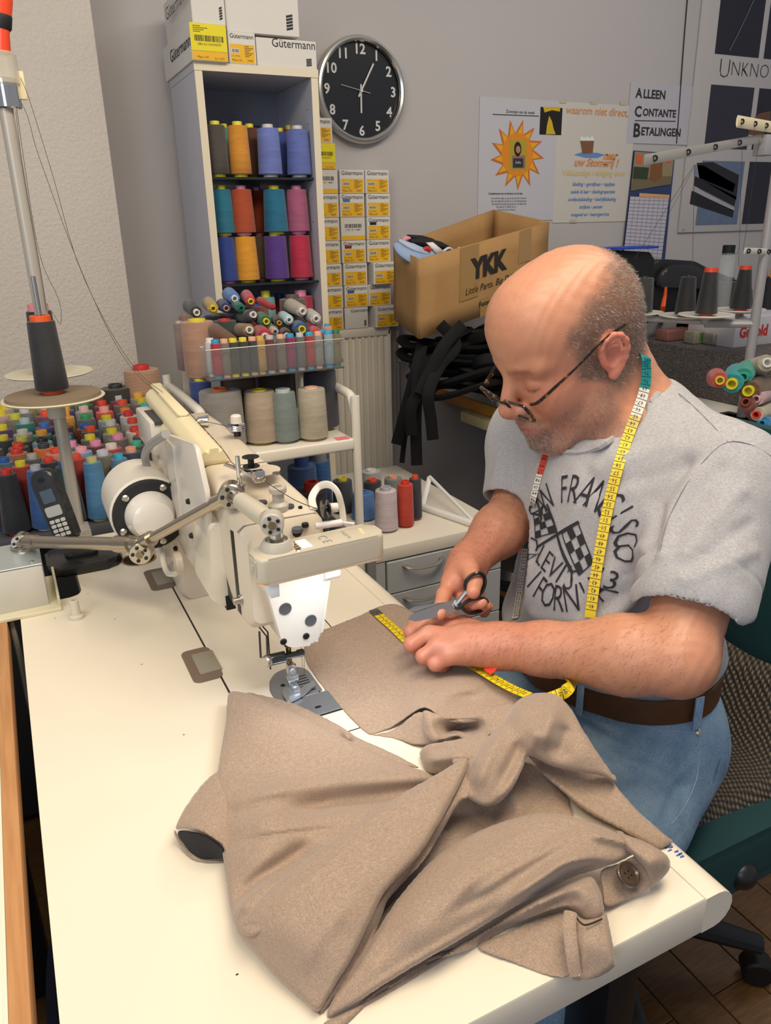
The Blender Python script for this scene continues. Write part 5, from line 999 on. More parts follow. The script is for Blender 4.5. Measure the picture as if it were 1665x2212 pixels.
# big left panel
bl = cloth('broad_panel', [(492,1497,26),(520,1493,30),(548,1500,30),(580,1516,30),(640,1540,28),(700,1572,28),(760,1600,30),(830,1632,34),(890,1655,38),(925,1668,38),(935,1700,40),(880,1740,44),(760,1830,46),(650,1930,42),(560,2020,34),(515,2012,24),(497,1970,18),(487,1900,18),(478,1840,20),(468,1780,24),(466,1700,26),(474,1630,26),(486,1560,26)],
      [(560,1560,36),(560,1650,36),(640,1620,34),(760,1680,36),(600,1750,44),(700,1750,30),(560,1830,44),(620,1850,44),(540,1930,38),(820,1690,40)],
      [([(500,1590),(620,1600),(760,1640),(900,1668)],3,30),([(500,1722),(600,1706),(720,1690),(860,1682),(1000,1675)],7,17),([(545,1775),(620,1762),(720,1742),(850,1718),(1040,1690)],-11,19),([(520,1800),(620,1790),(740,1762),(900,1740)],5,14),([(480,1748),(540,1722),(640,1700)],4,9),([(500,1790),(600,1765),(700,1760),(800,1735)],7,12),([(490,1835),(540,1812),(660,1795),(750,1790)],-3.5,4),([(500,1965),(560,1905),(640,1850),(700,1810)],-14,18),([(505,1985),(540,1940),(600,1890)],8,9),([(520,1500),(560,1530),(640,1568),(720,1600)],2,8),([(700,1580),(745,1602),(765,1618)],4,8)], TR, M_wool, roll=4.5, rw=12, seedv=6)
cloth('back_ply', [(530,1496,10),(575,1502,10),(640,1520,8),(700,1548,6),(745,1572,8),(770,1590,8),(820,1612,10),(870,1636,12),(905,1660,14),(800,1640,10),(700,1600,8),(600,1540,8)], [], [([(738,1572),(752,1590),(748,1606)],9,7)], TR, M_wool, roll=3, rw=6, seedv=7)
# leg running down from the middle to the near end
cloth('long_leg', [(1005,1636,60),(1010,1660,58),(998,1690,56),(975,1735,56),(950,1780,56),(905,1850,54),(850,1908,52),(822,1945,50),(800,1992,46),(765,2065,36),(725,2130,24),(688,2188,10),(655,2165,10),(590,2108,12),(545,2055,16),(508,2010,22),(535,1968,38),(600,1900,50),(700,1826,56),(790,1762,58),(870,1712,58),(940,1672,60)],
      [(700,1950,60),(620,2000,48),(760,1880,64),(860,1790,66),(940,1720,66),(700,2060,40),(640,2080,30)],
      [([(560,1985),(620,1935),(720,1860),(800,1790)],3,12),([(640,2120),(680,2040),(760,1940)],2,16),([(800,1860),(880,1770),(970,1690)],-3,14)], TR, M_wool, roll=7, rw=13, seedv=8)
cloth('long_leg_under', [(1010,1640,50),(1040,1650,50),(1062,1722,46),(1000,1730,46),(960,1790,42),(918,1858,40),(866,1915,38),(838,1948,36),(822,1990,34),(792,2060,26),(745,2130,16),(700,2186,6),(688,2192,4),(700,2150,12),(760,2050,28),(800,1960,38),(850,1895,42),(920,1800,46),(975,1720,48)],
      [], [([(1000,1735),(950,1800),(870,1905),(830,1965),(780,2060),(715,2160)],-9,7),([(1018,1738),(978,1795),(935,1855),(885,1915),(850,1955),(820,2030)],5,6)], TR, M_wool, roll=6, rw=8, seedv=9)
# lower right layers, bottom up
cloth('under_panel', [(1028,2046,4),(1100,2010,8),(1180,1975,12),(1236,1975,16),(1240,2060,10),(1228,2112,4),(1180,2108,2),(1110,2082,2)], [], [], TR, M_wool, roll=2, rw=6, seedv=10)
cloth('waistband_end', [(1236,1972,26),(1262,1985,30),(1290,1978,30),(1308,1968,26),(1316,1992,24),(1330,2070,14),(1326,2092,8),(1295,2112,4),(1262,2120,3),(1232,2114,4),(1232,2060,14)], [(1285,2040,26)], [([(1262,1990),(1262,2060),(1262,2110)],2,4)], TR, M_wool, roll=7, rw=10, seedv=11)
cloth('lower_roll', [(700,2206,3),(735,2190,8),(860,2120,12),(1000,2035,16),(1100,1975,20),(1180,1930,26),(1240,1902,34),(1278,1892,38),(1298,1924,36),(1306,1970,30),(1290,1990,24),(1262,1990,22),(1240,1968,26),(1210,1962,20),(1120,1995,12),(1029,2047,5),(930,2080,4),(860,2120,3),(800,2165,2),(735,2225,2),(700,2225,2)], [(1180,1950,30),(1260,1930,44),(1000,2050,12)],
      [([(1255,1958),(1215,1965),(1130,2005),(1060,2035)],8,9),([(1245,1945),(1200,1950),(1120,1990),(1000,2050)],-7,8),([(1290,1905),(1240,1915),(1180,1945),(1080,2000)],8,13)], TR, M_wool, roll=6, rw=11, seedv=12)
cloth('side_panel', [(704,2196,6),(722,2150,14),(770,2080,22),(822,1995,28),(870,1925,32),(940,1850,36),(1010,1805,38),(1080,1775,42),(1150,1756,48),(1210,1756,52),(1270,1772,52),(1330,1796,46),(1372,1815,38),(1376,1840,30),(1340,1862,34),(1290,1880,40),(1240,1895,40),(1180,1925,34),(1100,1968,28),(1000,2028,22),(860,2110,14),(735,2190,6)],
      [(900,1990,46),(1000,1900,56),(1100,1850,60),(1200,1810,60),(1000,1970,42),(820,2090,26),(1150,1900,46),(1250,1830,54),(1310,1830,46)],
      [([(1375,1828),(1320,1812),(1262,1800)],6,7),([(1310,1850),(1225,1862),(1160,1905),(1080,1955)],10,11),([(1330,1868),(1262,1876),(1200,1905),(1120,1950)],-9,8),([(1230,1815),(1150,1860),(1050,1920),(960,1985)],-6,14),([(1230,1806),(1195,1830),(1110,1880),(1000,1950)],6,9),([(1290,1772),(1240,1782),(1150,1820),(1060,1870)],-3,12),([(740,2180),(860,2100),(1000,2018),(1100,1958)],4,7)], TR, M_wool, roll=5.5, rw=12, seedv=13)
cloth('pocket_shade_ply', [(1296,1880,26),(1340,1862,30),(1380,1845,32),(1425,1870,22),(1428,1895,16),(1400,1922,12),(1310,1962,10),(1300,1925,18)], [(1350,1900,10)], [], TR, M_wool, roll=3, rw=7, seedv=14)
bt = onz(1350, 1893, TZ+.021); b = nb(); bn = Vector((.1, -.5, .85)).normalized(); bt = bt + bn*.004
add_lathe(b, [(0, .0012), (.0075, .0014), (.0095, .0030), (.0108, .0022), (.0108, 0), (0, -.0005)], bt, bn, 24); bo = obj('waist_button', b, mat('#4a3c2e', .3, coat=.5, var=(300, .5), name='horn_button'), TR)
b = nb(); xb, yb_, _ = _basis(bn)
for i, j in ((1, 1), (1, -1), (-1, 1), (-1, -1)): q = bt + xb*i*.0022 + yb_*j*.0022; add_lathe(b, [(0, .0017), (.0010, .0017)], q, bn, 8)
obj('button_hole', b, M_black, bo)['kind'] = 'stuff'
cloth('waistband_end', [(1330,1795,46),(1346,1800,48),(1390,1815,46),(1435,1840,42),(1449,1862,36),(1444,1885,24),(1418,1912,16),(1404,1918,14),(1400,1890,30),(1380,1862,40),(1352,1836,46)], [(1410,1858,46)], [([(1352,1800),(1370,1835),(1392,1850)],1.5,5)], TR, M_wool, roll=8, rw=10, seedv=15)
cloth('waistband_strap', [(1138,1628,26),(1165,1636,25),(1205,1648,24),(1245,1652,24),(1300,1655,26),(1336,1702,24),(1390,1762,18),(1440,1804,12),(1454,1816,9),(1450,1824,7),(1422,1836,4),(1385,1818,6),(1330,1788,12),(1262,1752,16),(1215,1712,22),(1170,1672,27)], [], [([(1150,1650),(1215,1700),(1290,1760),(1390,1812)],1.5,4)], TR, M_wool, roll=4, rw=8, seedv=16)
cloth('upper_flap', [(1098,1538,68),(1112,1516,72),(1140,1499,74),(1178,1494,76),(1208,1502,76),(1236,1532,74),(1262,1578,68),(1298,1634,56),(1330,1680,42),(1328,1690,40),(1300,1678,42),(1240,1668,46),(1190,1656,52),(1143,1634,62),(1132,1656,60),(1112,1698,50),(1084,1731,44),(1048,1744,42),(1016,1730,44),(999,1712,48),(1003,1682,54),(1014,1652,60),(1036,1610,64),(1062,1580,66),(1086,1556,66)], [(1180,1545,88),(1200,1600,76),(1250,1640,58),(1140,1570,84),(1090,1630,70),(1055,1690,60)],
      [([(1095,1562),(1140,1528),(1190,1512)],4,9),([(1195,1515),(1190,1560),(1165,1622)],6,15),([(1225,1560),(1215,1600),(1200,1640)],-8,18),([(1100,1560),(1068,1610),(1042,1665),(1030,1715)],5,11),([(1022,1640),(1012,1685),(1022,1715)],-5,8),([(1130,1590),(1108,1640),(1075,1700)],-7,11),([(1143,1630),(1150,1600),(1160,1570)],4,9),([(1120,1660),(1095,1705),(1065,1728)],4,8)], TR, M_wool, roll=5, rw=9, seedv=18)
cloth('middle_fold', [(975,1640,48),(1000,1636,56),(1012,1646,60),(1008,1664,58),(994,1680,54),(965,1690,50),(935,1694,44),(920,1680,40),(950,1676,42),(978,1665,46)], [], [([(990,1645),(998,1658),(985,1672)],-8,6)], TR, M_wool, roll=5, rw=7, seedv=19)
# belt loop, seams, hem stitches
def strip(name, pl, hz, w_, parent, m, th=.0012):
    P = [onz(x, y, TZ+h/1000) for (x, y), h in zip(pl, hz)]; b = nb(); P = smooth_path(P, 5)
    add_tube(b, P, w_, 8, flat=th/w_, upv=(0, 0, 1)); return obj(name, b, m, parent)
strip('belt_loop', [(1232,1970),(1230,2005),(1236,2060),(1243,2108)], [34,31,22,9], .0052, TR, M_wool, .0016)
strip('seam_line', [(1240,1975),(1262,1998),(1300,1985)], [31,34,30], .0005, TR, mat('#4c3f35', .9, name='seam_brown'))
strip('stitch', [(1250,2095),(1252,2103)], [11,10], .0005, TR, mat('#c9bfa0', .9, name='stitch_cream')); strip('stitch', [(1249,2104),(1251,2109)], [10,9], .0005, TR, mat('#c9bfa0', .9, name='stitch_cream'))
# ================================================================== implicit-surface modelling (smooth unions, surface nets)
class SDF:
    def __init__(s): s.p = []
    def rc(s, a, b, ra, rb=None, k=.012, sub=False, sc_=None):
        s.p.append(('rc', np.array(a, np.float32), np.array(b, np.float32), ra, ra if rb is None else rb, k, sub)); return s
    def el(s, c, r, R=None, k=.012, sub=False):
        s.p.append(('el', np.array(c, np.float32), np.array(r, np.float32), np.eye(3, dtype=np.float32) if R is None else np.array(R, np.float32), None, k, sub)); return s
    def cut(s, o, n, k=.002):   # removes the half-space on the +n side of a plane
        n = np.array(n, np.float32); s.p.append(('pl', np.array(o, np.float32), n/np.linalg.norm(n), None, None, k, True)); return s
    @staticmethod
    def one(q, P):
        if q[0] == 'rc':
            a, b_, ra, rb = q[1], q[2], q[3], q[4]; ab = b_-a; t = np.clip(((P-a)@ab)/(ab@ab+1e-12), 0, 1)
            return np.sqrt(((P-a-t[:, None]*ab)**2).sum(1)) - (ra+(rb-ra)*t)
        if q[0] == 'el':
            v = (P-q[1])@q[3].T; k0 = np.sqrt(((v/q[2])**2).sum(1)); k1 = np.sqrt(((v/q[2]**2)**2).sum(1)); return k0*(k0-1)/(k1+1e-9)
        return -((P-q[1])@q[2])
    def ev(s, P, idx=None):
        d = np.full(len(P), 1.0, np.float32)
        for i in (range(len(s.p)) if idx is None else idx):
            q = s.p[i]; e = SDF.one(q, P); k = q[5]
            if q[6]:
                h = np.maximum(k-np.abs(d+e), 0)/k; d = np.maximum(d, -e) + h*h*k*.25
            else: h = np.maximum(k-np.abs(d-e), 0)/k; d = np.minimum(d, e) - h*h*k*.25
        return d
    def mesh(s, h, lo, hi, name='m', B=16):
        lo = np.array(lo, float); hi = np.array(hi, float); S = B*h; nbk = np.ceil((hi-lo)/S).astype(int)
        I = np.stack(np.meshgrid(*[np.arange(n) for n in nbk], indexing='ij'), -1).reshape(-1, 3)
        C = (lo + (I+.5)*S).astype(np.float32); D = np.stack([SDF.one(q, C) for q in s.p], 1); full = s.ev(C); hd = S*.5*1.7321+h*2
        act = np.abs(full) < hd*1.25+.012; I, D = I[act], D[act]
        g = np.stack(np.meshgrid(*[np.arange(-1, B+1)]*3, indexing='ij'), -1).reshape(-1, 3)
        NN = (nbk*B+4); key = lambda c: (c[:, 0]+1)*int(NN[1])*int(NN[2]) + (c[:, 1]+1)*int(NN[2]) + (c[:, 2]+1)
        VK, VP, FQ = [], [], []
        cor = np.array([(i, j, k) for i in (0, 1) for j in (0, 1) for k in (0, 1)]); E_ = [(a, b_) for a in range(8) for b_ in range(a+1, 8) if abs(cor[a]-cor[b_]).sum() == 1]
        un = [i for i, q in enumerate(s.p) if not q[6]]
        for bi in range(len(I)):
            dm = D[bi][un].min(); idx = [i for i, q in enumerate(s.p) if (D[bi, i] < (max(dm, 0)+2*hd+q[5]) if not q[6] else abs(D[bi, i]) < hd+q[5] or D[bi, i] < 0)]
            base = I[bi]*B; P = (lo + (g+base)*h).astype(np.float32); f = s.ev(P, idx).reshape(B+2, B+2, B+2); sg = f < 0
            if sg.all() or not sg.any(): continue
            cs = np.zeros((B+1,)*3, np.int8)
            for c in cor: cs += sg[c[0]:c[0]+B+1, c[1]:c[1]+B+1, c[2]:c[2]+B+1]
            ci = np.argwhere((cs > 0) & (cs < 8))
            if not len(ci): continue
            cv = np.stack([f[ci[:, 0]+c[0], ci[:, 1]+c[1], ci[:, 2]+c[2]] for c in cor], 1); acc = np.zeros((len(ci), 3)); cnt = np.zeros(len(ci))
            for a, b_ in E_:
                va, vb = cv[:, a], cv[:, b_]; m = (va < 0) != (vb < 0); t = np.where(m, va/(va-vb+1e-20), 0); acc += m[:, None]*(cor[a]+t[:, None]*(cor[b_]-cor[a])); cnt += m
            gi = ci-1+base; VK.append(key(gi)); VP.append(lo + (gi + acc/cnt[:, None])*h)
            for ax in range(3):
                o = [0, 0, 0]; o[ax] = 1; A = sg[1:B+1, 1:B+1, 1:B+1]; sl = [slice(1+o[q], B+1+o[q]) for q in range(3)]; Bq = sg[sl[0], sl[1], sl[2]]
                e = np.argwhere(A != Bq)
                if not len(e): continue
                ins = A[e[:, 0], e[:, 1], e[:, 2]]; u = (ax+1) % 3; v = (ax+2) % 3; cc_ = e+base
                q4 = []
                for du, dv in ((-1, -1), (0, -1), (0, 0), (-1, 0)):
                    c = cc_.copy(); c[:, u] += du; c[:, v] += dv; q4.append(key(c))
                q4 = np.stack(q4, 1); q4[~ins] = q4[~ins][:, ::-1]; FQ.append(q4)
        VK = np.concatenate(VK); VP = np.concatenate(VP); FQ = np.concatenate(FQ); uk, ui = np.unique(VK, return_index=True); V = VP[ui]; F = np.searchsorted(uk, FQ); ok = (F < len(uk)).all(1); F = F[ok]
        ok = (uk[F] == FQ[ok]).all(1); return V, F[ok]
def np_mesh(V, F, name, mats=()):
    me = bpy.data.meshes.new(name); me.vertices.add(len(V)); me.vertices.foreach_set('co', np.asarray(V, np.float32).ravel()); k = F.shape[1]
    me.loops.add(F.size); me.loops.foreach_set('vertex_index', F.astype(np.int32).ravel()); me.polygons.add(len(F)); me.polygons.foreach_set('loop_start', np.arange(0, F.size, k, dtype=np.int32))
    me.polygons.foreach_set('loop_total', np.full(len(F), k, np.int32)); me.update(calc_edges=True); me.validate(); me.shade_smooth()
    for m in mats: me.materials.append(m)
    return me
def vnormals(V, F):
    a, b_, c, d = (V[F[:, i]] for i in range(4)); n = np.cross(c-a, d-b_); N_ = np.zeros_like(V)
    for i in range(4): np.add.at(N_, F[:, i], n)
    return N_/(np.linalg.norm(N_, axis=1, keepdims=True)+1e-12)
def relax(V, F, it=2, lam=.5):
    E = np.concatenate([F[:, [0, 1]], F[:, [1, 2]], F[:, [2, 3]], F[:, [3, 0]]]); E = np.concatenate([E, E[:, ::-1]]); cnt = np.bincount(E[:, 0], minlength=len(V))[:, None]
    for _ in range(it):
        S = np.zeros_like(V); np.add.at(S, E[:, 0], V[E[:, 1]]); V = V + lam*(S/np.maximum(cnt, 1)-V)
    return V
def main_part(V, F):
    """keep the largest connected piece"""
    lab = np.arange(len(V)); E = np.concatenate([F[:, [0, 1]], F[:, [1, 2]], F[:, [2, 3]], F[:, [3, 0]]])
    for _ in range(400):
        m = np.minimum(lab[E[:, 0]], lab[E[:, 1]]); old = lab.copy(); np.minimum.at(lab, E[:, 0], m); np.minimum.at(lab, E[:, 1], m); lab = lab[lab]; lab = lab[lab]
        if (lab == old).all(): break
    big = np.bincount(lab).argmax(); keep = lab == big; idx = np.cumsum(keep)-1; Fk = F[keep[F[:, 0]]]; return V[keep], idx[Fk]
def dline(V, pl):
    best = np.full(len(V), 9.0); P = [np.array(q, float) for q in pl]
    for a, b_ in zip(P, P[1:]):
        ab = b_-a; t = np.clip(((V-a)@ab)/(ab@ab+1e-12), 0, 1); best = np.minimum(best, np.sqrt(((V-a-t[:, None]*ab)**2).sum(1)))
    return best
def bvh(V, F): return BVHTree.FromPolygons([tuple(v) for v in V], [tuple(int(i) for i in f) for f in F])
def hit(bv, px, py, off=0.0):
    d = ray(px, py).normalized(); l, n, i, t = bv.ray_cast(EYE, d)
    if l is None: return None
    return l - d*off
def hits(bv, pts, off=0.0):
    o = [hit(bv, x, y, off) for x, y in pts]; return [q for q in o if q is not None]
# ================================================================== the man
HP = np.array((.688, .832, 1.158)); az, pt_ = radians(174), radians(-27)   # ear line midpoint, facing
hf = np.array((cos(az)*cos(pt_), sin(az)*cos(pt_), sin(pt_))); hl = np.cross((0, 0, 1), hf); hl /= np.linalg.norm(hl)
hu = np.cross(hf, hl)
rl = radians(-3); hl, hu = hl*cos(rl)+hu*sin(rl), hu*cos(rl)-hl*sin(rl)
def H(f, l, u): return HP + hf*f + hl*l + hu*u
HR = np.stack([hf, hl, hu])
B = SDF()
# skull, face
B.el(H(-.012, 0, .047), (.100, .0775, .086), HR, .02); B.el(H(.040, 0, .060), (.056, .064, .062), HR, .03); B.el(H(-.045, 0, .030), (.062, .066, .066), HR, .03)
B.el(H(.040, 0, -.018), (.052, .060, .078), HR, .03)
for sgn in (1, -1):
    B.rc(H(.0, sgn*.050, -.035), H(.020, sgn*.047, -.068), .020, .018, .025); B.rc(H(.020, sgn*.047, -.068), H(.070, sgn*.020, -.098), .019, .019, .022)
    B.el(H(.062, sgn*.038, -.022), (.026, .023, .028), HR, .02)
    B.rc(H(.082, sgn*.012, .030), H(.070, sgn*.048, .030), .011, .010, .014)
B.rc(H(.080, 0, -.096), H(.084, 0, -.092), .021, .020, .02)
B.el(H(.078, 0, -.060), (.024, .028, .022), HR, .02)
for sgn in (1, -1): B.el(H(.104, sgn*.033, .008), (.020, .019, .013), HR, .012, True); B.el(H(.073, sgn*.032, .005), (.0165, .017, .0150), HR, .006)
B.rc(H(.090, 0, .020), H(.115, 0, -.022), .0085, .0115, .012); B.rc(H(.112, 0, -.026), H(.108, 0, -.030), .0125, .012, .008)
for sgn in (1, -1): B.el(H(.101, sgn*.0125, -.030), (.012, .0075, .0085), HR, .006)
B.rc(H(.099, -.014, -.056), H(.099, .014, -.056), .0065, None, .008); B.rc(H(.088, -.024, -.061), H(.100, 0, -.059), .005, .006, .007); B.rc(H(.088, .024, -.061), H(.100, 0, -.059), .005, .006, .007)
B.rc(H(.096, -.013, -.068), H(.096, .013, -.068), .0072, None, .008)
B.rc(H(.1060, -.020, -.0622), H(.1060, .020, -.0622), .0017, None, .003, True)
for sgn in (1, -1):   # ears
    e = lambda f, l, u: H(-.002+(f+.014)*.84-.010, sgn*(.0775+(l-.078)*.92), .002+u*.84)
    B.el(e(-.014, .0775, .002), (.019, .0075, .027), HR, .008)
    ring = [e(.001, .0800, -.004), e(.004, .0815, .010), e(.002, .0840, .022), e(-.006, .0880, .032), e(-.018, .0915, .036), e(-.029, .0930, .030), e(-.035, .0925, .017), e(-.035, .0905, .003), e(-.030, .0870, -.010), e(-.021, .0835, -.021), e(-.011, .0805, -.029)]
    for a, b_ in zip(ring, ring[1:]): B.rc(a, b_, .0037, .0037, .0035)
    B.rc(e(-.009, .0800, -.026), e(-.005, .0795, -.031), .0072, .0066, .006)
    for a, b_ in zip([e(-.006, .083, .018), e(-.020, .0885, .017), e(-.0245, .088, .004), e(-.020, .0855, -.008), e(-.010, .0825, -.014)], [e(-.020, .0885, .017), e(-.0245, .088, .004), e(-.020, .0855, -.008), e(-.010, .0825, -.014), e(-.002, .082, -.013)]): B.rc(a, b_, .0029, .0029, .003)
    B.rc(e(.003, .0805, .001), e(.001, .0815, -.006), .0042, .0040, .004)
    B.el(e(-.011, .0885, .001), (.0098, .0080, .0125), HR, .003, True)
# neck and shoulders
NB = np.array((.806, .812, 1.045))
B.rc(H(-.042, 0, -.020), NB, .057, .060, .03); B.rc(H(.0, .02, -.06), NB+(-.04, -.03, -.02), .034, .040, .03); B.rc(H(.0, -.02, -.06), NB+(-.04, .03, -.02), .034, .040, .03)
LS, RS = np.array((.802, .652, 1.008)), np.array((.745, .968, 1.000))
B.rc(NB, LS, .052, .050, .04); B.rc(NB, RS, .052, .050, .04)
B.el((.775, .80, .92), (.100, .145, .17), None, .03); B.el((.75, .785, .76), (.115, .140, .13), None, .03)
# arms
LE = np.array(onk(1462, 1422, .885)); LW = np.array(onz(1085, 1395, .812))
B.rc(LS, LE, .053, .042, .03); B.rc(LE, LE*.72+LW*.28, .0415, .0445, .02); B.rc(LE*.72+LW*.28, LE*.25+LW*.75, .0455, .031, .02); B.rc(LE*.25+LW*.75, LW, .031, .0275, .02)
RE = np.array(onk(1118, 1105, 1.20)); RW = np.array(onk(1010, 1215, 1.105))
B.rc(RS, RE, .052, .040, .03); B.rc(RE, RE*.6+RW*.4, .040, .038, .02); B.rc(RE*.6+RW*.4, RW, .038, .026, .02)
# left hand: back of the hand up, fingers curled down on the cloth
lk = [np.array(onz(*q, z)) for q, z in (((928, 1340), .812), ((925, 1368), .816), ((945, 1395), .812), ((972, 1418), .804))]      # knuckles index..little
for i, kq in enumerate(lk):
    w0 = LW + (kq-LW)*.18 + np.array((0, 0, -.002)); B.rc(w0, kq, .017 if i in (1, 2) else .0145, .0115, .014)
B.rc(LW, (lk[1]+lk[2])/2*.5+LW*.5, .026, .021, .02)
mids = [onz(888, 1366, .806), onz(889, 1392, .806), onz(914, 1418, .800), onz(940, 1436, .792)]
tips = [onz(905, 1398, .7775), onz(914, 1412, .7775), onz(938, 1428, .7765), onz(962, 1440, .776)]
for kq, m_, t_, r_ in zip(lk, mids, tips, (.0103, .0106, .0100, .0088)):
    m_, t_ = np.array(m_), np.array(t_); B.rc(kq, m_, r_*1.08, r_, .0045); B.rc(m_, m_*.35+t_*.65, r_, r_*.92, .0035); B.rc(m_*.35+t_*.65, t_, r_*.92, r_*.85, .003)
th = [np.array(q) for q in (onz(1000, 1352, .808), onz(938, 1326, .796), onz(893, 1352, .782))]
B.rc(LW*.7+th[0]*.3, th[0], .018, .0145, .012); B.rc(th[0], th[1], .0135, .0115, .006); B.rc(th[1], th[2], .0115, .0095, .004)
# right hand holding the scissors
rk = [np.array(onk(*q, k_)) for q, k_ in (((972, 1262), 1.070), ((992, 1272), 1.085), ((1012, 1280), 1.098), ((1030, 1285), 1.108))]
for i, kq in enumerate(rk): B.rc(RW+(kq-RW)*.15, kq, .018, .0118, .013)
B.rc(RW, (rk[0]+rk[1])/2*.5+RW*.5, .024, .021, .02); B.rc(onk(1000, 1225, 1.075), onk(985, 1255, 1.07), .019, .016, .014)
fg = [[(958, 1285, 1.050), (952, 1312, 1.028), (950, 1326, 1.015)], [(1000, 1298, 1.060), (1022, 1304, 1.035), (1040, 1303, 1.025)], [(1012, 1303, 1.072), (1034, 1316, 1.046), (1050, 1308, 1.038)], [(1024, 1306, 1.085), (1045, 1321, 1.060), (1055, 1311, 1.052)]]
for kq, f_, r_ in zip(rk, fg, (.0105, .0095, .0092, .0082)):
    q = kq
    for j, (x_, y_, k_) in enumerate(f_): n_ = np.array(onk(x_, y_, k_)); B.rc(q, n_, r_*(1.05-.07*j), r_*(.98-.07*j), .004); q = n_
tq = [np.array(onk(*q)) for q in ((1012, 1228, 1.060), (1024, 1258, 1.032), (1021, 1279, 1.018))]
B.rc(RW*.6+tq[0]*.4, tq[0], .018, .0135, .012); B.rc(tq[0], tq[1], .0130, .0112, .006); B.rc(tq[1], tq[2], .0112, .0098, .004)
# legs: thighs inside the jeans, shins bare below the knee hem
HL_, HR_ = np.array((.765, .675, .60)), np.array((.765, .865, .60)); KL, KR = np.array(onk(1135, 2150, .93)), np.array((.40, .93, .55))
AL, AR = np.array((KL[0]+.03, KL[1]+.03, .09)), np.array((.44, .95, .09))
B.rc((.75, .77, .70), (.76, .77, .60), .115, .12, .03)
for hh, kk_, aa in ((HL_, KL, AL), (HR_, KR, AR)): B.rc(hh, kk_, .078, .056, .03); B.rc(kk_, kk_*.65+aa*.35, .054, .056, .02); B.rc(kk_*.65+aa*.35, aa, .056, .034, .02); B.rc(aa, aa+np.array((-.12, -.02, -.045)), .036, .026, .02)
BV, BF = B.mesh(.0023, (.30, .38, .02), (.98, 1.10, 1.33)); BV = relax(BV, BF, 2, .45); BN = vnormals(BV, BF)
# fine displacement: tendons, knuckle creases, temple veins
def nz(V, s_, seed=0): return np.sin(V[:, 0]*s_+seed+1.7*np.sin(V[:, 1]*s_*.7))*np.cos(V[:, 1]*s_*.9+V[:, 2]*s_*.6+seed)
disp = .00035*nz(BV, 260)
for kq in lk: disp += .0013*np.exp(-(dline(BV, [LW*.35+kq*.65, kq])/.0045)**2)
for kq in rk: disp += .0011*np.exp(-(dline(BV, [RW*.35+kq*.65, kq])/.0045)**2)
loc = (BV-HP)@HR.T
head = (loc[:, 2] > -.13) & (BV[:, 2] > 1.02)
for pl in ([(.074, .018, -.020), (.060, .030, -.045), (.055, .032, -.062)],): 
    for sgn in (1, -1): disp -= head*.0016*np.exp(-(dline(BV, [H(a, sgn*b_*1.25, c) for a, b_, c in pl])/.004)**2)
for u_ in (.058, .072, .086): disp -= head*.0004*np.exp(-(dline(BV, [H(.09-.0*u_, -.03, u_), H(.092, 0, u_+.002), H(.085, .035, u_)])/.0022)**2)
for sgn in (1, -1): disp -= head*.0022*np.exp(-(dline(BV, [H(.094, sgn*.018, .000), H(.091, sgn*.033, -.003), H(.082, sgn*.046, .001)])/.0020)**2); disp -= head*.0022*np.exp(-(dline(BV, [H(.094, sgn*.018, .012), H(.092, sgn*.033, .016), H(.080, sgn*.048, .012)])/.0028)**2); disp += head*.0016*np.exp(-(dline(BV, [H(.096, sgn*.012, .031), H(.092, sgn*.030, .036), H(.078, sgn*.050, .030)])/.0045)**2); disp -= head*.0014*np.exp(-(dline(BV, [H(.090, sgn*.020, -.014), H(.082, sgn*.040, -.014)])/.003)**2); disp -= head*.003*np.exp(-(np.linalg.norm(BV-H(.104, sgn*.010, -.038), axis=1)/.004)**2)
BV = BV + BN*disp[:, None]
# ---- skin colour regions
def sstep(x, a, b_): t = np.clip((x-a)/(b_-a), 0, 1); return t*t*(3-2*t)
def ll(h): return np.array(lin(h)[:3])
f_, l_, u_ = loc[:, 0], loc[:, 1], loc[:, 2]
SKIN, PINK, HAIRC, BEARD, LIP = ll('#cc977a'), ll('#c67a69'), ll('#6b5a50'), ll('#7f6e66'), ll('#a8606a')
col = np.tile(SKIN, (len(BV), 1))
def blend(w_, c): 
    global col; col = col*(1-w_[:, None]) + c*w_[:, None]
wob = .006*nz(BV, 70, 1)+.004*nz(BV, 160, 2)
cheek = np.exp(-(((f_-.06)/.045)**2+((np.abs(l_)-.045)/.03)**2+((u_+.015)/.05)**2)); blend(np.clip(cheek*.55, 0, 1)*head, PINK)
nose = np.exp(-(((f_-.112)/.02)**2+(l_/.02)**2+((u_+.025)/.02)**2)); blend(np.clip(nose*.6, 0, 1)*head, PINK)
earm = ((np.abs(l_) > .0785) & (((f_+.013)/.024)**2+((u_-.003)/.034)**2 < 1)); blend(earm*.65, ll('#cf7f70'))
hands = np.exp(-(np.minimum(dline(BV, [LW, lk[1]]), dline(BV, [RW, rk[1]]))/.075)**4); blend(hands*.40, PINK)
for t_ in list(tips)+list(mids): blend(np.exp(-(np.linalg.norm(BV-np.array(t_), axis=1)/.012)**2)*.3, PINK)
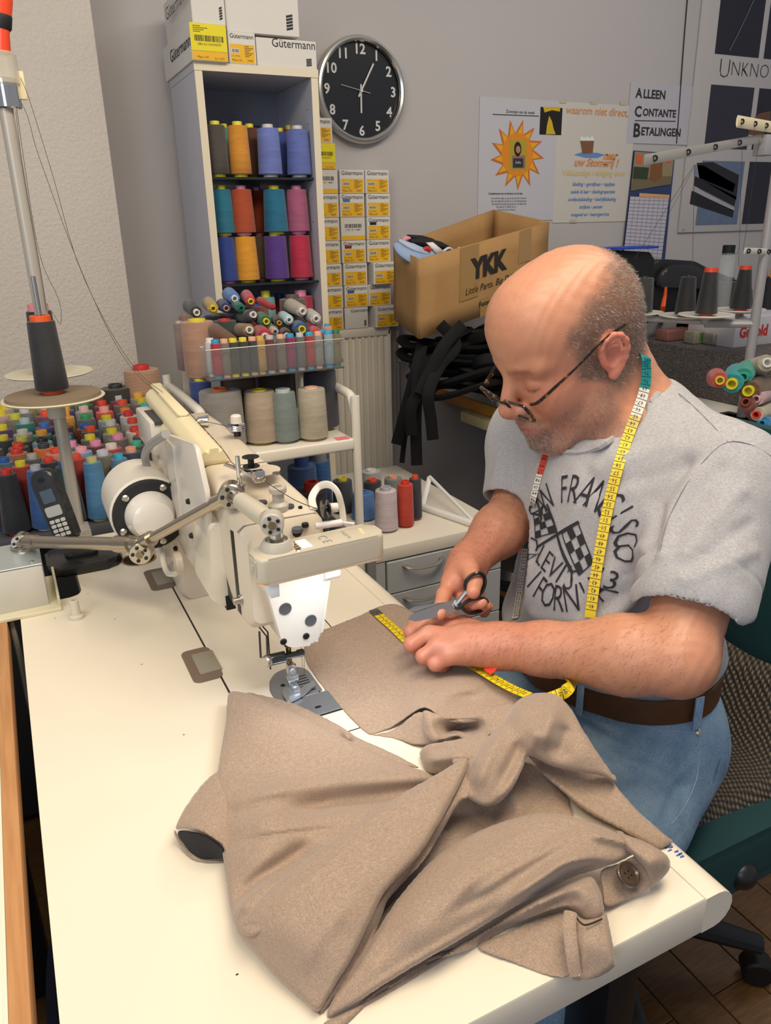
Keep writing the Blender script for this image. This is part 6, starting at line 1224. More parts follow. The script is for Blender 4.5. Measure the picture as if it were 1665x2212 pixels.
# hair: back and sides of the head
edge = .112 + wob*.7 - .40*np.maximum(f_+.080, 0)
hr = sstep(edge-u_, -.006, .022)*sstep(.052+wob*1.5-f_, -.004, .034)*sstep(u_+.070-np.maximum(-f_-.03, 0)*.4, 0, .03)*head*(1-earm)
hr *= sstep(-(f_) + .075*sstep(u_, -.05, .02) + .0, 0, .02)
blend(hr*.80, HAIRC)
bd = sstep(-.028-u_+wob, -.006, .022)*sstep(u_+.125, 0, .02)*head*sstep(f_, -.012, .012)*(1-np.exp(-(((u_+.030)/.012)**2+((np.abs(l_)-.038)/.016)**2)))
bd = bd*np.where((np.abs(l_) < .030) & (f_ > .07), 1.0, .55); bd = bd*(1-np.exp(-(((u_+.062)/.010)**2+(l_/.026)**2+((f_-.10)/.015)**2)))
blend(bd*.62, BEARD)
goat = np.exp(-(((u_+.094)/.020)**2+(l_/.026)**2))*(f_ > .06)*head; blend(np.clip(goat, 0, 1)*.5, ll('#a39c96'))
lip = np.exp(-(((u_+.0620)/.0095)**2+(l_/.022)**2)**2)*(f_ > .088)*head; blend(lip*.85, LIP)
brow = np.exp(-(((u_-.030-.0)/.0055)**2))*sstep(np.abs(l_), .008, .014)*(1-sstep(np.abs(l_), .044, .052))*(f_ > .05)*head; blend(brow*.55, ll('#7c5a44'))
lash = np.exp(-(dline(BV, [H(.092, .019, .000), H(.090, .033, -.003), H(.080, .046, .001)])/.0022)**2); blend(lash*.8, ll('#7a4a3c'))
s = N('skin'); va = s.n('VertexColor'); va.layer_name = 'tint'; c = s.co()
n1 = s.noise(c, 45, 4, .6); n2 = s.noise(c, 420, 3, .6)
bc_ = s.mix(s.math('MULTIPLY', n1, .9), va.outputs[0], s.mix(1.0, va.outputs[0], (1.0, .80, .74, 1), 'MULTIPLY'))
bc_ = s.mix(s.math('MULTIPLY', s.math('GREATER_THAN', s.noise(c, 260, 1), .72), .16), bc_, lin('#8a5540'))
s.bsdf(Base_Color=bc_, Roughness=.37, Subsurface_Weight=.12, Subsurface_Scale=.006); s.b.inputs['Subsurface Radius'].default_value = (1, .35, .2); s.set(s.b.inputs['Specular IOR Level'], .45)
s.bump(s.math('ADD', n2, s.math('MULTIPLY', s.noise(c, 1200, 2), .6)), .35, .0008); M_skin = s.m
MAN = thing('person', 'bald man with glasses in grey T-shirt and jeans, cutting cloth with scissors', 'person', (.75, .78, 0))
me = np_mesh(BV, BF, 'body', [M_skin]); ca = me.color_attributes.new('tint', 'FLOAT_COLOR', 'POINT'); ca.data.foreach_set('color', np.c_[col, np.ones(len(col))].astype(np.float32).ravel())
_link('body', me, MAN)
# ---- short hair and beard: tiny strands grown on the head
rng = np.random.default_rng(5)
def strands(name, wgt, n, ln, wd, pal, down=.5, seed=0, lift=.6):
    w_ = wgt.copy(); w_[w_ < .12] = 0; w_ /= w_.sum(); ids = rng.choice(len(BV), n, p=w_); V, F, C = [], [], []
    P = BV[ids] + rng.normal(0, .0009, (n, 3)); Nn = BN[ids]; dr = -hu*down + -hf*.35 + rng.normal(0, .28, (n, 3)); dr -= (dr*Nn).sum(1)[:, None]*Nn; dr = dr/(np.linalg.norm(dr, axis=1)[:, None]+1e-6) + Nn*lift; dr /= np.linalg.norm(dr, axis=1)[:, None]
    L = ln*rng.uniform(.6, 1.2, n); side = np.cross(dr, Nn); side /= np.linalg.norm(side, axis=1)[:, None]+1e-6
    V = np.concatenate([P-side*wd, P+side*wd, P+dr*L[:, None]]); F = np.stack([np.arange(n), np.arange(n)+n, np.arange(n)+2*n], 1)
    m = np_mesh(V, F, name, [mat(p, .6, name='strand_%d' % i) for i, p in enumerate(pal)]); m.polygons.foreach_set('material_index', rng.integers(0, len(pal), n).astype(np.int32)); o = _link(name, m, MAN); o['kind'] = 'stuff'; return o
strands('hair', hr, 9000, .0052, .00016, ['#5a4a40', '#73635a', '#9a928c', '#c4beb8', '#4a3c34'])
strands('beard', bd*.5+goat*1.6, 7000, .0042, .00014, ['#6a5a52', '#948a84', '#c4beba', '#55463e'], down=.9, lift=.5)
aw = np.exp(-(dline(BV, [LE*.9+LW*.1, LW])/.05)**4) + np.exp(-(dline(BV, [RE, RW])/.045)**4); aw *= (1-head)
hu0, hf0 = hu, hf
hu, hf = np.array((.3, .0, 1.)), np.array((.6, -.6, 0)); strands('arm_hair', aw, 4200, .0085, .00012, ['#5a4034', '#7a5c48'], down=.8, lift=.35); hu, hf = hu0, hf0
# ================================================================== glasses
GL = thing('eyeglasses', 'dark tortoiseshell eyeglasses sitting low on the nose of the man', 'glasses', tuple(H(.10, 0, -.02)))
s = N('tortoise'); c = s.co(); s.bsdf(Base_Color=s.ramp(s.noise(c, 130, 3), [(.50, '#120d0b'), (.60, '#5a3416'), (.68, '#a8782c')]), Roughness=.15, Coat_Weight=.5); M_tort = s.m
M_lens = mat('#e8ecef', .02, alpha=.10, name='lens')
gt = radians(17)   # frame slides down the nose and tips forward
def G(f, l, u): q_ = u-.012; return Vector(H(.1185 + f*cos(gt) + q_*sin(gt), l, -.004 + q_*cos(gt) - f*sin(gt)))
for sgn in (1, -1):
    o_ = rpoly([(.009, .013), (.059, .015), (.059, .000), (.053, -.019), (.015, -.018), (.010, -.006)], [.005, .006, .02, .008, .008, .01], 5)
    b = nb(); add_tube(b, [G(-.06*abs(x)**1.4*3-.0, sgn*x, y) for x, y in o_]+[G(-.06*abs(o_[0][0])**1.4*3, sgn*o_[0][0], o_[0][1])], .0023, 8, caps=False); obj('rim', b, M_tort, GL)
    b = nb(); b.faces.new([b.verts.new(G(-.06*abs(x)**1.4*3-.0004, sgn*x, y)) for x, y in o_]); obj('lens', b, M_lens, GL)
    b = nb(); P_ = [G(-.012, sgn*.058, .010), G(-.018, sgn*.0655, .008)]; tip_ = Vector(H(-.004, sgn*.0865, .032)); end_ = Vector(H(-.036, sgn*.0885, .034))
    mid_ = P_[1]*.45+tip_*.55; mid_ = mid_ + Vector(hl)*sgn*.003
    add_tube(b, [P_[0], P_[1], P_[1]*.75+tip_*.25+Vector(hl)*sgn*.002, mid_, tip_, end_], [.0028, .0036, .0034, .0023, .0024, .0034], 8, sm=5, flat=.7); obj('temple', b, M_tort, GL)
b = nb(); add_tube(b, [G(0, -.010, .006), G(.003, 0, .010), G(0, .010, .006)], .0018, 8, sm=4); obj('bridge', b, M_tort, GL)
# ================================================================== T-shirt
T = SDF()
T.el((.770, .805, .925), (.132, .172, .150), None, .05); T.el((.752, .790, .815), (.146, .170, .120), None, .05); T.el((.758, .785, .735), (.152, .182, .075), None, .03)
T.rc(NB+(.004, 0, -.014), LS+(.0, .0, -.010), .076, .074, .05); T.rc(NB+(-.004, 0, -.014), RS+(0, 0, -.010), .076, .072, .05)
T.el((.80, .81, .985), (.095, .15, .08), None, .04)
SL = LS + (LE-LS)*.70; T.rc(LS+(0, 0, -.008), SL, .0745, .0725, .035)
SRv = (RE-RS); SR = RS + SRv*.80; T.rc(RS, SR, .070, .062, .04)
dL = (LE-LS)/np.linalg.norm(LE-LS); hemL = LS + dL*(np.linalg.norm(LE-LS)*.66)
def tube_cut(S_, o, d, r_, ln):  # hollow below the hem plane (only near the sleeve)
    S_.rc(o, o+d*ln, r_, r_, .002, True)
T.rc(LS+(LE-LS)*.35, LE+(LE-LS)*.4, .0585, .0675, .004, True)
T.rc(RS+SRv*.45, RE+SRv*.4, .050, .056, .004, True)
T.rc(H(-.042, 0, -.020), NB+(-.004, 0, .004), .061, .0640, .005, True)     # neck opening
T.el(NB+(-.070, 0, .022), (.052, .072, .048), None, .006, True)
T.cut((.75, .79, .712), (-.06, -.02, -1), .004)
# sleeve ends
dH = dL*.55 + np.array((.10, .05, -.60)); dH /= np.linalg.norm(dH); hc = hemL - dL*.010 + dH*.105; T.rc(hc-np.cross(dH, (0, 0, 1))*0, hc+dH*.06, .105, .105, .002, True)
dR = SRv/np.linalg.norm(SRv); hr_ = RS+SRv*.72+dR*.082; T.rc(hr_, hr_+dR*.05, .082, .082, .002, True)
TV, TF = T.mesh(.0030, (.54, .50, .68), (.98, 1.12, 1.16)); TV, TF = main_part(TV, TF); TV = relax(TV, TF, 6, .5); TN = vnormals(TV, TF); TB = bvh(TV, TF)
td = .0009*nz(TV, 42)+.0006*nz(TV, 95, 2)
def tfold(pts, amp, w_):
    global td
    P = [np.array(q) for q in hits(TB, pts)]
    if len(P) > 1: td = td + amp*np.exp(-(dline(TV, P)/w_)**2)
for pts, amp, w_ in [([(1480,1000),(1420,1080),(1395,1200),(1400,1290)],-.010,.014),([(1500,1010),(1450,1100),(1430,1200)],.005,.010),([(1290,1010),(1380,985),(1450,960)],.0035,.012),([(1300,1050),(1400,1030),(1470,1000)],-.003,.010),
    ([(1560,1010),(1500,1080),(1455,1150)],-.004,.010),([(1600,1060),(1540,1120),(1480,1190)],.004,.010),([(1620,1130),(1560,1170),(1490,1230)],-.004,.009),([(1630,1190),(1560,1220),(1480,1250)],.0035,.009),([(1545,1060),(1580,1150),(1600,1240)],.002,.01),
    ([(1250,1000),(1240,1100),(1210,1200)],.003,.014),([(1180,1000),(1160,1100),(1150,1200)],-.003,.011),([(1380,1230),(1340,1290),(1290,1330)],-.006,.012),([(1390,1290),(1330,1330),(1260,1350)],.005,.012),([(1400,1170),(1350,1210),(1290,1260)],.004,.012),
    ([(1550,1400),(1500,1450),(1400,1480)],-.006,.010),([(1570,1350),(1560,1400),(1530,1460)],.005,.010),([(1150,1330),(1250,1345),(1350,1335)],.003,.010),([(1420,1320),(1405,1370)],-.004,.008),
    ([(1090,980),(1085,1040)],-.003,.009),([(1120,960),(1125,1030),(1120,1080)],-.006,.009),([(1075,1000),(1065,1040)],.003,.008),([(1300,960),(1340,1000),(1360,1060)],.0025,.012),([(1240,980),(1290,1040),(1310,1120)],-.002,.010)]: tfold(pts, amp, w_)
# stitched hem and collar ridges
dh = np.abs((TV-(hemL+dL*.0-dL*.018))@dL); near = np.linalg.norm(np.cross(TV-hemL, dL), axis=1) < .095
td -= .0011*np.exp(-(dh/.0028)**2)*near*((TV-LS)@dL > .08)
TV = TV + TN*td[:, None]
s = N('grey_marl'); c = s.co(); a1 = s.noise(s.co('Object', (1, 1, 9), (radians(0), 0, 0)), 260, 3, .7); a2 = s.noise(c, 1300, 2)
s.bsdf(Base_Color=s.ramp(s.math('ADD', s.math('MULTIPLY', a1, .75), s.math('MULTIPLY', a2, .25)), [(.34, '#8f8e93'), (.50, '#aaa9ad'), (.66, '#c2c1c4')]), Roughness=.85, Sheen_Weight=.2)
s.set(s.b.inputs['Specular IOR Level'], .2); s.bump(a2, .25, .0006); M_marl = s.m
me = np_mesh(TV, TF, 't_shirt', [M_marl]); SHIRT = _link('t_shirt', me, MAN); TB = bvh(TV, TF)
# collar band and shoulder seams
cpx = [(1180,958),(1200,972),(1235,977),(1275,972),(1320,950),(1370,910),(1410,865),(1432,830),(1440,800),(1420,788),(1392,778)]
def seam(pts, nm, m, r_=.0006, par=None, bv=None, k=4):
    P = hits(bv or TB, pts, .0004)
    if len(P) > 1: b = nb(); add_tube(b, P, r_, 6, sm=k); obj(nm, b, m, par or SHIRT)
seam(cpx, 'collar', M_marl, .0046)
M_sm = mat('#83828a', .9, name='seam_grey_blue')
seam([(1435,838),(1465,850),(1500,880),(1540,920),(1572,955)], 'shoulder_seam', M_sm); seam([(1665,985),(1620,960),(1572,955),(1530,985),(1480,1050),(1440,1130),(1425,1190)], 'armhole_seam', M_sm)
# ---- print on the shirt
cen = hit(TB, 1232, 1185); Ux, Uz = Vector((0, -1, 0)), Vector((0, 0, 1)); M_pr = mat('#26262c', .8, name='shirt_ink')
def decal(bm, me, u0, v0, ang, sc__, ref=None):
    """wrap a flat shape onto the shirt front"""
    ref = ref or cen; ca_, sa_ = cos(ang), sin(ang); vs_ = []; D = Vector((1, 0, 0))
    for v in me.vertices:
        u = u0 + (v.co.x*ca_ - v.co.y*sa_)*sc__; w_ = v0 + (v.co.x*sa_ + v.co.y*ca_)*sc__; o_ = ref + Ux*u + Uz*w_ - D*.3
        l, n, i, t = TB.ray_cast(o_, D); vs_.append(bm.verts.new((l - D*.0012 + (n if n.x < 0 else -n)*.0006) if l is not None else o_+D*.3))
    for p in me.polygons:
        try: bm.faces.new([vs_[i] for i in p.vertices])
        except ValueError: pass
def to_uv(px, py): q = hit(TB, px, py); return ((q-cen).dot(Ux), (q-cen).dot(Uz)) if q is not None else None
c0_ = to_uv(1222, 1180) or (0, 0); r0_ = to_uv(1226, 1296) or (0, -.1); uc, vc = c0_; Rr = min(max(hypot(r0_[0]-uc, r0_[1]-vc), .07), .11)
def arc_text(txt, a0, a1, rad, size, flip=False):
    b = nb()
    for i, ch in enumerate(txt):
        if ch == ' ': continue
        a = a0 + (a1-a0)*i/(len(txt)-1); m_ = text_me(ch, 1, None, sx=.58, offset=-.008)
        decal(b, m_, uc+cos(a)*rad, vc+sin(a)*rad, (a-pi/2) if not flip else (a+pi/2), size); bpy.data.meshes.remove(m_)
    return b
def subd(bm): return bm
obj('print_lettering', arc_text('SAN FRANCISCO', radians(164), radians(8), Rr*1.04, .054), M_pr, SHIRT, smooth=False)
obj('print_lettering', arc_text('CALIFORNIA', radians(196), radians(324), Rr*1.0, .052, True), M_pr, SHIRT, smooth=False)
b = nb(); m_ = text_me("LEVI'S", 1, None, sx=.72, offset=-.01)
q = to_uv(1196, 1228) or (0, -.03); decal(b, m_, q[0], q[1], radians(-14), .042); obj('print_lettering', b, M_pr, SHIRT, smooth=False)
b = nb(); m_ = text_me('13', 1, None, sx=.8, offset=-.005); q = to_uv(1305, 1252) or (.07, -.05); decal(b, m_, q[0], q[1], radians(-6), .036); obj('print_lettering', b, M_pr, SHIRT, smooth=False)
def quad_me(pts):
    me = bpy.data.meshes.new('q'); me.from_pydata([(x, y, 0) for x, y in pts], [], [list(range(len(pts)))]); return me
def line_uv(bm, p, q, w0, w1=None, n=8):
    w1 = w0 if w1 is None else w1
    for i in range(n):
        a, c_ = i/n, (i+1)/n; d = Vector((q[0]-p[0], q[1]-p[1])); nn = Vector((-d.y, d.x)).normalized(); A0 = Vector(p)+d*a; A1 = Vector(p)+d*c_; wa, wb = w0+(w1-w0)*a, w0+(w1-w0)*c_
        decal(bm, quad_me([A0-nn*wa, A1-nn*wb, A1+nn*wb, A0+nn*wa]), 0, 0, 0, 1)
b = nb(); U = [to_uv(*q) for q in ((1183, 1088), (1237, 1236), (1252, 1127), (1160, 1183))]
if all(U):
    line_uv(b, U[0], U[1], .0016, .0022); line_uv(b, U[2], U[3], .0022, .0016)
    for corners in (((1180,1092),(1153,1108),(1158,1162),(1204,1148)), ((1250,1130),(1215,1152),(1252,1242),(1282,1215))):
        C_ = [to_uv(*q) for q in corners]
        if not all(C_): continue
        bil = lambda a, c_: tuple((C_[0][k]*(1-a)+C_[1][k]*a)*(1-c_)+(C_[3][k]*(1-a)+C_[2][k]*a)*c_ for k in (0, 1))
        for i in range(3):
            for j in range(4):
                if (i+j) % 2: decal(b, quad_me([bil(i/3, j/4), bil((i+1)/3, j/4), bil((i+1)/3, (j+1)/4), bil(i/3, (j+1)/4)]), 0, 0, 0, 1)
        for k in range(4): line_uv(b, C_[k], C_[(k+1) % 4], .0008, n=4)
obj('print_flags', b, M_pr, SHIRT, smooth=False)
# ================================================================== jeans and belt
J = SDF()
J.el((.755, .775, .625), (.135, .170, .115), None, .05); J.rc((.750, .775, .70), (.755, .775, .62), .118, .125, .03); J.el((.750, .778, .690), (.128, .160, .060), None, .03)
J.rc(HL_+(0, -.005, 0), KL, .097, .080, .05); J.rc(HR_, KR, .095, .078, .05)
for kk_, aa in ((KL, AL), (KR, AR)): J.rc(kk_, kk_*.80+aa*.20, .080, .078, .03); J.rc(kk_*.70+aa*.30, kk_*.4+aa*.6, .085, .085, .002, True)
J.cut((.75, .775, .734), (-.06, -.02, 1), .004)
J.rc(KL*.9+AL*.1, AL, .068, .068, .002, True); J.rc(KR*.9+AR*.1, AR, .068, .068, .002, True)
JV, JF = J.mesh(.004, (.28, .32, .30), (.95, 1.08, .80)); JV = relax(JV, JF, 2, .5); JN = vnormals(JV, JF); JB = bvh(JV, JF)
jd = .0012*nz(JV, 34)+.0006*nz(JV, 90, 1)
for pts, amp, w_ in [([(1180,1490),(1260,1560),(1360,1620),(1440,1650)],-.005,.009),([(1160,1470),(1240,1540),(1330,1590)],.004,.008),([(1240,1600),(1340,1640),(1440,1690)],.004,.010),([(1300,1640),(1400,1690),(1480,1700)],-.003,.008),([(1490,1640),(1440,1700),(1410,1770)],.003,.008)]:
    P_ = [np.array(q) for q in hits(JB, pts)]
    if len(P_) > 1: jd += amp*np.exp(-(dline(JV, P_)/w_)**2)
JV = JV+JN*jd[:, None]; JB = bvh(JV, JF)
s = N('denim'); c = s.co(); a1 = s.noise(s.co('Object', (1, 1, .12), (radians(20), 0, 0)), 900, 2, .7); a2 = s.noise(c, 7, 4, .6)
s.bsdf(Base_Color=s.mix(s.ramp(a2, [(.40, '#000000'), (.66, '#ffffff')]), s.ramp(a1, [(.35, '#5d7d9c'), (.65, '#7e9cb8')]), s.ramp(a1, [(.35, '#8aa9c4'), (.65, '#b2cadd')])), Roughness=.85); s.bump(a1, .3, .0006); M_den = s.m
JE = _link('jeans', np_mesh(JV, JF, 'jeans', [M_den]), MAN); M_st = mat('#9fb3c4', .9, name='denim_stitch')
seam([(1300,1530),(1360,1560),(1430,1575),(1500,1582),(1515,1575)], 'pocket_seam', M_st, .0007, JE, JB); seam([(1500,1582),(1512,1600),(1500,1625)], 'pocket_seam', M_st, .0007, JE, JB)
seam([(1510,1620),(1505,1680),(1480,1740),(1450,1780)], 'side_seam', M_st, .0007, JE, JB); seam([(1575,1590),(1555,1640),(1540,1690)], 'side_seam', mat('#4a6480', .9, name='dark_seam'), .0007, JE, JB)
q = hit(JB, 1507, 1582); 
if q: b = nb(); add_lathe(b, [(0, .003), (.003, .003), (.0052, .0015), (.0052, 0)], q, (ray(1507, 1582)*-1), 16); obj('rivet', b, mat('#b9b2a4', .35, .8, name='rivet'), JE)
# belt: band hugging the waist
M_belt = mat('#57361a', .5, var=(60, .2), bump=(500, .2), name='belt_leather')
def band(bvh_, c0, rad, z0, z1, off, th, m, nm, par, tilt=(0, 0), n=72, a0=0, a1=2*pi):
    rows = []
    for i in range(n+1):
        a = a0+(a1-a0)*i/n; d = Vector((cos(a), sin(a), 0)); col_ = []
        for z in (z0, z1):
            zz = z + tilt[0]*cos(a)+tilt[1]*sin(a); o_ = Vector((c0[0], c0[1], zz)); l, nn, ii, t = bvh_.ray_cast(o_+d*rad, -d); r_ = (l-o_).length if l is not None else rad*.6; col_.append((o_, d, r_))
        r_ = max(col_[0][2], col_[1][2])+off; (o0, d0, _), (o1, d1, _) = col_
        rows.append([o0+d*r_, o1+d*r_, o1+d*(r_+th), o0+d*(r_+th)])
    b = nb(); grid_mesh(b, rows, closed=True); return obj(nm, b, m, par, ang=50)
belt = band(JB, (.75, .778), .30, .690, .727, .0015, .0035, M_belt, 'belt', MAN, (.004, .002))
for a in (radians(268), radians(215), radians(150)):
    lp = band(JB, (.75, .778), .30, .682, .732, .0055, .002, M_den, 'belt_loop', belt, (.004, .002), 3, a-.035, a+.035)
# shirt hem overlap is part of the shirt; sandals are out of view
# ================================================================== measuring tape
TP = thing('measuring_tape', 'yellow measuring tape round the neck of the man, its end lying on the trousers', 'measuring tape', tuple(onz(850, 1350, TZ)))
M_ty = mat('#e8cb1c', .45, name='tape_yellow'); M_tw = mat('#d9d6cc', .5, name='tape_white'); M_tt = mat('#0f8486', .45, name='tape_teal'); M_tr = mat('#e0402c', .45, name='tape_red'); M_tk = mat('#1c1c1c', .6, name='tape_ink'); M_tm = mat('#8a8a88', .3, .9, name='tape_metal'); M_to = mat('#c9b45a', .5, name='tape_ochre')
class Ribbon:
    def __init__(s, P, Nn, w):
        s.P = smooth_path(P, 8); m = len(s.P); s.w = w; K = (m-1)/(len(P)-1)
        s.N = [Vector(Nn[min(int(i/K), len(Nn)-1)]).lerp(Vector(Nn[min(int(i/K)+1, len(Nn)-1)]), (i/K) % 1).normalized() for i in range(m)]
        s.L = [0.0]
        for a, b_ in zip(s.P, s.P[1:]): s.L.append(s.L[-1]+(b_-a).length)
    def at(s, d, t, off=0.0):
        d = max(0, min(d, s.L[-1]-1e-6)); i = 0
        while i < len(s.L)-2 and s.L[i+1] < d: i += 1
        f = (d-s.L[i])/(s.L[i+1]-s.L[i]+1e-9); p = s.P[i].lerp(s.P[i+1], f); n = s.N[i].lerp(s.N[i+1], f).normalized()
        tg_ = (s.P[min(i+2, len(s.P)-1)]-s.P[max(i-1, 0)]).normalized(); sd = tg_.cross(n).normalized(); return p + sd*t*s.w + n*off
    def build(s, name, cols, parent, numbers=None, flip=1, step=.0104, ticks=True):
        tot = s.L[-1]; b = nb(); n = max(4, int(tot/.004)); mats_ = [c for _, c in cols]; rows = []
        for i in range(n+1):
            d = tot*i/n; rows.append([s.at(d, -.5, 0), s.at(d, .5, 0), s.at(d, .5, .0005), s.at(d, -.5, .0005)])
        R = [[b.verts.new(p) for p in r] for r in rows]
        for i in range(n):
            mi = next(k for k, (e, _) in enumerate(cols) if (i+.5)/n <= e)
            for j in range(4): b.faces.new((R[i][j], R[i][(j+1) % 4], R[i+1][(j+1) % 4], R[i+1][j])).material_index = mi
        o = obj(name, b, mats_, parent, ang=60)
        if ticks:
            b = nb(); k = 0; d = step
            while d < tot-.004:
                for (a0, a1, hw) in ((-.5, .5, .00035),):
                    b.faces.new([b.verts.new(s.at(d+x, y, .0009)) for x, y in ((-hw, a0), (hw, a0), (hw, a1), (-hw, a1))])
                b.faces.new([b.verts.new(s.at(d+step/2+x, y, .0009)) for x, y in ((-.0002, -.5), (.0002, -.5), (.0002, -.28), (-.0002, -.28))])
                if numbers:
                    me = text_me(str(numbers(k)), .0078, None, res=1, sx=.9)
                    vs_ = [b.verts.new(s.at(d+step/2 + v.co.y*flip, v.co.x*flip/s.w, .0009)) for v in me.vertices]
                    for p in me.polygons:
                        try: b.faces.new([vs_[i] for i in p.vertices])
                        except ValueError: pass
                    bpy.data.meshes.remove(me)
                k += 1; d += step
            obj('tape_print', b, M_tk, o, smooth=False)
        return o
TW_ = .0150; up3 = Vector((0, 0, 1))
P_ = [onz(x, y, TZ+h) for x, y, h in ((806, 1317, .0045), (825, 1335, .0052), (848, 1355, .0055), (872, 1378, .0062), (895, 1400, .0075))]
Ribbon(P_, [up3]*5, TW_).build('tape_band', [(.14, M_tm), (1, M_ty)], TP, lambda k: k+1, -1)
P_ = [onz(x, y, TZ+h) for x, y, h in ((985, 1418, .017), (1030, 1443, .022), (1070, 1468, .027), (1105, 1487, .032), (1140, 1502, .038))]
Ribbon(P_, [up3]*5, TW_).build('tape_band', [(1, M_ty)], TP, lambda k: 21+k, -1)
P_ = [onz(1165, 1512, .800), onz(1205, 1502, .805), onz(1228, 1485, .815), onk(1240, 1455, 1.02), onk(1250, 1415, 1.03)]
Ribbon(P_, [up3, Vector((-.3, -.4, .9)), Vector((-.7, -.6, .4)), Vector((-.8, -.6, .1)), Vector((-.8, -.6, 0))], TW_).build('tape_band', [(1, M_ty)], TP, lambda k: 38+k, 1)
def on_shirt(pts, off=.0016):
    P, Nn = [], []
    for x, y in pts:
        d = ray(x, y).normalized(); l, n, i, t = TB.ray_cast(EYE, d)
        if l is None: continue
        n = n if n.dot(d) < 0 else -n; P.append(l+n*off); Nn.append((n-d*.6).normalized())
    return P, Nn
nb_ = bvh(BV, BF); P2, N2 = [], []
for x, y in ((1274, 1336), (1278, 1300), (1286, 1240), (1296, 1180), (1307, 1115), (1320, 1050), (1335, 990), (1348, 950), (1362, 918), (1378, 888), (1392, 860), (1402, 832), (1403, 808), (1397, 786), (1388, 770)):
    c_ = []; d = ray(x, y).normalized()
    for bv_ in ((nb_, TB) if y < 1200 else (TB,)):
        l, n, i, t_ = bv_.ray_cast(EYE, d)
        if l is not None: c_.append(((l-EYE).length, l, n if n.dot(d) < 0 else -n))
    if c_: q = min(c_, key=lambda v: v[0]); P2.append(q[1]+q[2]*.0035-d*.0015); N2.append((q[2]-d*.6).normalized())
for it in range(9):
    P2 = [P2[0]] + [P2[i]*.5+(P2[i-1]+P2[i+1])*.25 for i in range(1, len(P2)-1)] + [P2[-1]]; N2 = [N2[0]] + [(N2[i]*.5+(N2[i-1]+N2[i+1])*.25).normalized() for i in range(1, len(N2)-1)] + [N2[-1]]
P2 = [p - ray(*pix(p)[:2]).normalized()*.007 for p in P2]
for it in range(2):
    for i_, p in enumerate(P2):
        x_, y_, _ = pix(p); d = ray(x_, y_).normalized(); L_ = (p-EYE).length
        for off_ in (-10, 0, 10):
            d2_ = ray(x_+off_, y_).normalized()
            for bv_ in ((nb_, TB) if y_ < 1200 else (TB,)):
                h_ = bv_.ray_cast(EYE, d2_)[0]
                if h_ is not None and (h_-EYE).length < L_+.002: L_ = (h_-EYE).length-.0025
        P2[i_] = EYE + d*L_
P2.append(P2[-1]+Vector((.010, .035, .004))); N2.append(N2[-1]); Ribbon(P2, N2, TW_*.92).build('tape_band', [(.66, M_ty), (.70, M_to), (.80, M_tw), (1, M_tt)], TP, lambda k: 40+k, -1)
P_, N_ = on_shirt([(1190, 958), (1178, 992), (1163, 1045), (1152, 1090), (1143, 1135), (1136, 1180), (1130, 1225), (1124, 1270), (1118, 1310), (1113, 1340)], .003)
if len(P_) > 2: Ribbon(P_, N_, TW_*.62).build('tape_band', [(.10, M_tr), (.38, M_tw), (.68, M_tt), (1, M_tw)], TP, lambda k: 90-k, -1)
P_ = [onz(1052, 1452, .790), onz(1066, 1438, .796), onz(1078, 1424, .802)]; Ribbon(P_, [up3]*3, TW_).build('tape_band', [(1, M_tr)], TP, None, ticks=False)
# ================================================================== scissors
SCt = thing('scissors', 'steel tailor scissors with black rings held in the right hand of the man', 'scissors', tuple(onk(978, 1312, 1.025)))
M_bl = mat('#b9bcbf', .28, .9, name='blade_steel')
pv = onk(982, 1308, 1.022); tipA, tipB = onk(879, 1338, .990), onk(884, 1318, 1.000)
def blade(tip_, w_, nm, off):
    d = (tip_-pv); L = d.length; d.normalize(); sd = Vector(CF).cross(d).normalized(); sd = sd if sd.z > 0 else -sd; nn = d.cross(sd)
    b = nb(); add_prism(b, [(-.010, -w_*.4), (L*.2, -w_*.55), (L*.85, -w_*.35), (L, 0), (L*.9, w_*.28), (L*.2, w_*.5), (-.010, w_*.4)], off, off+.0016, axes=(d, sd, nn), org=pv, bev=.0003, seg=1); return obj(nm, b, M_bl, SCt)
blade(tipA, .0165, 'blade', -.0018); blade(tipB, .012, 'blade', .0002)
b = nb(); add_cyl(b, pv-Vector(CF)*.004, pv+Vector(CF)*.003, .0035, n=14, bev=.0005); obj('pivot_screw', b, M_steel, SCt)
def loop_px(pts, ks, r_, nm, m):
    P = [onk(x, y, k) for (x, y), k in zip(pts, ks)]; b = nb(); Q = smooth_path(P+[P[0]], 6); add_tube(b, Q, r_, 8, caps=False); return obj(nm, b, m, SCt)
M_ring = mat('#141416', .25, coat=.4, name='ring_black')
loop_px([(1008, 1283), (1004, 1262), (1014, 1246), (1032, 1238), (1045, 1244), (1047, 1262), (1038, 1282), (1022, 1290)], [1.020]*4+[1.03, 1.035, 1.035, 1.03], .0026, 'thumb_ring', M_ring)
b = nb(); add_tube(b, [pv, onk(996, 1292, 1.019), onk(1007, 1278, 1.018)], [.0042, .0032, .0030], 8, sm=3); obj('shank', b, M_bl, SCt)
loop_px([(995, 1310), (1012, 1297), (1034, 1292), (1050, 1297), (1052, 1309), (1036, 1320), (1012, 1324)], [1.02, 1.018, 1.02, 1.03, 1.04, 1.035, 1.028], .0027, 'finger_ring', M_ring)
b = nb(); add_tube(b, [pv, onk(988, 1312, 1.02), onk(1000, 1311, 1.019)], [.0042, .0034, .0030], 8, sm=3); obj('shank', b, M_ring, SCt)
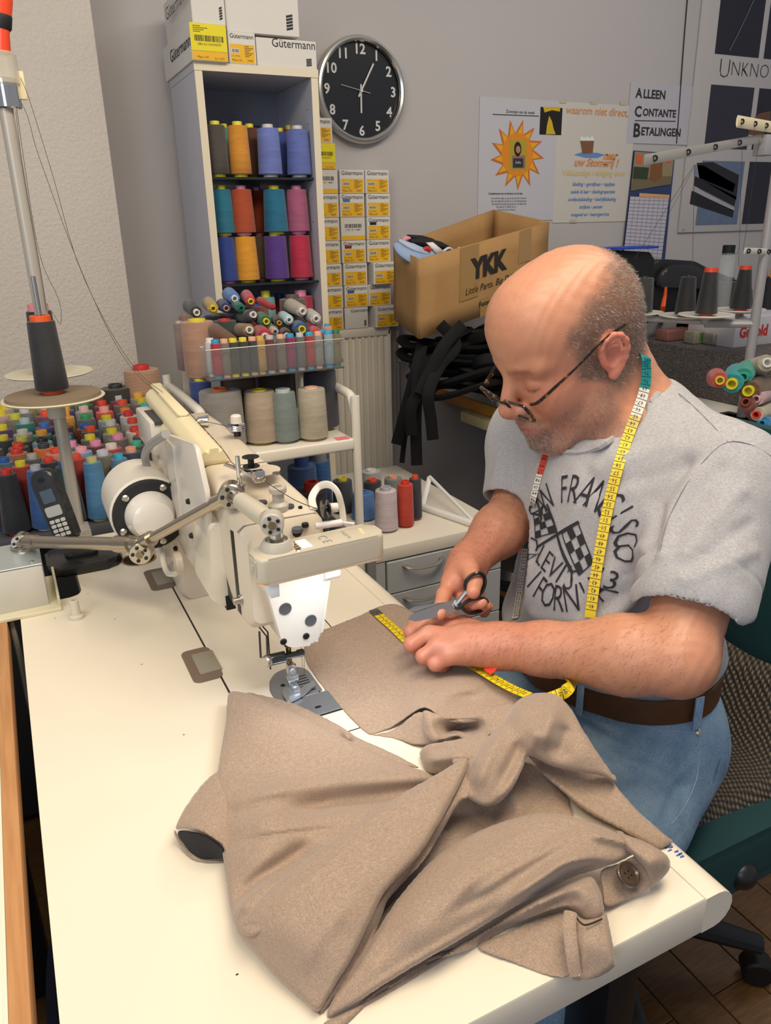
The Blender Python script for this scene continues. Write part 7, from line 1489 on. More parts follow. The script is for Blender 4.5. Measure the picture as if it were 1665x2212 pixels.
# ================================================================== office chair
CH = thing('office_chair', 'teal office chair with black star base under the man', 'chair', (.80, .82, 0))
M_teal = mat('#0c3c40', .8, bump=(500, .4), name='teal_fabric')
b = nb(); add_prism(b, rrect(.545, 1.08, .560, 1.06, .07, 6), .375, .476, bev=.025, seg=3); obj('seat', b, M_teal, CH)
b = nb(); M_ = Matrix.Translation((1.12, .84, .58)) @ Matrix.Rotation(radians(10), 4, 'Y'); add_prism(b, rrect(-.24, .24, 0, .40, .09, 6), -.03, .03, axes=((0, 1, 0), (0, 0, 1), (1, 0, 0)), bev=.02, seg=3); bmesh.ops.transform(b, matrix=M_, verts=b.verts); obj('backrest', b, M_teal, CH)
b = nb(); add_tube(b, [(1.0, .83, .40), (1.12, .83, .42), (1.14, .83, .60), (1.12, .83, .75)], .02, 10, sm=5, flat=.5); obj('back_stem', b, M_dark, CH)
b = nb(); add_cyl(b, (.80, .82, .10), (.80, .82, .40), .026, n=20); obj('gas_column', b, M_dark, CH)
b = nb(); add_box(b, .70, .90, .74, .90, .375, .405, r=.01); obj('tilt_plate', b, M_dark, CH)
kp = onk(1600, 1886, 1.15); b = nb(); add_sphere(b, kp, .024, 20); obj('lever_knob', b, mat('#1c1c1e', .35, name='ball_black'), CH); b = nb(); add_cyl(b, (kp.x-.06, kp.y+.05, .385), kp, .008, n=12); obj('lever', b, M_dark, CH)
for i in range(5):
    a = radians(250+72*i); e = Vector((.80+cos(a)*.31, .82+sin(a)*.31, .085)); b = nb(); add_tube(b, [(.80, .82, .13), (.80+cos(a)*.15, .82+sin(a)*.15, .115), e], [.034, .026, .018], 10, sm=4, flat=.8); leg_ = obj('base_arm', b, M_dark, CH)
    b = nb(); add_cyl(b, e+Vector((-sin(a)*.02, cos(a)*.02, -.057)), e+Vector((sin(a)*.02, -cos(a)*.02, -.057)), .028, n=18, bev=.004); obj('castor', b, M_black, leg_)
s = N('knit'); c = s.co('Object', (1, 1, 1), (0, 0, radians(25))); w1 = s.n('TexWave', i_Vector=c, i_Scale=46.0, i_Distortion=2.5, i_Detail=2.0, bands_direction='X').outputs['Fac']; w2 = s.n('TexWave', i_Vector=c, i_Scale=40.0, i_Distortion=3.0, i_Detail=2.0, bands_direction='Y').outputs['Fac']
f = s.math('MULTIPLY', s.math('ADD', w1, .25), s.math('ADD', w2, .25)); s.bsdf(Base_Color=s.ramp(f, [(.12, '#231f1c'), (.5, '#5f554a'), (1.0, '#857a6b')]), Roughness=.95); s.bump(f, 1.0, .004); M_knit = s.m
rows = []
for j in range(22):
    v = j/21; row = []
    for i in range(28):
        u = i/27; x = .535+u*.545; y = .600+v*.46; z = .487+.006*sin(u*9+v*4)+.004*sin(v*13)
        ed = min(v*.50, (1-v)*.50, u*.545); z -= .028*max(0, 1-ed/.03)**2
        if u > .80: z += (u-.80)**1.5*1.4
        row.append((x, y - (.006 if v == 0 else 0), z))
    rows.append(row)
b = nb(); grid_mesh(b, rows); o = obj('seat_cover', b, M_knit, ang=60); sm = o.modifiers.new('thick', 'SOLIDIFY'); sm.thickness = .010; sm.offset = 0; tag(o, 'coarse grey brown knitted cover spread over the teal office chair seat', 'seat cover')
# dark stool and low cabinet between man and drawers
q = Vector((1.235, 1.72, 0)); q = onz(1100, 1200, .42); q.z = 0; q.x += .03
t = thing('round_stool', 'black round padded stool seat in the shade behind the right hand', 'stool', q)
b = nb(); add_lathe(b, [(0, .34), (.10, .34), (.125, .355), (.13, .39), (.115, .41), (0, .42)], q, (0, 0, 1), 36); obj('cushion', b, mat('#17181a', .3, coat=.3, name='black_vinyl'), t)
b = nb(); add_cyl(b, q+Vector((0, 0, .03)), q+Vector((0, 0, .345)), .025, n=16); add_lathe(b, [(0, 0), (.12, 0), (.11, .02), (.03, .035)], q, (0, 0, 1), 30); obj('pedestal', b, M_dark, t)
b = nb(); add_box(b, 1.10, 1.34, 1.30, 1.52, .0, .26, r=.004); tag(obj('low_box', b, mat('#6b6c58', .7, name='khaki_box')), 'khaki low box on the floor under the round stool area', 'box')
# ================================================================== cardboard box on the heap of zips
s = N('cardboard'); c = s.co(); s.bsdf(Base_Color=s.mix(s.noise(c, 9, 4, .6), lin('#9d7748'), lin('#b58c59')), Roughness=.8); s.bump(s.wave(s.co('Object', (1, 1, 1), (0, radians(90), 0)), 60, .6, 'Z'), .08, .001); M_cb = s.m
A1, B1, C1, D1 = ony(905, 560, 1.95), ony(1186, 479, 2.10), ony(1066, 453, 2.32), ony(850, 531, 2.16)
dn = ony(912, 733, 1.95) - A1; dn = Vector((dn.x*.6, .01, dn.z))
BX = thing('cardboard_box', 'open brown cardboard box with large black letters on its side, tilted on the zips', 'box', tuple(A1+dn))
def panel(a, b_, dn_, nm, th=.004, inward=None):
    m = nb(); n = (b_-a).cross(dn_).normalized(); n = n if n.dot(inward) > 0 else -n; R = 8
    rows = [[a.lerp(b_, i/R)+dn_*(j/4)+n*.0015*sin(i*1.7+j) for i in range(R+1)] for j in range(5)]; grid_mesh(m, rows)
    o = obj(nm, m, M_cb, BX, ang=60); sm = o.modifiers.new('t', 'SOLIDIFY'); sm.thickness = th; sm.offset = 0; return o
ctr = (A1+B1+C1+D1)/4
front = panel(A1, B1, dn, 'front_panel', inward=ctr-(A1+B1)/2); panel(D1, C1, dn, 'back_panel', inward=ctr-(C1+D1)/2); panel(A1, D1, dn, 'end_panel', inward=ctr-(A1+D1)/2); panel(B1, C1, dn, 'end_panel', inward=ctr-(B1+C1)/2)
b = nb(); b.faces.new([b.verts.new(p+dn) for p in (A1, B1, C1, D1)]); o = obj('bottom', b, M_cb, BX); 
FXd, FYd = (B1-A1), -dn; FNn = FXd.cross(dn).normalized(); FNn = FNn if FNn.dot(EYE-A1) > 0 else -FNn; M_bp = mat('#231d18', .8, name='box_print')
def on_front(me, u, v, wdt, shear=0.0, par=front):
    xs = [q.co.x for q in me.vertices]; k = wdt/(max(xs)-min(xs)); X_ = FXd.normalized(); Y_ = FYd.normalized(); b = nb()
    vs_ = [b.verts.new(A1+dn + FXd*u + FYd*v + X_*(q.co.x*k+q.co.y*k*shear) + Y_*q.co.y*k + FNn*.0045) for q in me.vertices]
    for p in me.polygons:
        try: b.faces.new([vs_[i] for i in p.vertices])
        except ValueError: pass
    obj('box_lettering', b, M_bp, par, smooth=False)
on_front(text_me('YKK', .1, None, offset=.006), .50, .66, .17); on_front(text_me('Little Parts. Big Difference.', .1, None, shear=.25), .58, .40, .30); on_front(text_me('Fastening Products Group', .1, None, offset=.002), .62, .17, .22)
on_front(text_me('www.ykk.com', .1, None), .60, .06, .12)
M_tape = mat('#a07d48', .25, coat=.5, name='packing_tape')
def stick(u0, u1, v0, v1, nm='packing_tape_strip'):
    b = nb(); b.faces.new([b.verts.new(A1+dn+FXd*u+FYd*v+FNn*.0038) for u, v in ((u0, v0), (u1, v0), (u1, v1), (u0, v1))]); obj(nm, b, M_tape, front)
stick(.28, .42, .30, .99); stick(.44, .60, 0.0, .24); stick(.74, .84, .55, .99)
# clothes and trimmings inside the box
def blob_cloth(name, pts, y0, m, label, amp=.012, seed=0):
    P = [ony(x, y, yy) for x, y, yy in pts]; rows = []
    b = nb(); add_tube(b, P, [.012]+[.022+.006*sin(i*2.3+seed) for i in range(len(P)-2)]+[.010], 12, sm=5, flat=.6); return tag(obj(name, b, m), label, 'cloth')
M_lb = mat('#8fa6c8', .85, bump=(120, .4), name='light_blue_cotton')
blob_cloth('folded_cloth', [(856, 528, 2.06), (870, 545, 2.04), (900, 560, 2.03), (935, 560, 2.06), (960, 552, 2.1)], 2.0, M_lb, 'light blue cotton fabric folded over the left corner of the cardboard box')
blob_cloth('folded_cloth', [(860, 520, 2.09), (890, 538, 2.08), (930, 548, 2.10), (950, 548, 2.12)], 2.0, mat('#aab9d0', .85, name='pale_blue_cotton'), 'paler blue cloth strip behind the folded light blue one', seed=2)
blob_cloth('dark_cloth', [(885, 522, 2.12), (915, 525, 2.12), (945, 532, 2.14), (975, 540, 2.16)], 2.1, mat('#16161a', .8, name='black_cloth'), 'black cloth heap inside the cardboard box')
blob_cloth('dark_cloth', [(880, 512, 2.2), (910, 516, 2.2), (935, 520, 2.2)], 2.1, mat('#16161a', .8, name='black_cloth'), 'second black cloth roll further inside the cardboard box', seed=4)
blob_cloth('pink_cloth', [(868, 520, 2.18), (876, 516, 2.18), (884, 516, 2.18)], 2.1, mat('#d99aa0', .8, name='pink_cloth'), 'small pink cloth tip at the left end of the cardboard box', seed=5)
b = nb(); P4 = [ony(*q, 2.08) for q in ((920, 524), (935, 523), (963, 546), (948, 552))]; b.faces.new([b.verts.new(p) for p in P4]); o = tag(obj('paper_tag', b, mat('#e4e2de', .7, name='tag_white')), 'white paper label lying on the cloth in the cardboard box', 'label')
sm = o.modifiers.new('t', 'SOLIDIFY'); sm.thickness = .001
b = nb(); add_tube(b, [ony(955, 545, 2.10), ony(970, 536, 2.10), ony(985, 545, 2.12), ony(1000, 540, 2.14), ony(990, 536, 2.16)], .004, 8, sm=5); tag(obj('white_cord', b, mat('#d9d9d6', .8, name='cord_white')), 'white cord coiled on the clothes in the cardboard box', 'cord')
b = nb(); add_tube(b, [ony(915, 540, 2.07), ony(922, 536, 2.07), ony(930, 541, 2.07)], .006, 8, sm=3); tag(obj('red_ribbon', b, mat('#c83028', .7, name='ribbon_red')), 'small red ribbon between the black cloths in the cardboard box', 'ribbon')
# ================================================================== heap of black zips
M_zip = mat('#070708', .8, bump=(300, .4), spec=.2, name='zip_black'); M_zip2 = mat('#0d0d0f', .75, bump=(300, .4), spec=.25, name='zip_black_sheen')
ZG = 'black zips heaped on the wooden edged desk'
def zipper(P, label, w_=.014, m=None, group=ZG, fl=.12, up=None):
    b = nb(); add_tube(b, P, w_, 8, sm=6, flat=fl, upv=up); return tag(obj('zip', b, m or M_zip), label, 'zip', group)
rz = random.Random(3)
hang = [([(950, 700, 1.92), (985, 745, 1.90), (950, 790, 1.88), (925, 850, 1.86), (930, 900, 1.86), (935, 950, 1.86)], 'long black zip curling down in front of the desk edge to a free end'),
 ([(905, 780, 1.95), (900, 850, 1.93), (898, 920, 1.93), (900, 1005, 1.93)], 'black zip hanging straight and longest, reaching down to the cabinet top'),
 ([(912, 745, 2.0), (893, 820, 1.98), (872, 900, 1.98), (856, 960, 1.98)], 'black zip hanging at the left beside the radiator valve'),
 ([(905, 760, 2.02), (892, 850, 2.0), (875, 940, 2.0), (868, 1000, 2.0)], 'narrow black zip hanging behind the left ones'),
 ([(1000, 700, 1.90), (960, 745, 1.88), (930, 800, 1.88), (905, 850, 1.88)], 'broad black zip crossing the heap from upper right to lower left'),
 ([(925, 770, 1.90), (915, 830, 1.9), (888, 880, 1.9), (890, 940, 1.9)], 'black zip draped over the beige switch box')]
for pts, lb in hang: zipper([ony(*q) for q in pts], lb, .017 if 'narrow' not in lb else .008, M_zip2, up=(-.4, -.9, .1), fl=.16)
cx_, cy_ = 1.56, 2.10
for i, (px, py, y, R_) in enumerate(((960, 790, 2.08, .12), (1000, 760, 2.05, .13), (1045, 800, 2.02, .11), (940, 745, 2.10, .12), (1000, 825, 1.98, .12), (1060, 740, 2.08, .12), (1080, 790, 1.96, .10), (948, 775, 2.12, .09), (1020, 720, 2.12, .12))):
    c_ = ony(px, py, y); P = []
    for k in range(26): a = k*.52; P.append(c_+Vector((cos(a)*R_*(1+.1*sin(k)), sin(a)*R_*.62, (k-13)*.0032 + .012*sin(a*2+i))))
    zipper(P, ['coil', 'loose coil', 'wound coil'][i % 3]+' of black zips, '+['lower left of the heap', 'centre of the heap', 'right of centre in the heap', 'upper left under the box', 'front bottom on the white desk', 'upper right beside the head', 'far right behind the face', 'leftmost in the heap', 'top centre directly below the box'][i], .019, M_zip if i % 2 else M_zip2, fl=.5)
b = nb()
g = add_sphere(b, (1.53, 2.12, .90), 1, 20, (.21, .24, .135)); 
for v in b.verts: v.co += v.normal*.02*sin(v.co.x*40)*sin(v.co.z*50+v.co.y*30)
tag(obj('zip_bundle', b, M_zip), 'dense black bundle of zips supporting the cardboard box on the desk', 'zip', kind='stuff')
# ================================================================== papers on the wall
YP = YW-.0015
def wq(px, py, y=YP): return ony(px, py, y)
def sheet(name, px0, py0, px1, py1, m, label, cat, th=.0008):
    a, c_ = wq(px0, py0), wq(px1, py1); b = nb(); add_box(b, a.x, c_.x, YP-th, YP, c_.z, a.z); o = obj(name, b, m, smooth=False); tag(o, label, cat); return o, a, c_
def wtext(body, px, py, wpx, m, par, nm='lettering', y=YP-.0026, **k):
    me = text_me(body, .1, m, **k); a = wq(px-wpx/2, py, y); c_ = wq(px+wpx/2, py, y); s_ = (c_.x-a.x)/tw(me); b = nb()
    add_me(b, me, Matrix(((s_, 0, 0, (a.x+c_.x)/2), (0, 0, -s_, y), (0, s_, 0, wq(px, py, y).z), (0, 0, 0, 1)))); return obj(nm, b, m, par, smooth=False)
def wpoly(pts, m, par, nm, y=YP-.0025):
    b = nb(); b.faces.new([b.verts.new(wq(x, yy, y)) for x, yy in pts]); return obj(nm, b, m, par, smooth=False)
M_pp = mat('#b9b8c0', .8, name='paper_lilac'); M_pc = mat('#c4bfb8', .8, name='paper_cream'); M_tb = mat('#2c2c30', .8, name='print_black'); M_or = mat('#cf8a52', .8, name='print_orange'); M_bu = mat('#5f86c0', .8, name='print_blue'); M_py = mat('#d0bc80', .8, name='print_pale_yellow')
sh, a, c_ = sheet('sun_poster', 1036, 208, 1198, 475, M_pp, 'white paper sheet with big orange sun around a portrait, on the wall', 'poster')
wtext('Zonnetje van de week', 1124, 242, 62, M_tb, sh)
wpoly([(1064, 246), (1164, 250), (1164, 251.5), (1064, 247.5)], M_tb, sh, 'rule')
cxs, cys = 1117, 334; m1, m2 = mat('#c8641c', .8, name='sun_orange'), mat('#d9a51c', .8, name='sun_yellow')
pts = []; ptz = []
for i in range(26):
    a_ = 2*pi*i/26; 
    r_ = 1.0 if i % 2 == 0 else .60; sh_ = .10 if i % 2 == 0 else 0; pts.append((cxs+cos(a_+sh_)*58*r_, cys+sin(a_+sh_)*77*r_)); ptz.append((cxs+cos(a_+sh_)*50*r_*1.0, cys+sin(a_+sh_)*67*r_))
wpoly(pts, m1, sh, 'sun_rays'); wpoly(ptz, m2, sh, 'sun_rays', YP-.0028)
wpoly([(cxs+cos(t_*pi/12)*34, cys+sin(t_*pi/12)*47) for t_ in range(24)], mat('#d8841c', .8, name='sun_mid'), sh, 'sun_disc', YP-.0031)
wpoly([(1100, 302), (1137, 302), (1137, 368), (1100, 368)], mat('#a8962c', .8, name='photo_mustard'), sh, 'portrait_photo', YP-.0034)
wpoly([(1118+cos(t_*pi/8)*8, 322+sin(t_*pi/8)*16) for t_ in range(16)], mat('#1c1614', .8, name='hair_dark'), sh, 'portrait_hair', YP-.0036)
wpoly([(1119+cos(t_*pi/8)*5, 323+sin(t_*pi/8)*8) for t_ in range(16)], mat('#b07a5c', .8, name='face_tone'), sh, 'portrait_face', YP-.0038)
wpoly([(1106, 336), (1134, 336), (1134, 364), (1106, 364)], mat('#8a6a5a', .8, name='blouse'), sh, 'portrait_body', YP-.0036); wpoly([(1108, 342), (1130, 342), (1130, 362), (1108, 362)], M_tb, sh, 'slate_board', YP-.0039); wtext('Sofie', 1119, 351, 12, mat('#c9c9c9', .8, name='chalk'), sh, y=YP-.0041)
wtext('Complimenten van de kinderen uit de klas:', 1092, 418, 74, M_tb, sh, offset=.002)
for i, tx in enumerate(('Ik vind het knap zo goed als jij kunt rekenen.', 'Ik vind altijd heel lief voor het kletskaartje.', 'Ik vind het leuk als jij mij in de klas zit.', 'Ik vind je T-shirt mooi.', 'Je kan heel goed lezen.')): wtext(tx, 1100-(6 if i > 2 else 0), 428+i*6.2, (76, 76, 74, 42, 40)[i], M_tb, sh, res=1)
nt, a, c_ = sheet('yellow_note', 1167, 231, 1211, 292, mat('#121214', .8, name='note_black'), 'small black and yellow paper note between the two large wall sheets', 'note', .0022)
wpoly([(1173, 231), (1210, 231), (1209, 241), (1192, 238), (1176, 243)], mat('#c8a81c', .8, name='note_yellow'), nt, 'yellow_patch'); wpoly([(1186, 250), (1192, 262), (1196, 280), (1200, 290), (1179, 290), (1181, 272)], mat('#c8a81c', .8, name='note_yellow'), nt, 'yellow_patch')
sh, a, c_ = sheet('dry_cleaning_poster', 1206, 219, 1353, 478, M_pc, 'cream poster asking waarom niet direct, with wash tub and blue lines', 'poster', .0012)
wtext('waarom niet direct,', 1290, 241, 134, M_or, sh, shear=.15, offset=.001); wtext('naar', 1318, 337, 32, M_or, sh, shear=.3, offset=.004); wtext('uw Stomerij !', 1287, 352, 96, M_or, sh, shear=.3, offset=.003); wtext('Vakkundige reiniging door', 1283, 374, 138, M_py, sh, offset=.002)
for i, tx in enumerate(('kleding • gordijnen • tapijten', 'suède & leer • kledingreparatie', 'confectiekleding • bedrijfskleding', 'strijken - persen', 'wasgoed en • bezorgservice')): wtext(tx, 1282-i*2, 398+i*16.3, (92, 96, 104, 50, 82)[i], M_bu, sh, shear=.25, offset=.002)
wpoly([(1253, 303), (1283, 303), (1280, 331), (1258, 333)], mat('#7a5338', .8, name='tub_brown'), sh, 'wash_tub'); wpoly([(1252+i*4.4, 303-(4+6*sin(i*1.3)**2)) for i in range(8)]+[(1283, 304), (1253, 304)], mat('#dcdcdc', .8, name='suds'), sh, 'suds', YP-.0027)
wpoly([(1240, 334), (1256, 329), (1290, 330), (1306, 334), (1290, 341), (1262, 340)], M_bu, sh, 'puddle', YP-.0024)
for q in ((1209, 219), (1276, 221), (1340, 223), (1232, 477)): wpoly([(q[0], q[1]-3), (q[0]+14, q[1]-3), (q[0]+14, q[1]+4), (q[0], q[1]+4)], mat('#b9b09a', .3, name='sticky_tape'), sh, 'adhesive_tape', YP-.0030)
sh, a, c_ = sheet('cash_only_sign', 1362, 177, 1502, 314, mat('#b3b1ba', .8, name='paper_grey_lilac'), 'white paper sign reading alleen contante betalingen', 'sign', .0018)
def caps(body, px0, px1, py, par, hpx=26):
    o = wtext(body[1:], (px0+px1)/2+8, py+1, (px1-px0)-18, M_tb, par, offset=.003); wtext(body[0], px0+7, py-2, 15, M_tb, par, offset=.003)
caps('ALLEEN', 1373, 1438, 204, sh); caps('CONTANTE', 1371, 1461, 244, sh); caps('BETALINGEN', 1368, 1471, 285, sh)
wpoly([(1371, 259.5), (1459, 261), (1459, 263), (1371, 261.5)], M_tb, sh, 'underline')
# calendar
CALm = mat('#2b3864', .5, name='calendar_blue'); a, c_ = wq(1370, 325), wq(1458, 560); b = nb()
P4 = [wq(1369, 325, YP-.004), wq(1458, 332, YP-.004), wq(1432, 600, YP-.012), wq(1340, 590, YP-.012)]
b.faces.new([b.verts.new(p) for p in P4]); CALo = obj('wall_calendar', b, CALm, smooth=False); sm = CALo.modifiers.new('t', 'SOLIDIFY'); sm.thickness = .003; tag(CALo, 'blue wall calendar with landscape picture above the ruled month grid', 'calendar')
def cpoly(pts, m, nm, d=.001):
    b = nb(); b.faces.new([b.verts.new(wq(x, y, YP-.0085-d-.0045*max(0, (y-325)/265))) for x, y in pts]); return obj(nm, b, m, CALo, smooth=False)
cpoly([(1371, 327), (1456, 334), (1449, 398), (1362, 412)], mat('#8f8064', .6, name='picture_sky'), 'landscape_picture'); cpoly([(1369, 360), (1402, 362), (1398, 388), (1366, 386)], mat('#2f3a26', .7, name='picture_trees'), 'picture_trees', .0016); cpoly([(1367, 386), (1451, 380), (1449, 398), (1362, 411)], mat('#6f6248', .7, name='picture_ground'), 'picture_ground', .0014)
cpoly([(1406, 352), (1431, 350), (1430, 382), (1416, 392), (1402, 388)], mat('#7c4f28', .6, name='basket_brown'), 'picture_basket', .002)
for x_ in (1381, 1444): cpoly([(x_-6, 334), (x_+6, 335), (x_+5, 352), (x_-6, 351)], mat('#d8592c', .6, name='picture_orange'), 'picture_lettering', .002)
cpoly([(1361, 424), (1445, 426), (1424, 598), (1342, 588)], mat('#b9b7c4', .8, name='calendar_paper'), 'month_grid')
cpoly([(1381, 417), (1446, 421), (1445, 430), (1380, 426)], mat('#cfa070', .7, name='calendar_peach'), 'month_header', .0018)
b = nb(); M_gl = mat('#55556a', .8, name='grid_line'); zz = .0105
for i in range(22):
    t_ = i/21; p, q = (1361+(1342-1361)*t_, 424+(588-424)*t_), (1445+(1424-1445)*t_, 426+(598-426)*t_)
    d_ = YP-.0102-.0045*max(0, (p[1]-325)/265); add_tube(b, [wq(p[0], p[1], d_), wq(q[0], q[1], d_)], .0005, 4)
for i in range(9):
    t_ = i/8; d0, d1_ = YP-.0102-.0045*.37, YP-.0102-.0045; add_tube(b, [wq(1361+84*t_, 424+2*t_, d0), wq(1342+82*t_, 588+10*t_, d1_)], .0005, 4)
obj('grid_lines', b, M_gl, CALo)['kind'] = 'stuff'
# big denim poster
def zx(px, py): q = wq(px, py, YW-.004); return q.x, q.z
x0, zb = zx(1463, 503); PO = thing('denim_poster', 'large white framed poster with six dark jeans close-ups, cut by the right border', 'poster', (x0+.3, YW-.01, zb))
M_fr = mat('#b5b0b0', .4, name='poster_white'); b = nb(); add_box(b, x0, x0+.95, YW-.010, YW-.001, zb, 2.35, r=.003); obj('poster_board', b, M_fr, PO)
M_d1, M_d2, M_d3 = mat('#1c1b28', .5, var=(14, .3), name='jeans_dark'), mat('#2a2834', .5, var=(18, .3), name='jeans_grey'), mat('#5f6f88', .5, var=(25, .25), name='jeans_washed')
def pimg(px0, py0, px1, py1, m, nm='jeans_picture'):
    a, c_ = wq(px0, py0, YW-.011), wq(px1, py1, YW-.011); b = nb(); add_box(b, a.x, c_.x, YW-.0115, YW-.0102, c_.z, a.z); return obj(nm, b, m, PO, smooth=False)
def pimg2(x0_, x1_, z0_, z1_, m): b = nb(); add_box(b, x0_, x1_, YW-.0115, YW-.0102, z0_, z1_); return obj('jeans_picture', b, m, PO, smooth=False)
xa, xb = zx(1520, 300)[0], zx(1612, 300)[0]; gap = .030; wI = xb-xa
z_a, z_b = zx(1500, 320)[1], zx(1520, 182)[1]; z_c, z_d = zx(1485, 487)[1], zx(1495, 347)[1]; z_e = zx(1536, 116)[1]
ims = []
for i in range(3):
    xs = xa+i*(wI+gap); ims += [pimg2(xs, xs+wI, z_e, 2.3, M_d1), pimg2(xs, xs+wI, z_a, z_b, M_d2 if i == 0 else M_d1), pimg2(xs, xs+wI, z_c, z_d, M_d3 if i == 0 else M_d1)]
def pp(pts, m, par, nm): b = nb(); b.faces.new([b.verts.new(wq(x, y, YW-.0125)) for x, y in pts]); return obj(nm, b, m, par, smooth=False)
pp([(1501, 381), (1590, 425), (1586, 445), (1498, 400)], mat('#14121a', .5, name='picture_black'), PO, 'picture_band'); pp([(1505, 352), (1540, 350), (1596, 378), (1590, 432), (1510, 385)], mat('#17151d', .5, name='picture_black2'), PO, 'picture_band'); pp([(1502, 356), (1520, 358), (1588, 398), (1583, 415), (1500, 380)], mat('#76859c', .5, name='picture_light'), PO, 'picture_band')
pp([(1494, 412), (1585, 455), (1582, 470), (1490, 440)], mat('#121018', .5, name='picture_black3'), PO, 'picture_band'); pp([(1497, 402), (1586, 448), (1585, 457), (1498, 413)], mat('#a8a0a4', .5, name='picture_seam'), PO, 'picture_seam')
pp([(1612, 270), (1640, 245), (1664, 240), (1664, 280), (1635, 293), (1618, 290)], mat('#6b4526', .5, name='picture_brown'), PO, 'picture_leather')
b = nb(); add_tube(b, [wq(1628, 0, YW-.013), wq(1606, 48, YW-.013), wq(1588, 85, YW-.013), wq(1575, 110, YW-.013)], .0016, 6, sm=4); obj('picture_stitching', b, mat('#6a6a78', .6, name='stitch_grey'), PO)
wtext('U', 1565, 150, 21, M_tb, PO, y=YW-.0108, offset=-.002); wtext('NKNOWN', 1644, 155, 128, M_tb, PO, y=YW-.0108, offset=-.002)
b = nb(); q = zx(1473, 496); add_cyl(b, (q[0], YW-.010, q[1]), (q[0], YW-.013, q[1]), .005, n=12); obj('board_screw', b, M_steel, PO)
b = nb(); add_tube(b, [wq(1486, -20, YW-.004), wq(1477, 90, YW-.004), wq(1469, 200, YW-.004), wq(1461, 310, YW-.004)], .0022, 6, sm=4); tag(obj('wall_cable', b, M_black), 'thin black cable running down the wall beside the framed poster', 'cable')
# ================================================================== felt block and things on the right
s = N('foam_speckle'); c = s.co(); n = s.noise(c, 260, 2, .8); s.bsdf(Base_Color=s.ramp(n, [(.40, '#3f3a3a'), (.58, '#6a6463'), (.72, '#9a9391')]), Roughness=.95); s.bump(n, .6, .003)
FZ = .92
b = nb(); add_box(b, 2.07, 3.15, 1.30, 2.435, DZ+.001, FZ, r=.006); tag(obj('foam_block', b, s.m), 'thick speckled grey foam ironing block lying on the desk at the right', 'foam block')
ST = onk(1615, 800, 2.27)
t = thing('overlock_thread_stand', 'grey thread stand with four white discs and long arms on the right', 'thread stand', (ST.x, ST.y, DZ)); M_gp = mat('#a5a3a6', .4, .2, name='stand_grey'); M_disc = mat('#d2cdc4', .5, name='disc_white')
b = nb(); ztop = ony(1657, 290, ST.y).z; add_cyl(b, (ST.x, ST.y, DZ), (ST.x, ST.y, ztop), .0135, n=18); obj('pole', b, M_gp, t)
dk = [((1385, 678), 2.42, 46), ((1478, 684), 2.34, 54), ((1524, 683), 2.24, 58), ((1598, 672), 2.36, 52)]
dpos = []
for (x, y), k_, r_ in dk:
    p = onk(x, y, k_); R_ = r_*k_/FPX; dpos.append((p, R_)); b = nb(); add_lathe(b, [(0, -.004), (R_*.55, -.004), (R_, .004), (R_*.98, .007), (R_*.55, 0), (0, 0)], p, (0, 0, 1), 36); obj('spool_disc', b, M_disc, t)
b = nb(); zz = dpos[2][0].z-.022
for p, R_ in dpos: add_tube(b, [(ST.x, ST.y, zz), (p.x, p.y, zz)], .012, 8, flat=.9); add_cyl(b, (p.x, p.y, zz), (p.x, p.y, p.z), .012, n=12)
obj('disc_bracket', b, M_gp, t)
CG = 'black cones on the right thread stand'
for (i, cx, pt, wb, wt_, cap, lb) in ((0, 1385, 598, 44, 38, '#2a2a2c', 'dark grey blunt cone at the left of the right thread stand'), (1, 1467, 596, 42, 30, '#2a2a2c', 'matt black slim cone, second on the right thread stand'), (2, 1527, 580, 46, 28, '#d8482c', 'glossy black tapered cone with red top, third on the right thread stand'), (3, 1592, 576, 44, 24, '#d8482c', 'glossy black tapered cone next to the pole with orange foot')):
    p, R_ = dpos[i]; k_ = pix(p)[2]; q = ony(cx, pt, p.y); cone((p.x, p.y, p.z+.001), q.z-p.z, wb/2*k_/FPX, wt_/2*k_/FPX, '#1a1b1f' if i else '#333436', cap, lb, CG, capf=.04, cr=.8 if i > 1 else .3)
p = onz(1567, 700, FZ); p = Vector((2.42, 2.15, FZ)); p = ony(1567, 650, 2.15); cone((p.x, 2.15, FZ), ony(1567, 600, 2.15).z-FZ, .045, .040, '#3a3a3c', '#2a2a2c', 'dark grey cone standing behind the red topped ones on the foam', None)
# long arms with eyelets
def arm(p0, p1, w0, m, nm):
    b = nb(); a, c_ = Vector(p0), Vector(p1); d = (c_-a); add_tube(b, [a, c_], w0, 6, flat=.22, upv=(-.3, -.9, 0)); o = obj(nm, b, m, t)
    for f in (.06, .30, .52, .74):
        b = nb(); q = a+d*f+Vector((-.001, -.004, 0)); add_lathe(b, [(.0030, 0), (.0066, 0), (.0066, .002), (.0030, .002)], q, (-.3, -.9, 0), 14); obj('eyelet', b, M_black, o)
arm(ony(1392, 346, ST.y-.25), ony(1650, 298, ST.y), .0105, mat('#b0aaa2', .35, .5, name='arm_silver'), 'guide_arm'); arm(ony(1592, 262, ST.y-.10), ony(1700, 280, ST.y+.05), .0135, M_beige, 'guide_arm'); arm(ony(1608, 542, ST.y-.05), ony(1700, 545, ST.y+.03), .0085, M_disc, 'guide_arm')
b = nb(); q = ony(1652, 310, ST.y); add_box(b, q.x-.02, q.x+.02, q.y-.02, q.y+.02, q.z-.03, q.z+.02, r=.003); obj('clamp', b, M_gp, t)
b = nb(); 
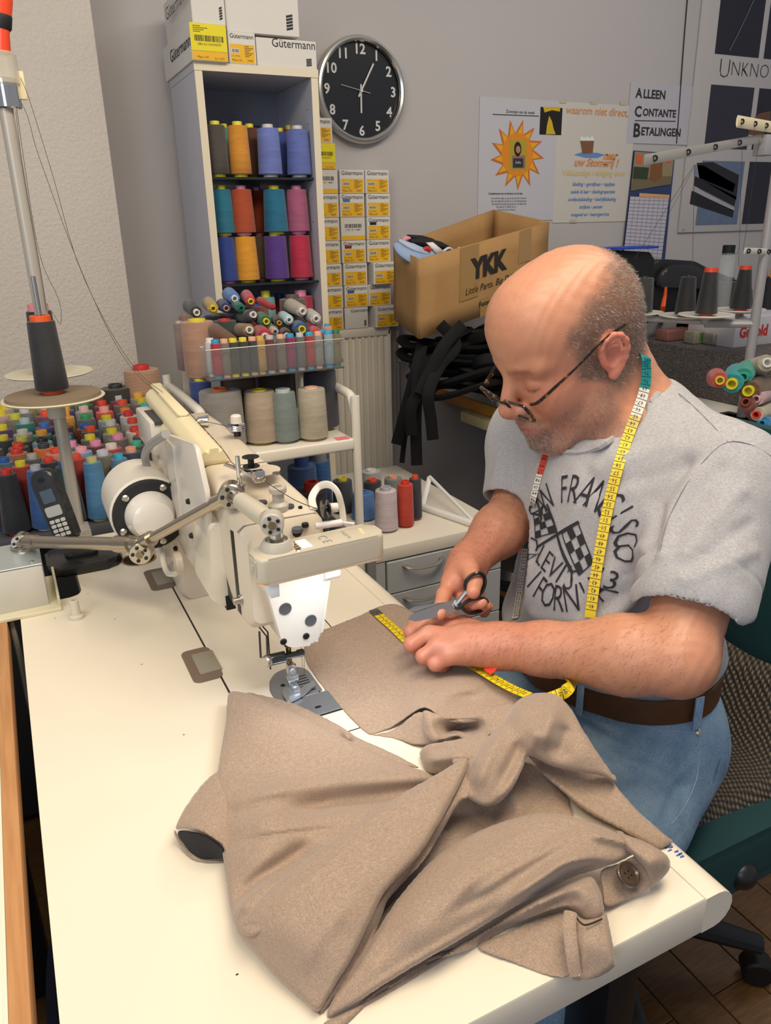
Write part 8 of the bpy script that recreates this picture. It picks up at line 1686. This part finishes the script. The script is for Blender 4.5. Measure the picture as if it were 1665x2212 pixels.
for (x0_, y0_, x1_, y1_) in ((1500, 355, 1370, 560), (1500, 355, 1495, 600), (1603, 318, 1595, 575), (1500, 360, 1440, 470), (1640, 300, 1605, 540)): add_tube(b, [ony(x0_, y0_, ST.y-.1), ony(x1_, y1_, ST.y-.02)], .0005, 4)
obj('thread_line', b, M_line, t)['kind'] = 'stuff'
# black plastic case behind
def hump(name, prof, y0, y1, m, label, cat):
    P = [ony(x, y, y0) for x, y in prof]; b = nb(); add_prism(b, rpoly([(p.x, p.z) for p in P], .02, 4), -y1, -y0, axes=((1, 0, 0), (0, 0, 1), (0, -1, 0)), bev=.012, seg=3); return tag(obj(name, b, m), label, cat)
hump('black_case', [(1395, 700), (1400, 585), (1415, 562), (1440, 560), (1500, 564), (1530, 580), (1590, 605), (1625, 615), (1625, 700)], 2.22, 2.42, mat('#232427', .45, name='case_black'), 'black plastic machine case with curved lid against the back wall', 'case')
_cl = hump('black_case_lid', [(1420, 620), (1432, 585), (1455, 572), (1500, 572), (1540, 598), (1560, 625)], 2.19, 2.215, mat('#2e2f32', .35, name='lid_black'), 'domed dark lid panel on the front of the black case', 'lid')
_cs = bpy.data.objects['black_case']; _cl.parent = _cs; _cl.name = 'lid'
for _k in ('label', 'category'): del _cl[_k]
hump('black_bag', [(1325, 700), (1322, 590), (1330, 540), (1412, 545), (1413, 575), (1406, 700)], 2.08, 2.16, mat('#0c0c0f', .7, bump=(60, .4), name='bag_black'), 'black cloth bag hanging under a blue strip below the calendar', 'bag')
b = nb(); a, c_ = ony(1321, 532, 2.07), ony(1418, 539, 2.07); add_box(b, a.x, c_.x, 2.06, 2.17, a.z-.012, a.z-.004, r=.001); tag(obj('blue_strip', b, mat('#1f3fb0', .4, name='strip_blue')), 'flat bright blue plastic strip lying on the black bag', 'strip')
p = ony(1561, 640, 2.0); q = ony(1561, 545, 2.0); M_gls = mat('#dfe8ea', .03, alpha=.18, name='bottle_glass')
t = thing('glass_bottle', 'clear glass bottle with black and chrome cap before the back wall', 'bottle', (p.x, 2.0, FZ)); hh = q.z-FZ
b = nb(); add_lathe(b, [(0, 0), (.024, 0), (.026, .005), (.026, hh*.93), (.020, hh), (.018, hh)], (p.x, 2.0, FZ), (0, 0, 1), 24); obj('glass_body', b, M_gls, t); b = nb(); add_cyl(b, (p.x, 2.0, FZ+hh*.97), (p.x, 2.0, FZ+hh*.97+.032), .021, n=20, bev=.002); obj('cap', b, M_black, t); b = nb(); add_box(b, p.x+.002, p.x+.030, 1.985, 2.0, FZ+hh*.98, FZ+hh*.98+.024, r=.002); obj('chrome_tab', b, M_chrome, t)
# orange clamps, small boxes, button packs, gunold box
M_oc = mat('#d8501c', .4, name='clamp_orange')
for i, pts in enumerate(([(1438, 620), (1436, 640), (1430, 672)], [(1497, 618), (1494, 640), (1491, 672)])):
    b = nb(); add_tube(b, [ony(x, y, 1.98) for x, y in pts]+[onz(pts[-1][0]-2, 708, FZ+.004)], [.004, .006, .009, .009], 8, sm=3); tag(obj('orange_clamp', b, M_oc), 'orange plastic lever standing '+['left', 'right'][i]+' of the slim black cone', 'clamp')
b = nb(); a = onz(1400, 725, FZ); add_box(b, a.x-.05, a.x+.12, a.y-.02, a.y+.05, FZ, FZ+.045, r=.004); tag(obj('clear_box', b, mat('#b4b4b6', .2, alpha=.5, name='clear_plastic')), 'clear plastic box at the left end of the foam block', 'box')
def pack(px, py, w_, d_, h_, m, label, m2=None):
    a = onz(px, py, FZ); t = thing('button_pack', label, 'package', (a.x, a.y, FZ)); b = nb(); add_box(b, a.x-w_/2, a.x+w_/2, a.y, a.y+d_, FZ, FZ+h_, r=.006, seg=3); obj('bag', b, m, t)
    if m2: b = nb(); add_box(b, a.x-w_*.3, a.x+w_*.25, a.y-.0012, a.y+.001, FZ+h_*.25, FZ+h_*.85); obj('printed_band', b, m2, t)
pack(1470, 736, .13, .06, .040, mat('#8a5e58', .5, var=(90, .5), name='pack_rose'), 'rose brown button pack, left of the row on the foam'); pack(1525, 742, .12, .05, .045, mat('#8a8678', .4, var=(120, .6), name='pack_mixed'), 'packet with green and orange band on the foam', mat('#4f7a3c', .5, name='band_green')); pack(1560, 745, .09, .05, .040, mat('#8f8d88', .3, .3, var=(160, .7), name='pack_silver'), 'packet of shiny silver buttons left of the printed white box')
a = onz(1583, 752, FZ); t = thing('printed_carton', 'white carton with red lettering behind the grey pole', 'box', (a.x, a.y, FZ)); X0 = a.x; hG = .095
b = nb(); add_box(b, X0, X0+.42, a.y, a.y+.2, FZ, FZ+hG, r=.002); obj('carton', b, mat('#c9c6cc', .6, name='carton_white'), t)
me = text_me('Gunold', .1, None, sx=.9, offset=.004); k_ = .135/tw(me); b = nb(); add_me(b, me, Matrix(((k_, 0, 0, X0+.088), (0, 0, -k_, a.y-.0012), (0, k_, 0, FZ+hG*.5), (0, 0, 0, 1)))); obj('red_lettering', b, mat('#c8322c', .6, name='red_ink'), t, smooth=False)
b = nb(); 
for r_ in (.006, .011): add_tube(b, [Vector((X0+.028+cos(u*pi/6)*r_, a.y-.001, FZ+hG*.83+sin(u*pi/6)*r_*.7)) for u in range(-2, 9)], .0008, 5)
obj('blue_logo', b, M_bu, t)
# pen cup and jar at the right border
p = ony(1660, 640, 1.95); t = thing('pen_cup', 'cup of pens and scissors at the right border behind the pole', 'cup', (p.x, 1.95, FZ))
b = nb(); add_lathe(b, [(0, 0), (.034, 0), (.038, .12), (.035, .12), (.031, .004)], (p.x, 1.95, FZ+.085), (0, 0, 1), 24); obj('cup', b, M_dark, t)
b = nb(); add_lathe(b, [(0, 0), (.045, 0), (.048, .01), (.048, .07), (.04, .082), (0, .085)], (p.x, 1.95, FZ), (0, 0, 1), 24); obj('glass_jar', b, mat('#4a4f48', .15, coat=.4, var=(80, .5), name='jar_glass'), t)
for i, (dx, dz, cc_2) in enumerate(((-.055, .20, '#2c4fa8'), (-.045, .15, '#c8322c'), (-.01, .16, '#d89a2c'), (.01, .14, '#2a2a2c'), (.02, .17, '#b88a2c'))): b = nb(); add_cyl(b, (p.x+dx*.3, 1.95, FZ+.12), (p.x+dx, 1.945, FZ+.12+dz), .005, .004, n=8); obj('pen', b, mat(cc_2, .4, name='pen_colour'), t)
# heap of cones at the right border
RG2 = 'lying cones heaped on the desk at the right border'
for x, y, dx, dy, r_, body, cap, lb in ((1555, 822, -8, -6, .026, '#c24a48', Yl, 'coral red'), (1580, 830, 14, -22, .033, '#1a9aa2', Yl, 'turquoise'), (1605, 815, 10, -18, .028, '#2aa08c', '#2aa08c', 'sea green'), (1658, 783, -30, 12, .028, '#b0a894', W_, 'beige striped'), (1615, 845, 34, -10, .033, '#6a4a30', Yl, 'dark brown'), (1610, 868, 30, 30, .026, '#7a3a2c', '#7a3a2c', 'reddish brown'), (1632, 862, 24, -14, .024, '#cfa8b0', '#cfa8b0', 'pale pink'), (1632, 896, 40, -12, .022, '#bdb6a0', Rd, 'ivory with red tip'), (1645, 915, 40, 4, .024, '#2f86c0', '#2f86c0', 'bright blue')):
    k_ = 2.02; a = onk(x, y, k_); q = onk(x+dx, y+dy, k_+.10); ax = a-q; ax.normalize(); cone(a-ax*.12, .12, r_, r_*.8, body, cap, lb+' thread cone in the heap at the right border of the photo', RG2, axis=ax, capf=.09, cr=.45)
b = nb(); q = onk(1620, 890, 2.12); add_box(b, q.x-.10, q.x+.16, q.y-.06, q.y+.2, DZ, q.z-.06, r=.004); tag(obj('dark_tray', b, M_dark), 'dark tray under the heap of cones at the right border', 'tray')
bpy.context.view_layer.update()
